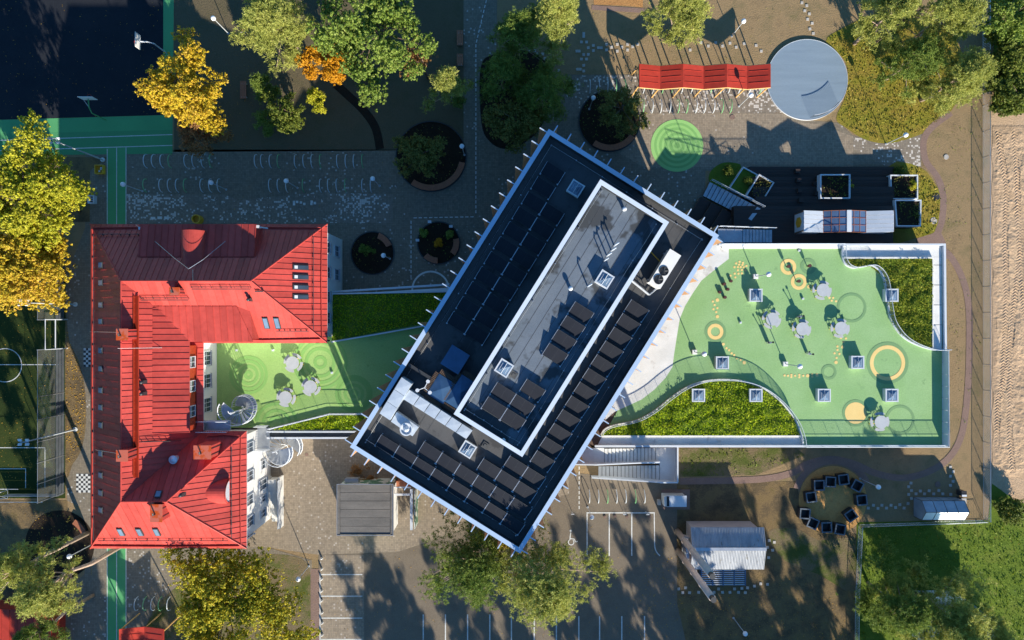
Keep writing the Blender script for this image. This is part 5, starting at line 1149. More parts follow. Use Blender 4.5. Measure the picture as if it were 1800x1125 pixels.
# bottom-left shelters
t = thing('bicycle_shelter', 'dark red zigzag shelter roof cut by the lower picture edge beside the track', 'shelter', G(250, 1130))
X, Z, ya, yb = zigzag(t, 212, 290, 1104, 1148, 2, 3.1, 2.5, M['red2'])
for x, z in zip(X, Z):
    for yy, dy in ((ya - .2, .6), (yb + .2, -.4)): part(MB().tube([(x + .55, yy + dy, 0), (x, yy, z - .12)], .08, 6), 'post', M['post_wood'], t)
t = thing('store_shed', 'dark red flat-roofed shed in the lower left corner under the pines', 'shed', G(40, 1110))
for k in range(9):
    a, b = -40 + 14.2 * k, -40 + 14.2 * (k + 1); part(MB().prism(GL([(a + .3, 1071), (b - .3, 1071), (b - .3, 1160), (a + .3, 1160)], 3.2), 3.05, 3.2 + (.02 if k % 2 else 0)), 'roof_panel', M['red2'], t)
part(MB().prism(GL([(-34, 1074), (84, 1074), (84, 1158), (-34, 1158)], 3.0), 0, 3.05), 'wall', M['red2'], t)
part(MB().prism(GL([(88.5, 1082), (101, 1082), (101, 1160), (88.5, 1160)], 1.0), 0, 1.0), 'side_bench', M['concrete'], t)
# ---------------------------------------------------------------- grey service block, barn with flues, cabinet, stair
t = thing('service_block', 'flat-roofed grey service block with a mural wall beside the dark building', 'building', G(645, 895)); z = 3.4
for k in range(6):
    a, b = 851 + 14.8 * k, 851 + 14.8 * (k + 1); part(MB().prism(GL([(598, a + .3), (686, a + .3), (686, b - .3), (598, b - .3)], z), z - .12, z + R.uniform(-.01, .015)), 'roof_slab', M['felt_old'], t)
for a, b in ((592, 597.4), (686.6, 691.5)): part(MB().prism(GL([(a, 850.5), (b, 850.5), (b, 941), (a, 941)], z), z - .2, z + .06), 'roof_edge', M['felt_old'], t)
mb = MB(); mb.wall(GL([(592.6, 851), (691, 851), (691, 940.5), (592.6, 940.5)], z), .05, z - .02, z + .10, True); part(mb, 'edge_trim', M['galv'], t)
part(MB().prism(GL([(596, 853), (689, 853), (689, 938), (596, 938)], z), 0, z - .14), 'wall', M['mural'], t)
part(MB().prism(GL([(689.3, 856), (690.6, 856), (690.6, 936), (689.3, 936)], z), .1, z - .25), 'east_facing', M['white_wall'], t)
c = G(621, 842, 1.6); mb = MB().box((c.x, c.y, 2.0), (1.5, .45, .9)); part(mb, 'wall_unit', M['galv'], t)
t = thing('bin_store', 'open timber-framed yard with white beams beside the grey service block', 'enclosure', G(712, 890))
for p, q, w in [((692, 857), (722, 857), .14), ((692, 869.5), (722, 869.5), .22), ((723, 860), (723, 932), .28)]:
    part(MB().wall(GL([p, q], 2.5), w, 2.3, 2.5), 'beam', M['white_metal'], t)
part(MB().wall(GL([(729, 862), (729, 930)], 2.2), .1, 0, 2.25), 'screen_wall', M['mural'], t); part(MB().prism(GL([(693, 846), (717, 846), (722, 856), (693, 856)], 1.2), 0, 1.2), 'store_box', M['bench_wood'], t)
# barn
t = thing('corrugated_barn', 'small barn with a weathered corrugated gable roof and pinkish walls', 'barn', G(1270, 960)); ze, zr = 2.7, 3.4
xa, xb = G2(1214, 0, ze)[0], G2(1343, 0, ze)[0]; yt, ym, ybt = G2(0, 927, ze)[1], G2(0, 965, zr)[1], G2(0, 1001, ze)[1]
nw = 9
for side, (p, q) in enumerate([((yt, ze), (ym, zr)), ((ym, zr), (ybt, ze))]):
    for k in range(nw):
        mb = MB(); vs = []; m_ = 24; w = (xb - xa) / nw
        for j in range(m_ + 1):
            x = xa + w * k + w * j / m_; h = .035 * math.sin(2 * math.pi * x / .17)
            vs += [(x, p[0], p[1] + h), (x, q[0], q[1] + h)]
        mb.add(vs, [(2 * j, 2 * j + 1, 2 * j + 3, 2 * j + 2) for j in range(m_)]); mb.add([(a, b, c_ - .06) for a, b, c_ in (vs[0], vs[1], vs[-1], vs[-2])], [(0, 1, 2, 3)])
        part(mb, 'roof_sheet', M['corrugated'], t)
part(MB().box(((xa + xb) / 2, ym, zr + .05), (xb - xa, .34, .06)), 'ridge_cap', M['galv'], t)
part(MB().add([(xa + .2, yt - .1, 0), (xb - .6, yt - .1, 0), (xb - .6, ybt + .3, 0), (xa + .2, ybt + .3, 0), (xa + .2, yt - .1, ze - .05), (xb - .6, yt - .1, ze - .05), (xb - .6, ybt + .3, ze - .05), (xa + .2, ybt + .3, ze - .05), (xa + .2, ym, zr - .06), (xb - .6, ym, zr - .06)],
    [(0, 1, 5, 4), (2, 3, 7, 6), (3, 0, 4, 8, 7), (1, 2, 6, 9, 5)]), 'wall', M['pink_wall'], t)
mb = MB()
for zz in (.6, 1.2, 1.8, 2.4): mb.box((xa - .25, (yt + ybt) / 2 - .4, zz), (.4, 1.6, .06))
mb.box((xa - .4, ym - .7, 1.4), (.08, .08, 2.6)); mb.box((xa - .4, ym + .2, 1.4), (.08, .08, 2.6)); part(mb, 'ladder_frame', M['galv'], t)
for i, (a, lab) in enumerate([((1190.5, 934), 'tall pinkish flue pipe nearer the barn ridge'), ((1192, 968), 'tall pinkish flue pipe nearer the blue slatted rack')]):
    x, y = G2(*a); f = thing('flue_pipe', lab, 'chimney', (x, y, 0), 'twin flue pipes')
    part(MB().tube([(x, y, 0), (x, y, 13.2)], .34, 16), 'pipe', M['pipe'], f, True); mb = MB()
    mb.tube([(x, y, 13.2), (x, y, 13.75)], .28, 16); part(mb, 'tip', M['dark_metal'], f); mb = MB()
    for zz in (3.3, 6.6, 9.9): mb.ring((x, y), .34, .38, zz - .05, zz + .05, 16)
    part(mb, 'joint', M['pipe'], f); part(MB().tube([(x, y, 1.6), (x + .9, y - .15, 1.8)], .22, 10), 'elbow', M['pipe'], f)
# blue slatted rack
t = thing('slatted_rack', 'blue steel rack with four slatted bays below the barn', 'rack', G(1271, 1016)); xs_ = [1233, 1252.5, 1271.5, 1291, 1310.5]; z = .9
for i in range(5): part(MB().wall(GL([(xs_[i], 1001), (xs_[i], 1030)], z), .10, 0, z), 'side', M['blue_and_sky_tint'], t)
for i in range(4):
    for k in range(8): part(MB().wall(GL([(xs_[i] + 1, 1003 + k * 3.6), (xs_[i + 1] - 1, 1003 + k * 3.6)], z), .10, z - .16, z - .08), 'slat', M['galv'], t)
# utility cabinet
t = thing('utility_cabinet', 'white utility cabinet with a dark vent beside the outdoor stair', 'cabinet', G(1187, 880)); z = 1.8
part(MB().prism(GL([(1168, 873), (1206, 873), (1206, 890.5), (1168, 890.5)], z), .15, z - .08), 'body', M['concrete'], t)
part(MB().prism(GL([(1172, 871.5), (1207, 871.5), (1207, 891), (1172, 891)], z), z - .08, z), 'lid', M['white_metal'], t); part(MB().prism(GL([(1172, 872.5), (1176.5, 872.5), (1176.5, 890), (1172, 890)], z), z, z + .03), 'vent', M['black'], t)
part(MB().prism(GL([(1163, 860), (1212, 860), (1212, 895), (1163, 895)]), 0, .12), 'plinth', M['gravel_path'], t); part(MB().prism(GL([(1156, 879), (1162, 879), (1162, 888), (1156, 888)], .5), 0, .5), 'junction_box', M['stone'], t)
# outdoor stair on the south side of the playground wing
t = thing('concrete_stair', 'broad white two-flight outdoor stair up to the playground roof', 'stairs', G(1120, 818))
flight('', (1158, 787.5), (1158, 815), (1062, 789), (1062, 815), 15, 2.0, 4.0, m='concrete', parent=t)
flight('', (1052, 820), (1052, 838), (1160, 818), (1160, 845), 16, 0.0, 2.0, m='concrete', parent=t)
part(MB().prism(GL([(1158, 787.5), (1190, 787.5), (1190, 848), (1160, 846), (1160, 816), (1158, 816)], 2.0), 1.75, 2.0), 'landing', M['white_concrete'], t)
part(MB().prism(GL([(1015, 788), (1062, 788), (1062, 815), (1010, 815)], 4.0), 3.7, 4.0), 'upper_landing', M['concrete'], t)
def slope_wall(p, q, z0, z1, w, nm, m): 
    A, B = Vector((*G2(*p, z0), z0)), Vector((*G2(*q, z1), z1)); d = (B - A); d.z = 0; n_ = Vector((-d.y, d.x, 0)).normalized() * w / 2
    part(MB().add([A + n_, A - n_, B - n_, B + n_, (A + n_).to_2d().to_3d(), (A - n_).to_2d().to_3d(), (B - n_).to_2d().to_3d(), (B + n_).to_2d().to_3d()], [(0, 1, 2, 3), (0, 4, 5, 1), (1, 5, 6, 2), (2, 6, 7, 3), (3, 7, 4, 0)]), nm, m, t)
slope_wall((1040, 840), (1160, 848), .9, 3.0, .14, 'side_wall', M['white_metal']); slope_wall((1160, 848.5), (1192, 848.5), 3.0, 3.0, .14, 'side_wall', M['white_metal']); slope_wall((1191.5, 848), (1191.5, 786), 3.0, 3.0, .14, 'side_wall', M['white_metal']); slope_wall((1045, 817.5), (1160, 812.5), 4.9, 2.9, .12, 'side_wall', M['white_metal']); slope_wall((1000, 816.5), (1050, 817.3), 4.9, 4.9, .12, 'side_wall', M['white_metal'])
# ---------------------------------------------------------------- garden
PC = [(1440, 853, 2), (1460, 847, 3), (1483, 843, -8), (1507, 854, 28), (1515, 879, -5), (1496, 906, -35), (1477, 930.5, 10), (1453, 927, -2), (1429, 920, 24), (1415, 903, 4), (1426, 874, -8)]
pb = None
LBP = ['at the upper left of the ring of eleven', 'second clockwise from the upper left of the ring', 'at the top of the ring of planters', 'tilted, beside the globe lamp post', 'at the right side of the planter ring', 'turned diagonally, inside the lower right of the ring', 'at the lower right of the ring, near the wire fence corner', 'at the bottom of the planter ring', 'turned, at the lower left of the ring', 'at the far left of the planter ring', 'with a pale rim, upper left side of the ring']
for i, (a, b, r) in enumerate(PC):
    lab = 'square black planter box ' + LBP[i]
    g = G(a, b, .8)
    if pb is None:
        pb = thing('planter_box', lab, 'planter', (g.x, g.y, .03), 'planter boxes on the chip circle', math.radians(r)); s = .58; mb = MB()
        for k in (-1, 1): mb.box((k * (s - .05), 0, .4), (.10, 2 * s, .8)); mb.box((0, k * (s - .05), .4), (2 * s - .2, .10, .8))
        link('side_boards', mb.mesh('side_boards'), M['dark_metal'], pb); mb = MB()
        for k in (-1, 1): mb.box((k * (s - .05), 0, .82), (.14, 2 * s + .04, .04)); mb.box((0, k * (s - .05), .82), (2 * s - .24, .14, .04))
        link('rim', mb.mesh('rim'), pm('planter_rim', (.12, .15, .19), (.09, .12, .15), 2, .5, .05), pb); link('soil', MB().box((0, 0, .18), (2 * s - .22, 2 * s - .22, .3)).mesh('soil'), M['black'], pb)
    else: clone(pb, (g.x, g.y, .03), math.radians(-r), lab)
# greenhouse
t = thing('greenhouse', 'small glass greenhouse with a silver gable roof by the wire fence', 'greenhouse', G(1645, 890)); x0, x1 = G2(1606, 0, .0)[0], G2(1680, 0, .0)[0]; y0, y1 = G2(0, 874)[1], G2(0, 907)[1]; ym_ = (y0 + y1) / 2; ze, zr = 1.55, 2.35
n = 4
for k in range(n):
    a, b = x0 + (x1 - x0) * k / n + .02, x0 + (x1 - x0) * (k + 1) / n - .02
    for (p, q, m_) in [((y0, ze), (ym_, zr), M['greenhouse_glass']), ((y1, ze), (ym_, zr), M['duct_metal'])]:
        part(MB().add([(a, p[0], p[1]), (b, p[0], p[1]), (b, q[0], q[1]), (a, q[0], q[1]), (a, p[0], p[1] - .03), (b, p[0], p[1] - .03), (b, q[0], q[1] - .03), (a, q[0], q[1] - .03)], [(0, 1, 2, 3), (7, 6, 5, 4), (0, 4, 5, 1), (1, 5, 6, 2), (2, 6, 7, 3), (3, 7, 4, 0)]), 'roof_pane', m_, t)
    for yy in (y0, y1): part(MB().box(((a + b) / 2, yy, ze / 2), (b - a, .03, ze - .05)), 'wall_pane', M['greenhouse_glass'], t)
for xx in (x0, x1): part(MB().add([(xx, y0, 0), (xx, y1, 0), (xx, y1, ze), (xx, ym_, zr), (xx, y0, ze), (xx + .03, y0, 0), (xx + .03, y1, 0), (xx + .03, y1, ze), (xx + .03, ym_, zr), (xx + .03, y0, ze)], [(0, 1, 2, 3, 4), (9, 8, 7, 6, 5)]), 'gable', M['greenhouse_glass'], t)
mb = MB()
for k in range(n + 1):
    xx = x0 + (x1 - x0) * k / n; mb.tube([(xx, y0 , 0), (xx, y0, ze), (xx, ym_, zr + .02), (xx, y1, ze), (xx, y1, 0)], .03, 5)
for yy, zz in ((y0, ze), (ym_, zr + .02), (y1, ze)): mb.tube([(x0, yy, zz), (x1, yy, zz)], .03, 5)
part(mb, 'frame', M['dark_metal'], t)
for i, (a, b, lab) in enumerate([(1694.5, 868, 'black rubbish bin with a white front, uppermost beside the greenhouse'), (1694, 881, 'grey rubbish bin in the middle of the three by the fence'), (1694, 894, 'dark rubbish bin, lowest of the three by the fence')]):
    x, y = G2(a, b, 1.0); tb = thing('rubbish_bin', lab, 'bin', (x, y, 0), 'rubbish bins by the fence'); part(MB().prism([(x - .25, y - .28), (x + .25, y - .28), (x + .25, y + .28), (x - .25, y + .28)], .06, .95), 'body', M['dark_metal'], tb)
    part(MB().box((x, y, 1.0), (.58, .64, .08)), 'lid', M['black'] if i != 1 else M['stone'], tb)
    if i == 0: part(MB().box((x, y - .2, 1.06), (.54, .22, .05)), 'label_plate', M['white_metal'], tb)
# ---------------------------------------------------------------- fences
def wire_fence(name, label, pts, h=1.25, bay=2.9, pitch=.30, zb=0.02, wire=.009):
    P = [Vector((*G2(*p), zb)) for p in pts]; t = thing(name, label, 'fence', P[0])
    for a, b in zip(P[:-1], P[1:]):
        L_ = (b - a).length; n = max(1, round(L_ / bay)); d = (b - a) / n; dh = d.normalized(); up = Vector((0, 0, 1))
        for i in range(n):
            o = a + d * i; part(MB().tube([o, o + up * (h + .05)], .035, 6), 'post', M['galv'], t); l = d.length; mb = MB(); k = -h
            while k < l:
                for s in (1, -1):
                    x0_, x1_ = (k, k + h) if s == 1 else (k + h, k); za, zb_ = 0.0, h; xa_, xb_ = x0_, x1_
                    def at(x): return (x - x0_) / (x1_ - x0_) * h
                    lo_, hi_ = max(0, min(x0_, x1_)), min(l, max(x0_, x1_))
                    if hi_ - lo_ < .02: continue
                    mb.tube([o + dh * lo_ + up * at(lo_), o + dh * hi_ + up * at(hi_)], wire, 3, caps=False)
                k += pitch
            part(mb, 'wire_mesh', M['galv'], t)
        part(MB().tube([a + up * h, b + up * h], .028, 5), 'top_rail', M['galv'], t); part(MB().tube([a + up * .06, b + up * .06], .016, 4), 'bottom_wire', M['galv'], t)
    part(MB().tube([P[-1], P[-1] + Vector((0, 0, h))], .035, 6), 'post', M['galv'], t)
wire_fence('wire_fence', 'long galvanised wire fence between the bare soil and the sand', [(1727, -40), (1728, 912)], 1.25)
wire_fence('wire_fence', 'galvanised wire fence running from the greenhouse to the chip circle', [(1726, 914), (1509, 922)], .95)
wire_fence('wire_fence', 'galvanised wire fence along the shaded lawn, leading down to the picture edge', [(1509, 923.5), (1503, 1060), (1502, 1200)], .95)
# ball fence at the football pitch
M['fence_board'] = pm('fence_board', (.11, .125, .14), (.075, .085, .10), 1.2, .5, .1)
t = thing('ball_fence', 'tall ball fence of grey boards and netting beside the football pitch', 'fence', G(113, 690)); zb1, zn = 1.55, 4.4
yy = [440, 492, 535, 562]; yy2 = [612, 690, 728, 765, 800, 835, 866]
x0 = G2(113, 0)[0]
def net_mat():
    m, nt, N, L, B = newmat('ball_net'); B.inputs['Base Color'].default_value = (.32, .33, .30, 1); B.inputs['Alpha'].default_value = .12; B.inputs['Roughness'].default_value = .9
    p = pos_node(N, L); f = noise(N, L, p, 1.2, 3); L.new(ramp(N, L, f, [(.3, (.28, .29, .27)), (.7, (.36, .36, .33))]), B.inputs['Base Color']); return m
M['net'] = net_mat()
for seq in (yy, yy2):
    for a, b in zip(seq[:-1], seq[1:]):
        ya_, yb_ = G2(0, a)[1], G2(0, b)[1]
        for k in range(6): part(MB().box((x0 + (k % 2) * .02, (ya_ + yb_) / 2, .13 + k * .25), (.04, abs(ya_ - yb_) - .08, .17)), 'board', M['fence_board'], t)
        part(MB().box((x0, (ya_ + yb_) / 2, (zb1 + zn) / 2), (.02, abs(ya_ - yb_) - .06, zn - zb1 - .06)), 'net', M['net'], t); part(MB().tube([(x0, ya_, zn), (x0, yb_, zn)], .025, 5), 'net_rope', M['galv'], t)
    for a in seq: ya_ = G2(0, a)[1]; part(MB().tube([(x0, ya_, 0), (x0, ya_, zn + .05)], .045, 6), 'post', M['galv'], t)
xa_ = G2(16, 0)[0]; yb_ = G2(0, 868)[1]
for k in range(6): part(MB().box(((x0 + xa_) / 2, yb_ + .02 * (k % 2), .13 + k * .2), (abs(x0 - xa_) - .1, .04, .18)), 'board', M['galv'], t)
part(MB().tube([(x0, yb_, 3.6), (xa_, yb_, 3.6)], .03, 5), 'net_rope', M['galv'], t)
# goal and gate frame
t = thing('football_goal', 'small white football goal at the lower end of the pitch', 'goal', G(0, 872)); a, b = G2(-20, 861), G2(14, 861); mb = MB(); mb.tube([(b[0], b[1], 0), (b[0], b[1], 2.0), (a[0], a[1], 2.0), (a[0], a[1], 0)], .05, 6); part(mb, 'frame', M['white_metal'], t)
mb = MB(); mb.tube([(b[0], b[1], 2.0), (b[0], b[1] - 1.0, .05), (a[0], a[1] - 1.0, .05)], .03, 5); mb.tube([(b[0], b[1], .05), (b[0], b[1] - 1.0, .05)], .03, 5); part(mb, 'back_frame', M['galv'], t)
t = thing('goal_frame', 'tall white goal-like frame standing in the ball fence gap', 'goal', G(119, 588)); p, q = G(119, 561.5), G(119, 612); mb = MB(); mb.tube([p, p + Vector((0, 0, 3.75)), q + Vector((0, 0, 3.75)), q], .06, 6); part(mb, 'frame', M['white_metal'], t)
part(MB().tube([p + Vector((0, 0, 2.1)), q + Vector((0, 0, 2.1))], .06, 6), 'crossbar', M['white_metal'], t)
# floodlight masts
for (b, lab) in [((133, 535), 'tall floodlight mast with four lamps beside the golden tree'), ((133, 754.5), 'tall floodlight mast with four lamps beside the leafy bed'), ((181, 281), 'tall floodlight mast with lamps beside the green court strip')]:
    x, y = G2(*b); t = thing('floodlight_mast', lab, 'floodlight', (x, y, 0), 'floodlight masts'); part(MB().tube([(x, y, 0), (x, y, 8.2)], .10, 8, .055), 'mast', M['pole'], t); part(MB().cyl((x, y), .25, 0, .12, 14), 'base', M['concrete'], t)
    part(MB().box((x, y, 8.2), (.9, .08, .08)), 'crossarm', M['galv'], t)
    for dx in (-.38, .38):
        for dy in (-.22, .22): part(MB().obox((x + dx, y + dy, 8.32), (1, 0, 0), (0, .8, .5 * (1 if dy > 0 else -1)), (0, -.5 * (1 if dy > 0 else -1), .8), .36, .26, .12), 'lamp_head', M['white_metal'], t)
# basketball hoops
for (b, d, lab) in [((292, 93), (-1, 0), 'basketball hoop with a sunlit white backboard at the court edge'), ((186, 211), (0, 1), 'basketball hoop with a shaded backboard on the green strip')]:
    x, y = G2(*b); t = thing('basketball_hoop', lab, 'basketball hoop', (x, y, 0), 'basketball hoops'); D = Vector((*d, 0)); Lx = Vector((-d[1], d[0], 0)); o = Vector((x, y, 0))
    part(MB().tube([o, o + Vector((0, 0, 2.6)), o + D * .5 + Vector((0, 0, 3.1)), o + D * 1.35 + Vector((0, 0, 3.25))], .07, 8), 'pole', M['white_metal'] if d[0] else M['green_track'], t)
    part(MB().obox(o + D * 1.4 + Vector((0, 0, 3.35)), Lx, D, (0, 0, 1), 1.6, .05, 1.05), 'backboard', M['white_wall'], t)
    c = o + D * 1.72 + Vector((0, 0, 3.05)); part(MB().ring((c.x, c.y), .21, .24, 3.04, 3.07, 20), 'rim', M['red2'], t)
    part(MB().tube([o + D * 1.35 + Vector((0, 0, 3.7)) + Lx * .4, o + D * .5 + Vector((0, 0, 3.1))], .025, 5), 'brace', M['white_metal'], t)
# ---------------------------------------------------------------- globe lamps
def lamp_proto():
    t = thing('globe_lamp', 'x', 'street lamp', (0, 0, 0)); lk = lambda mb, nm, m, sm=False: link(nm, mb.mesh(nm, smooth=sm), m, t)
    lk(MB().tube([(0, 0, 0), (0, 0, 3.75)], .05, 8, .04), 'pole', M['pole']); lk(MB().cyl((0, 0), .12, 0, .08, 12), 'base_plate', M['pole']); lk(MB().sphere((0, 0, 3.95), .27, 18, 10), 'globe', M['lamp_globe'], True); lk(MB().cyl((0, 0), .10, 3.68, 3.76, 12), 'collar', M['dark_metal']); return t
lp = lamp_proto(); lu = [0]
for (hx, hy, zg, lab) in [(375, 32, 0, 'globe lamp at the top beside the upper pale pine'), (216, 324, 0, 'globe lamp above the green running track'), (371, 321, 0, 'globe lamp in the bicycle hoops nearest the track'), (503, 318, 0, 'globe lamp in the middle of the shaded bicycle hoops'), (655, 314, 0, 'globe lamp at the end of the shaded bicycle hoops'),
        (812, 257, 0, 'globe lamp at the edge of the largest planting circle'), (1043, 172, 0, 'globe lamp beside the dark circle left of the red shelter'), (1320, 167, 0, 'sunlit globe lamp below the red shelter'), (1592, 237, 0, 'globe lamp on the edge of the mossy lawn'), (674, 449, 0, 'globe lamp in the small planting circle by the red roof'),
        (1544, 856, 0, 'globe lamp beside the ring of planters'), (1040, 909, 0, 'globe lamp at the marked parking bays'), (122, 978, 0, 'globe lamp in the dark circle below the red roof corner'), (394, 1002, 0, 'globe lamp by the red eave above the lower yellow tree'), (524, 1018, 0, 'globe lamp between the yellow tree and the parking bays'), (1310, 1114, 0, 'globe lamp at the lower picture edge'), (1307, 37, 0, 'globe lamp on the bare soil above the red shelter'),
        (1351, 482, TZ, 'playground globe lamp nearest the yellow dots'), (1238, 622, TZ, 'playground globe lamp nearest the dark building'), (1406, 644, TZ, 'playground globe lamp in the middle of the green surface')]:
    g = G(hx, hy, zg + 3.95); loc = (g.x, g.y, zg)
    if lu[0] == 0: lp.location = loc; lp['label'] = lab; lp['group'] = 'globe lamps'; lu[0] = 1
    else:
        o = clone(lp, loc, 0, lab)
        if zg: link('ballast_block', MB().box((0, 0, .18), (.5, .5, .34)).mesh('ballast_block'), M['white_concrete'], o)
# ---------------------------------------------------------------- bicycle hoops
def hoop_mesh(): 
    return MB().tube([(0, -.75, 0)] + [(0, -.75 * math.cos(math.pi * i / 12), .86 * math.sin(math.pi * i / 12) ** .8) for i in range(1, 12)] + [(0, .75, 0)], .045, 6).mesh('bicycle_hoop')
hm = {'hoop_grey': hoop_mesh(), 'hoop_green': hoop_mesh()}
for k in hm: hm[k].materials.append(M[k])
ROWS = [('upper row of the shaded hoops', 282, [255, 269, 284, 298, 326, 340, 356, 370, 449, 460, 475, 489, 519, 534, 548, 563, 593, 608, 622, 637], {298, 370, 489, 563, 637}),
        ('lower row of the shaded hoops', 325, [254, 282, 297, 311, 325, 354, 369, 384, 474, 489, 504, 533, 563, 577, 592, 607, 637, 652], {254, 325, 533, 607}),
        ('row in the shade west of the red shelter', 150, [1037, 1053, 1068, 1083, 1099], {1083, 1099}),
        ('sunlit row in front of the red shelter', 185, [1131, 1147, 1162, 1178, 1193, 1208, 1224, 1239, 1255, 1270, 1285], {1131, 1193, 1208, 1270, 1285}),
        ('row half under the red shelter roof', 150, [1132, 1148, 1165, 1182, 1199, 1216, 1250, 1268, 1282, 1300, 1318, 1337], {1165, 1182, 1250, 1337}),
        ('row between outdoor stair and parking bays', 874, [1036, 1052, 1068, 1084, 1100, 1117, 1133], {1068, 1117}),
        ('row beside the lower part of the track', 1063, [239, 254, 268, 281, 296], {254, 281})]
for nm, y, xs, gr in ROWS:
    for i, x in enumerate(xs):
        col = 'green' if x in gr else 'grey'; o = link('bicycle_hoop', hm['hoop_' + col], None, None, G(x + (-5 if False else (900 - x) * .006), y + (562 - y) * .006, .02)); o.rotation_euler.z = R.uniform(-.02, .02)
        setp(o, '%s arched bicycle hoop, %s in the %s' % (col, ORD[i], nm), 'bike rack', 'bicycle hoops')
# bicycle
x, y = G2(1112, 134); t = thing('bicycle', 'dark bicycle parked at the end of the red shelter', 'bicycle', (x, y, .02), None, math.radians(78)); lk = lambda mb, nm, m: link(nm, mb.mesh(nm), m, t)
for sx in (-.52, .52):
    mb = MB(); mb.tube([(sx + .33 * math.cos(2 * math.pi * i / 20), 0, .34 + .33 * math.sin(2 * math.pi * i / 20)) for i in range(21)], .022, 5); w = link('wheel', mb.mesh('wheel'), M['black'], t)
    mb = MB()
    for k in range(6): a = math.pi * k / 6; mb.tube([(sx + .32 * math.cos(a), 0, .34 + .32 * math.sin(a)), (sx - .32 * math.cos(a), 0, .34 - .32 * math.sin(a))], .006, 3)
    link('spokes', mb.mesh('spokes'), M['galv'], w)
mb = MB(); mb.tube([(-.52, 0, .34), (-.05, 0, .3), (.35, 0, .85), (-.2, 0, .82), (-.05, 0, .3)], .022, 5); mb.tube([(-.52, 0, .34), (-.2, 0, .82)], .018, 5); mb.tube([(.52, 0, .34), (.38, 0, .95)], .02, 5); lk(mb, 'frame', M['dark_metal'])
lk(MB().tube([(.3, -.28, .98), (.38, -.1, 1.0), (.38, .1, 1.0), (.3, .28, .98)], .016, 5), 'handlebar', M['galv']); lk(MB().box((-.22, 0, .95), (.26, .14, .06)), 'saddle', M['black']); lk(MB().box((-.05, 0, .3), (.06, .34, .03)), 'pedals', M['black'])
# small street furniture
x, y = G2(345, 385, .8); t = thing('yellow_bin', 'round yellow barrel bin above the red eave', 'bin', (x, y, 0)); part(MB().ring((x, y), .40, .50, 0.02, .95, 24), 'barrel', M['yellow'], t); part(MB().cyl((x, y), .39, .1, .5, 20), 'filling', M['amber'], t)
x, y = G2(178, 299); t = thing('toy_box', 'yellow open box with white pieces beside the track', 'box', (x, y, 0)); mb = MB()
for k in (-1, 1): mb.box((x + k * .45, y, .25), (.08, 1.0, .5)); mb.box((x, y + k * .46, .25), (.82, .08, .5))
part(mb, 'sides', M['yellow'], t); part(MB().box((x, y, .12), (.8, .82, .2)), 'floor', M['amber'], t); mb = MB().box((x + .2, y + .1, .3), (.16, .3, .2)); mb.box((x, y - .2, .3), (.16, .16, .2)); part(mb, 'contents', M['white_metal'], t)
x, y = G2(165, 352); t = thing('white_box', 'low pale box with dark openings under the lime-coloured tree', 'box', (x, y, 0)); part(MB().box((x, y, .3), (.75, .9, .6)), 'body', M['white_metal'], t)
for k in (-.25, 0, .25): part(MB().box((x + .1, y + k, .61), (.3, .14, .03)), 'opening', M['black'], t)
# wooden benches beside the upper path
for (px, py, l, lab) in [(809, 69, 1.7, 'long wooden bench beside the upper path, higher one'), (809, 107, 1.3, 'wooden bench beside the upper path, lower one'), (430, 160, 2.0, 'wooden bench by the path right of the yellow maple'), (428, 52, .9, 'red wooden seat beside the upper pale pine')]:
    x, y = G2(px, py); t = thing('wooden_bench', lab, 'bench', (x, y, 0), 'wooden benches')
    for k in range(4): part(MB().box((x - .27 + k * .18, y, .43), (.15, l, .05)), 'slat', M['bench_wood'], t)
    for s in (-1, 1): part(MB().box((x, y + s * l * .38, .2), (.6, .08, .4)), 'leg', M['concrete'], t)
# pedestal signs in the small flower circle
for (px, py, lab) in [(757, 392, 'blue pedestal sign at the top of the flower circle'), (794, 400, 'blue pedestal sign at the upper right of the flower circle'), (736, 424, 'blue pedestal sign at the left of the flower circle')]:
    x, y = G2(px, py); mb = MB().tube([(x, y, 0), (x, y, 1.0)], .04, 6); mb.obox((x, y, 1.05), (1, 0, 0), (0, .9, .4), (0, -.4, .9), .4, .3, .04); solo(mb, 'pedestal_sign', M['white_metal'], lab, 'sign', 'pedestal signs')
# parking bollards
BL_ = [(566, 981), (566, 999.5), (566, 1017), (566, 1038), (566, 1055), (567, 1076), (567, 1094), (567, 1115)]
for i, (a, b) in enumerate(BL_):
    x, y = G2(a, b); mb = MB().cyl((x, y), .13, 0, .32, 12, .10); mb.sphere((x, y, .32), .10, 10, 6); solo(mb, 'bollard', M['concrete'], '%s low bollard from the top along the parking edge' % ORD[i], 'bollard', 'parking bollards')
for i, (a, b) in enumerate([(1063, 908), (1081, 907), (1102, 908), (1120, 908), (1142, 908)]):
    x, y = G2(a, b); mb = MB().cyl((x, y), .17, .02, .10, 14); mb.cyl((x, y), .10, .10, .14, 14); solo(mb, 'wheel_stop', M['gravel_path'], '%s round wheel stop from the left in the marked bays' % ORD[i], 'wheel stop', 'round wheel stops')
for i, (a, b) in enumerate([(1005, 898.5), (1095, 899), (1135, 899)]):
    x, y = G2(a, b); mb = MB().tube([(x, y, 0), (x, y, 1.1)], .03, 6); mb.box((x, y, 1.2), (.35, .05, .25)); solo(mb, 'parking_sign', M['white_metal'], ['small parking sign post left of the marked bays', 'small parking sign post above the middle marked bay', 'small parking sign post above the last marked bay'][i], 'sign', 'parking signs')
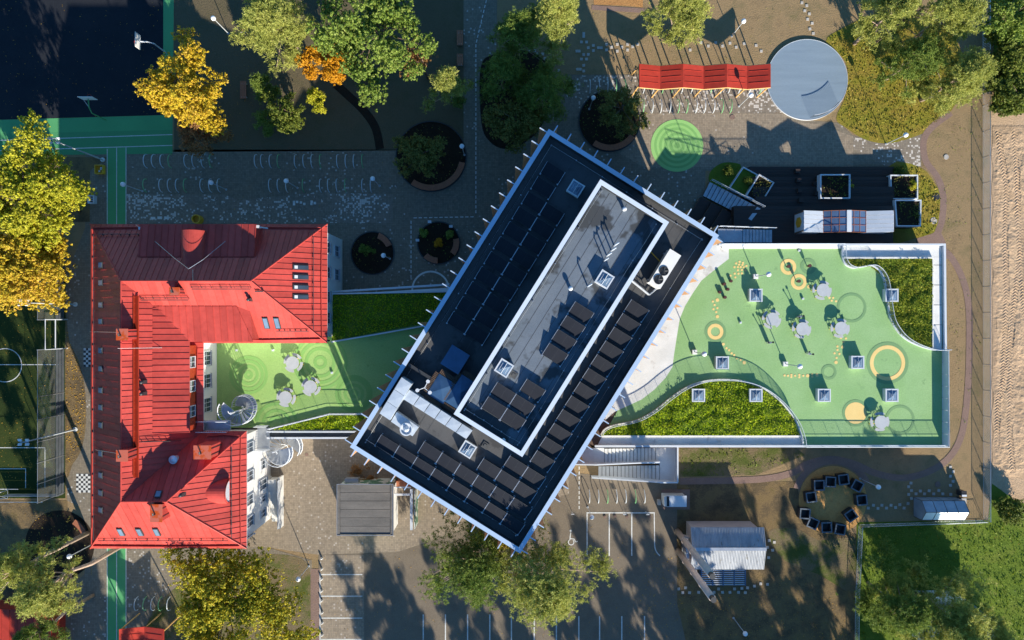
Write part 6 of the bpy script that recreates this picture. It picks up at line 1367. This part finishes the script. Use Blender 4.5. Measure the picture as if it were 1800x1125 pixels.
# house roof under the lower right trees
t = thing('garden_house', 'small pale-roofed house half hidden by trees in the lower right corner', 'house', G(1700, 1080)); z = 3.2
A, B, D, E = [Vector((*G2(*p, z), z)) for p in ((1632, 1062), (1707, 1062), (1757, 1095), (1632, 1095))]
part(MB().prism(GL([(1632, 1058), (1705, 1058), (1750, 1093), (1750, 1140), (1632, 1140)], z), 0, z - .1), 'wall', M['white_wall'], t)
part(MB().add([(A.x, A.y, z), (B.x, B.y, z), (D.x, D.y, z - .1), (E.x, E.y, z - .1), (A.x, A.y, z + .12), (B.x, B.y, z + .12), (D.x, D.y, z), (E.x, E.y, z)], [(4, 5, 6, 7), (3, 2, 1, 0), (0, 1, 5, 4), (1, 2, 6, 5), (2, 3, 7, 6), (3, 0, 4, 7)]), 'roof', M['parapet_cap'], t)
part(MB().prism(GL([(1625, 1096), (1762, 1096), (1762, 1150), (1625, 1150)], 2.9), 2.75, 2.9), 'lower_roof', M['dark_metal'], t)
# ---------------------------------------------------------------- foliage
def quads_mesh(name, c, t, b, s1, s2, m):
    """n leaf faces (diamonds) from arrays of centres, tangents, bitangents, half-sizes"""
    n = len(c); v = np.empty((n, 4, 3), np.float32)
    v[:, 0] = c - t * s1[:, None]; v[:, 1] = c - b * s2[:, None] + t * s1[:, None] * .15; v[:, 2] = c + t * s1[:, None]; v[:, 3] = c + b * s2[:, None] + t * s1[:, None] * .15
    me = bpy.data.meshes.new(name); me.vertices.add(n * 4); me.vertices.foreach_set('co', v.ravel())
    me.loops.add(n * 4); me.loops.foreach_set('vertex_index', np.arange(n * 4, dtype=np.int32)); me.polygons.add(n)
    me.polygons.foreach_set('loop_start', np.arange(0, n * 4, 4, dtype=np.int32)); me.polygons.foreach_set('loop_total', np.full(n, 4, np.int32))
    me.update(calc_edges=True); me.materials.append(m); return me
def unit(a): return a / np.maximum(1e-6, np.linalg.norm(a, axis=1))[:, None]
def crown(rg, kind, rad, z0, z1, n, clumps, leaf):
    """leaf centres and orientations in three steps: boughs through an uneven crown, tufts on each bough, leaves or needles on each tuft"""
    zc = (z0 + z1) / 2; hz = (z1 - z0) / 2
    ph = rg.uniform(0, 6.28, 6); am = rg.uniform(.10, .42, 6)
    pine = kind == 'pine'
    def env(az, dz):
        e = np.ones(len(az))
        for i in range(6): e += am[i] * .5 * np.sin((i + 1) * az + ph[i]) * (1 - np.abs(dz) * .4)
        return e
    if pine:
        lay = rg.uniform(0, 1, clumps) ** .8; az = rg.uniform(0, 6.28, clumps); ra = rad * (1.0 - lay ** 1.6 * .72) * rg.uniform(.12, 1, clumps) ** .55 * env(az, lay * 0)
        cc = np.stack([np.cos(az) * ra, np.sin(az) * ra, z0 + lay * (z1 - z0) - ra / rad * .7], 1) * np.array([.9, .9, 1])
        cs = rg.uniform(.5, 1.2, clumps) * rad * .24 * (60 / max(30, clumps)) ** .3; per = 16; tr = .20
    else:
        d = unit(rg.normal(size=(clumps, 3)) + np.array([0, 0, .35])); rr = rg.uniform(.25, 1.0, clumps) ** .5
        cc = d * (rr * env(np.arctan2(d[:, 1], d[:, 0]), d[:, 2]))[:, None] * np.array([rad, rad, hz]) * .88 + np.array([0, 0, zc])
        cs = rg.uniform(.5, 1.3, clumps) * rad * .22 * (60 / max(30, clumps)) ** .3; per = 11; tr = .19
    nt_ = max(8, n // per); w = cs ** 2; kb = rg.choice(clumps, nt_, p=w / w.sum())
    o1 = unit(rg.normal(size=(nt_, 3))) * (rg.uniform(0, 1, nt_) ** (.5 if not pine else .6))[:, None] * np.array([1, 1, .6 if not pine else .4])
    tc = cc[kb] + o1 * cs[kb][:, None] * (1.0 + (.5 if pine else .25) * rg.normal(size=nt_) ** 2 * .3)[:, None]
    ts = tr * rg.uniform(.6, 1.4, nt_)
    k = np.repeat(np.arange(nt_), per); n = len(k)
    o2 = unit(rg.normal(size=(n, 3)) + o1[k] * .4 + np.array([0, 0, .25])) * (rg.uniform(.2, 1, n) ** .5)[:, None]
    p = tc[k] + o2 * ts[k][:, None]
    if pine:
        t = unit(o2 + rg.normal(size=(n, 3)) * .25); b = unit(np.cross(t, rg.normal(size=(n, 3)))); s1 = leaf * rg.uniform(.7, 1.3, n); s2 = s1 * .17
    else:
        nr = unit(o2 + rg.normal(size=(n, 3)) * .5 + np.array([0, 0, .5])); t = unit(np.cross(nr, rg.normal(size=(n, 3)))); b = np.cross(nr, t); s1 = leaf * rg.uniform(.6, 1.3, n); s2 = s1 * rg.uniform(.55, .9, n)
    return p, t, b, s1, s2, cc
TREES = {}
def make_tree(name, label, px, py, rpx, h, kind, mat, n, seed, group, z0f=.38, leaf=.16, clumps=46, bark='bark', base=None, cat='tree', flat=1.0):
    n = int(n * (3.0 if kind == 'pine' else 2.6)); clumps = int(clumps * 1.3); leaf *= (.90 if kind == 'pine' else .62); rg = np.random.default_rng(seed); zc = h * (1 + z0f) / 2; g = G(px, py, zc); rad = rpx * S(zc)
    p, t, b, s1, s2, cc = crown(rg, kind, rad, h * z0f, h, n, clumps, leaf)
    o = thing(name, label, cat, (g.x, g.y, 0), group); o.rotation_euler.z = 0
    me = quads_mesh('crown', p, t, b, s1, s2, M[mat]); link('crown', me, None, o)
    mb = MB(); tr = .05 + h * .016; bx, by = (0, 0)
    top_ = (0, 0, h * .82)
    mb.tube([(0, 0, -.1), (rg.normal() * .1, rg.normal() * .1, h * z0f * .6), (rg.normal() * .2, rg.normal() * .2, h * .6), top_], tr, 8, tr * .25)
    for i in rg.choice(len(cc), min(len(cc), 30 if kind == 'pine' else 22), replace=False):
        q = cc[i]; zb = max(h * .22, min(q[2] - .2 * abs(q[0]) - .4, h * .75)); mb.tube([(0, 0, zb), (q[0] * .5, q[1] * .5, zb + (q[2] - zb) * .6), tuple(q)], tr * .30, 5, tr * .10)
    link('trunk', mb.mesh('trunk', smooth=True), M[bark], o)
    return o
T = make_tree
GT = 'trees of the grounds'
T('maple_tree', 'tall yellow maple in autumn colour at the corner of the sports court', 320, 152, 78, 10.5, 'dec', 'lf_yellow', 14000, 11, GT, .35, .15, 60)
T('maple_tree', 'small brown-leaved tree below the yellow maple', 350, 232, 40, 6.5, 'dec', 'lf_brown', 3800, 12, GT, .3, .14, 34)
T('lime_tree', 'broad lime-green tree at the left picture edge', 56, 350, 104, 12, 'dec', 'lf_lime', 26000, 13, GT, .3, .16, 90)
T('maple_tree', 'broad golden tree at the left edge above the football pitch', 30, 462, 110, 11, 'dec', 'lf_gold', 24000, 14, GT, .3, .16, 80)
T('pine_tree', 'pale bushy pine at the top left of the oak', 488, 42, 78, 12, 'pine', 'lf_pine', 17000, 15, GT, .35, .17, 90, 'pine_bark')
T('oak_tree', 'large green oak with lobed crown at the top edge', 664, 48, 106, 12, 'dec', 'lf_green', 16000, 16, GT, .35, .17, 80)
T('birch_tree', 'small bright amber tree tucked below the oak', 580, 112, 46, 7.5, 'dec', 'lf_amber', 7000, 17, GT, .3, .14, 36)
T('bare_tree', 'sparse orange tree with bare white twigs right of the oak', 742, 105, 34, 8, 'dec', 'lf_brown', 700, 18, GT, .35, .13, 24)
T('pine_tree', 'small pale pine between the oak and the upper path', 788, 146, 38, 9, 'pine', 'lf_pine', 3800, 19, GT, .4, .16, 30, 'pine_bark')
T('young_tree', 'young green tree with two sunlit clumps above the shaded hoops', 502, 195, 36, 6.5, 'dec', 'lf_shrub', 3600, 20, GT, .25, .14, 26)
T('young_tree', 'young lime-coloured tree right of the sunlit clumps', 558, 178, 20, 4.5, 'dec', 'lf_lime', 1800, 21, GT, .3, .13, 16)
T('conifer_tree', 'dark conifer in shade left of the young green trees', 462, 150, 26, 5.5, 'pine', 'lf_dpine', 3000, 22, GT, .15, .15, 30)
T('pine_tree', 'sunlit pine at the top edge left of the orange chip bed', 978, 18, 56, 13, 'pine', 'lf_pine', 10000, 23, GT, .4, .17, 60, 'pine_bark')
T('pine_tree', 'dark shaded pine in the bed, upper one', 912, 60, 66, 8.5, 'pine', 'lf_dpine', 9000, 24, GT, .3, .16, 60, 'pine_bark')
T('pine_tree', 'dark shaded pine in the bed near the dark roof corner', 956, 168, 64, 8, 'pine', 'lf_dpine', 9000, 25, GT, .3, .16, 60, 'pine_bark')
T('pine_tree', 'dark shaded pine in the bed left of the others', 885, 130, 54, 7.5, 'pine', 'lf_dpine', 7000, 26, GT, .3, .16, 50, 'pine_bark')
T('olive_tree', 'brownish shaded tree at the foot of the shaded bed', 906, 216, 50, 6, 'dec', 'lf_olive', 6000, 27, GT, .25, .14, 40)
T('pine_tree', 'bushy pine above the red shelter', 1200, 18, 66, 11, 'pine', 'lf_pine', 12000, 28, GT, .3, .17, 70, 'pine_bark')
T('pine_tree', 'pine left of the bare tree at the upper right', 1562, 28, 54, 11, 'pine', 'lf_pine', 8000, 29, GT, .3, .17, 50, 'pine_bark')
T('bare_tree', 'leafless grey tree among the upper right pines', 1596, 30, 26, 10, 'dec', 'lf_olive', 250, 30, GT, .4, .12, 40)
T('pine_tree', 'pine at the top edge above the wire fence', 1662, 30, 64, 12, 'pine', 'lf_pine', 12000, 31, GT, .3, .17, 70, 'pine_bark')
T('pine_tree', 'pine hanging over the garden path by the fence', 1682, 142, 68, 10, 'pine', 'lf_pine', 12000, 32, GT, .28, .17, 70, 'pine_bark')
T('pine_tree', 'pine with dark centre standing in the mossy lawn', 1610, 105, 58, 9, 'pine', 'lf_dpine', 8000, 33, GT, .3, .17, 50, 'pine_bark')
for i, (a, b, r) in enumerate([(1772, 30, 44), (1768, 110, 40), (1782, 170, 42)]):
    T('bush', 'green thicket beyond the fence, %s from the top' % ORD[i], a, b, r, 3.4 if i else 6, 'dec', 'lf_shrub' if i else 'lf_green', 5000, 40 + i, 'thicket beyond the fence', .1, .16, 50, cat='bush')
T('bushy_tree', 'bushy olive tree in the largest planting circle', 738, 275, 47, 5.5, 'dec', 'lf_olive', 5200, 44, GT, .2, .14, 44)
T('bushy_tree', 'yellow-topped tree in the circle by the red shelter', 1092, 192, 46, 6.2, 'dec', 'lf_olive', 4600, 45, GT, .2, .14, 40)
T('pine_tree', 'pale pine crown at the lower left corner', 18, 1005, 60, 15, 'pine', 'lf_pine', 6000, 46, GT, .6, .17, 50, 'pine_bark')
T('pine_tree', 'tall pine with slanting trunk above the dark red shed', 82, 1035, 64, 15.5, 'pine', 'lf_pine', 7500, 47, GT, .62, .17, 56, 'pine_bark')
T('pine_tree', 'pine over the lower edge of the dark red shed', 60, 1115, 34, 12, 'pine', 'lf_dpine', 3500, 48, GT, .6, .16, 36, 'pine_bark')
T('lime_tree', 'large yellow-green tree at the bottom edge below the red roof', 402, 1066, 134, 10.5, 'dec', 'lf_mid', 27000, 49, GT, .3, .16, 110)
T('pine_tree', 'dark green pine between grey block and parking bays', 832, 995, 100, 11, 'pine', 'lf_dpine', 15000, 50, GT, .35, .17, 76, 'pine_bark')
T('pine_tree', 'large pale pine over the parking bays', 955, 1030, 106, 14, 'pine', 'lf_pine', 17000, 51, GT, .42, .18, 84, 'pine_bark')
T('shrub', 'low golden shrub below the tip of the dark roof', 905, 950, 26, 2.2, 'dec', 'lf_gold', 1800, 52, 'shrubs', .1, .12, 20, cat='shrub')
T('pine_tree', 'dark bluish pine in the lower right group, left one', 1582, 1066, 74, 10, 'pine', 'lf_dpine', 14000, 53, GT, .3, .17, 60, 'pine_bark')
T('pine_tree', 'sunlit pine in the lower right group over the house', 1668, 1085, 92, 11, 'pine', 'lf_pine', 17000, 54, GT, .35, .17, 66, 'pine_bark')
T('pine_tree', 'pine at the bottom edge right of the house', 1738, 1128, 60, 9, 'pine', 'lf_pine', 10000, 55, GT, .3, .17, 50, 'pine_bark')
T('bush', 'rough green bush outside the fence corner by the bins', 1775, 895, 30, 1.8, 'dec', 'lf_shrub', 2600, 56, 'shrubs', .05, .13, 30, cat='bush')
# shrubs in planters and beds
SH = [(1280, 302, 9, 1.6, 'lf_shrub', 'small sunlit shrub in the grass beside the metal stair'), (1315, 318, 9, 1.8, 'lf_shrub', 'small sunlit shrub in the grassy planter'), (1345, 325, 9, 1.2, 'lf_olive', 'small reddish shrub in the planter at the stair head'), (1456, 318, 8, 1.0, 'lf_olive', 'dull shrub in the left half of the sunken planter'),
      (1484, 324, 11, 1.5, 'lf_lime', 'slender bright shrub in the sunken planter'), (1600, 328, 9, 1.4, 'lf_lime', 'bright shrub in the planter by the mossy lawn'), (1607, 372, 10, 1.3, 'lf_shrub', 'green shrub in the planter beside the playhouse'), (645, 440, 11, 1.4, 'lf_green', 'green shrub in the small circle by the red roof'), (771, 427, 8, .9, 'lf_amber', 'small orange plant in the middle of the flower circle'),
      (745, 410, 8, .9, 'lf_green', 'green shrub in the upper left of the flower circle'), (790, 412, 8, .9, 'lf_green', 'green shrub at the right of the flower circle'), (1580, 300, 10, 1.0, 'lf_shrub', 'green shrub above the upper white planter'), (470, 215, 24, 2.4, 'lf_green', 'shaded shrub below the dark conifer'), (800, 165, 26, 3.0, 'lf_dpine', 'shaded shrub below the small pale pine'), (655, 135, 20, 2.5, 'lf_green', 'shaded shrub below the oak'), (640, 846, 30, .8, 'lf_brown', 'low reddish ground cover behind the grey block')]
for i, (a, b, r, h, mt, lab) in enumerate(SH): T('shrub', lab, a, b, r, h, 'dec', mt, 700 if r < 15 else 2000, 70 + i, 'shrubs', .08, .10, 16, cat='shrub')
# trees standing south of the picture, whose shadows fall into it
GS = 'trees south of the grounds'
south = [(585, 960, 13), (650, 1030, 14), (735, 930, 14), (800, 960, 15), (1000, 880, 14), (1075, 900, 13), (1165, 870, 15), (1225, 905, 13), (1290, 830, 14), (1365, 860, 14), (1490, 752, 14), (1545, 735, 13), (1380, 960, 14), (1560, 905, 13), (1630, 925, 14), (30, 760, 12), (140, 960, 13), (690, 985, 15), (770, 1040, 12), (870, 1010, 15), (930, 960, 13), (1040, 990, 15), (1120, 960, 12), (1195, 1010, 15), (1265, 960, 15), (1330, 930, 12), (1440, 930, 15), (1480, 990, 13), (0, 900, 12), (70, 980, 13), (110, 1030, 12), (190, 950, 11), (620, 900, 12), (960, 905, 16), (1010, 1000, 17), (1060, 1060, 16), (1100, 850, 15), (1140, 1040, 16), (1180, 930, 17), (1240, 860, 16), (1310, 1000, 16), (1350, 1020, 14), (1420, 1040, 15), (820, 900, 13), (720, 1060, 16), (655, 960, 12), (1270, 1040, 14), (880, 1060, 16), (1530, 850, 12), (1600, 880, 12), (1405, 588, 15), (1470, 578, 15), (1100, 660, 14), (1250, 900, 12), (20, 900, 15), (60, 925, 15), (95, 880, 14), (228, 985, 12), (10, 930, 16), (45, 950, 16), (75, 900, 16), (262, 1000, 14)]
_r = random.Random(5); south += [(_r.uniform(760, 1190), _r.uniform(890, 1110), _r.uniform(15, 19)) for _ in range(12)] + [(_r.uniform(1200, 1420), _r.uniform(930, 1110), _r.uniform(14, 18)) for _ in range(5)] + [(1560, 960, 15), (1605, 985, 16), (1690, 1010, 15)]
proto = None; south.sort(key=lambda q: q[0] + 16.2 * q[2])
for i, (tx, ty, h) in enumerate(south):
    g = G(tx + 16.2 * h, ty + 39 * h, 0); nm = 'tall pine standing south of the %s, %s from the west' % ('grounds', ORD[i])
    if proto is None:
        rg = np.random.default_rng(99); proto = T('pine_tree', nm, 0, 0, 38, 14, 'pine', 'lf_pine', 3600, 99, GS, .28, .22, 40, 'pine_bark'); proto.location = g
        proto['label'] = nm
    else: clone(proto, g, R.uniform(0, 6.28), nm, GS, (R.uniform(.85, 1.25),) * 2 + (h / 14,))
# ---------------------------------------------------------------- meadow tufts and fallen leaves
def in_poly(P, pts):
    x, y = pts[:, 0], pts[:, 1]; ins = np.zeros(len(pts), bool); n = len(P)
    for i in range(n):
        (x1, y1), (x2, y2) = P[i], P[(i + 1) % n]; c = ((y1 > y) != (y2 > y)) & (x < (x2 - x1) * (y - y1) / (y2 - y1 + 1e-9) + x1); ins ^= c
    return ins
def scatter(name, polypx, z, dens, leaf, mat, seed, label, up=.5, curve=0, lift=.10, zr=None, clumpy=0.0):
    rg = np.random.default_rng(seed); P = GL(polypx, z)
    if curve: P = smooth_curve(P, curve, True)
    a = np.array(P); lo, hi = a.min(0), a.max(0); n = int((hi[0] - lo[0]) * (hi[1] - lo[1]) * dens); pts = rg.uniform(lo, hi, (n, 2)); pts = pts[in_poly(P, pts)]
    f = np.sin(pts[:, 0] * 1.7 + 3 * np.sin(pts[:, 1] * .9)) * np.sin(pts[:, 1] * 2.1 + 2 * np.sin(pts[:, 0] * 1.1))
    if clumpy: pts = pts[rg.uniform(0, 1, len(pts)) < 1 - clumpy + clumpy * np.clip(f + .35, 0, 1)]; f = np.sin(pts[:, 0] * 1.7 + 3 * np.sin(pts[:, 1] * .9)) * np.sin(pts[:, 1] * 2.1 + 2 * np.sin(pts[:, 0] * 1.1))
    n = len(pts); c = np.column_stack([pts, np.full(n, z) + rg.uniform(.2, 1, n) * lift * (1 + .8 * f)])
    nr = unit(rg.normal(size=(n, 3)) * (1 - up) + np.array([0, 0, up])); t = unit(np.cross(nr, rg.normal(size=(n, 3)))); b = np.cross(nr, t); s1 = leaf * rg.uniform(.5, 1.4, n)
    o = link(name, quads_mesh(name, c, t, b, s1, s1 * rg.uniform(.35, .8, n), M[mat]), None); o['kind'] = 'stuff'; o['label'] = label; return o
scatter('meadow_plants', SWL, TZ + .1, 150, .085, 'sedum', 1, 'bright green meadow plants on the roof lawn by the stair', .35, 0, .30, None, .3)
scatter('meadow_plants', NEL, TZ + .1, 150, .085, 'sedum_ne', 2, 'brownish green meadow plants on the corner roof lawn', .35, 0, .30, None, .3)
scatter('meadow_plants', [(585, 519), (790, 515), (752, 566), (585, 598)], TZ + .1, 90, .09, 'sedum', 3, 'shaded meadow plants on the roof lawn by the red building', .35, 0, .25)
scatter('meadow_plants', [(478, 755), (578, 730), (690, 730), (675, 755)], TZ + .1, 150, .085, 'sedum', 4, 'bright meadow plants on the narrow roof lawn', .35, 0, .25)
scatter('moss_tufts', [(1456, 73), (1520, 35), (1580, 24), (1650, 44), (1686, 95), (1686, 150), (1668, 195), (1636, 222), (1598, 240), (1558, 249), (1522, 242), (1490, 223), (1474, 207), (1489, 165), (1489, 110)], .03, 45, .085, 'moss_tuft', 5, 'mossy tufts on the big sunlit lawn', .45, 0, .14, None, .5)
scatter('moss_tufts', [(1562, 297), (1618, 297), (1645, 327), (1654, 350), (1649, 393), (1634, 413), (1612, 416)], .03, 24, .11, 'moss_tuft', 6, 'mossy tufts on the lawn beside the deck', .45, 0, .12)
scatter('grass_tufts', [(1512, 925), (1736, 918), (1820, 910), (1820, 1140), (1510, 1140)], .02, 32, .09, 'grass_tuft', 7, 'grass of the lower right lawn', .4, 0, .15, None, .6)
scatter('grass_tufts', [(1196, 790), (1398, 790), (1412, 800), (1330, 834), (1196, 838)], .02, 14, .09, 'grass_tuft', 8, 'patchy grass below the playground wing', .45, 0, .1, None, .9)
scatter('grass_tufts', [(1745, -20), (1810, -20), (1810, 200), (1765, 205), (1748, 185)], .02, 20, .15, 'grass_tuft', 9, 'rough grass beyond the wire fence', .3, 0, .4)
scatter('weeds', [(1640, 230), (1725, 200), (1725, 700), (1700, 780), (1664, 780), (1664, 450)], .01, 6, .06, 'grass_tuft', 10, 'sparse weeds on the bare soil', .5, 0, .06, None, .95)
scatter('weeds', [(1040, 20), (1450, 10), (1450, 70), (1350, 112), (1040, 128)], .01, 3, .05, 'moss_tuft', 11, 'sparse weeds on the bare soil above the shelter', .5, 0, .05, None, .9)
def leaves(poly, dens, seed, label, leaf=.055, clumpy=.6, z=.035): scatter('fallen_leaves', poly, z, dens, leaf, 'fallen', seed, label, .8, 0, .03, None, clumpy)
for i, (poly, lab) in enumerate([([(1445, 309), (1492, 309), (1492, 346), (1445, 346)], 'ground cover in the sunken planter'), ([(1568, 310), (1611, 310), (1611, 347), (1569, 347)], 'ground cover in the upper planter by the mossy lawn'), ([(1577, 355), (1616, 355), (1615, 394), (1580, 394)], 'ground cover in the planter beside the playhouse'), ([(1335, 310), (1357, 322), (1338, 353), (1315, 343)], 'ground cover in the planter at the stair head')]):
    scatter('ground_cover', poly, (2.05, 1.05, 2.05, 1.3)[i], 40, .10, 'lf_olive' if i % 2 else 'lf_shrub', 60 + i, lab, .4, 0, .35, None, .8)
for i, (c, r) in enumerate([((758, 275), 60), ((1071, 213), 52), ((655, 445), 36), ((771, 427), 36), ((105, 958), 58)]):
    scatter('ground_cover', [(c[0] + r * math.cos(a * .3), c[1] + r * math.sin(a * .3)) for a in range(21)], .03, 9, .08, 'lf_green' if i % 2 else 'lf_olive', 80 + i, 'low plants in the planting circle, %s' % ('largest one', 'beside the green disc', 'nearest the red roof', 'with flower signs', 'by the red roof corner')[i], .4, 0, .25, None, .9)
scatter('ground_cover', [(850, 110), (920, 92), (966, 130), (962, 175), (945, 225), (890, 255), (862, 245), (850, 210)], .03, 8, .10, 'lf_green', 90, 'low plants under the shaded pines', .4, 0, .4, None, .7)
leaves([(0, 0), (287, 0), (287, 202), (0, 210)], 1.2, 20, 'fallen leaves on the dark sports court'); leaves([(115, 560), (122, 600), (140, 640), (150, 690), (150, 745), (143, 790), (116, 820)], 22, 21, 'fallen leaves on the bed beside the school', .07, .3, .05)
leaves([(1150, 930), (1240, 1060), (1400, 1010), (1500, 1080), (1500, 1125), (1100, 1125)], 7, 22, 'fallen leaves under the trees beside the barn'); leaves([(570, 980), (1190, 905), (1190, 1125), (570, 1125)], 1.2, 23, 'fallen leaves on the car park'); leaves([(0, 490), (96, 490), (96, 870), (0, 870)], 4, 24, 'fallen leaves on the football pitch')
leaves([(0, 870), (118, 880), (100, 900), (40, 1000), (0, 1060)], 9, 25, 'fallen leaves on the lower left verge'); leaves([(306, 100), (470, 120), (440, 262), (306, 262)], 3, 26, 'fallen leaves below the yellow maple'); leaves([(225, 270), (690, 266), (690, 390), (225, 390)], .5, 27, 'fallen leaves on the shaded paving'); leaves([(230, 965), (545, 985), (545, 1125), (225, 1125)], 3, 28, 'fallen leaves round the large yellow tree')
leaves([(1500, 905), (1800, 900), (1800, 960), (1500, 960)], 2, 29, 'fallen leaves near the greenhouse')
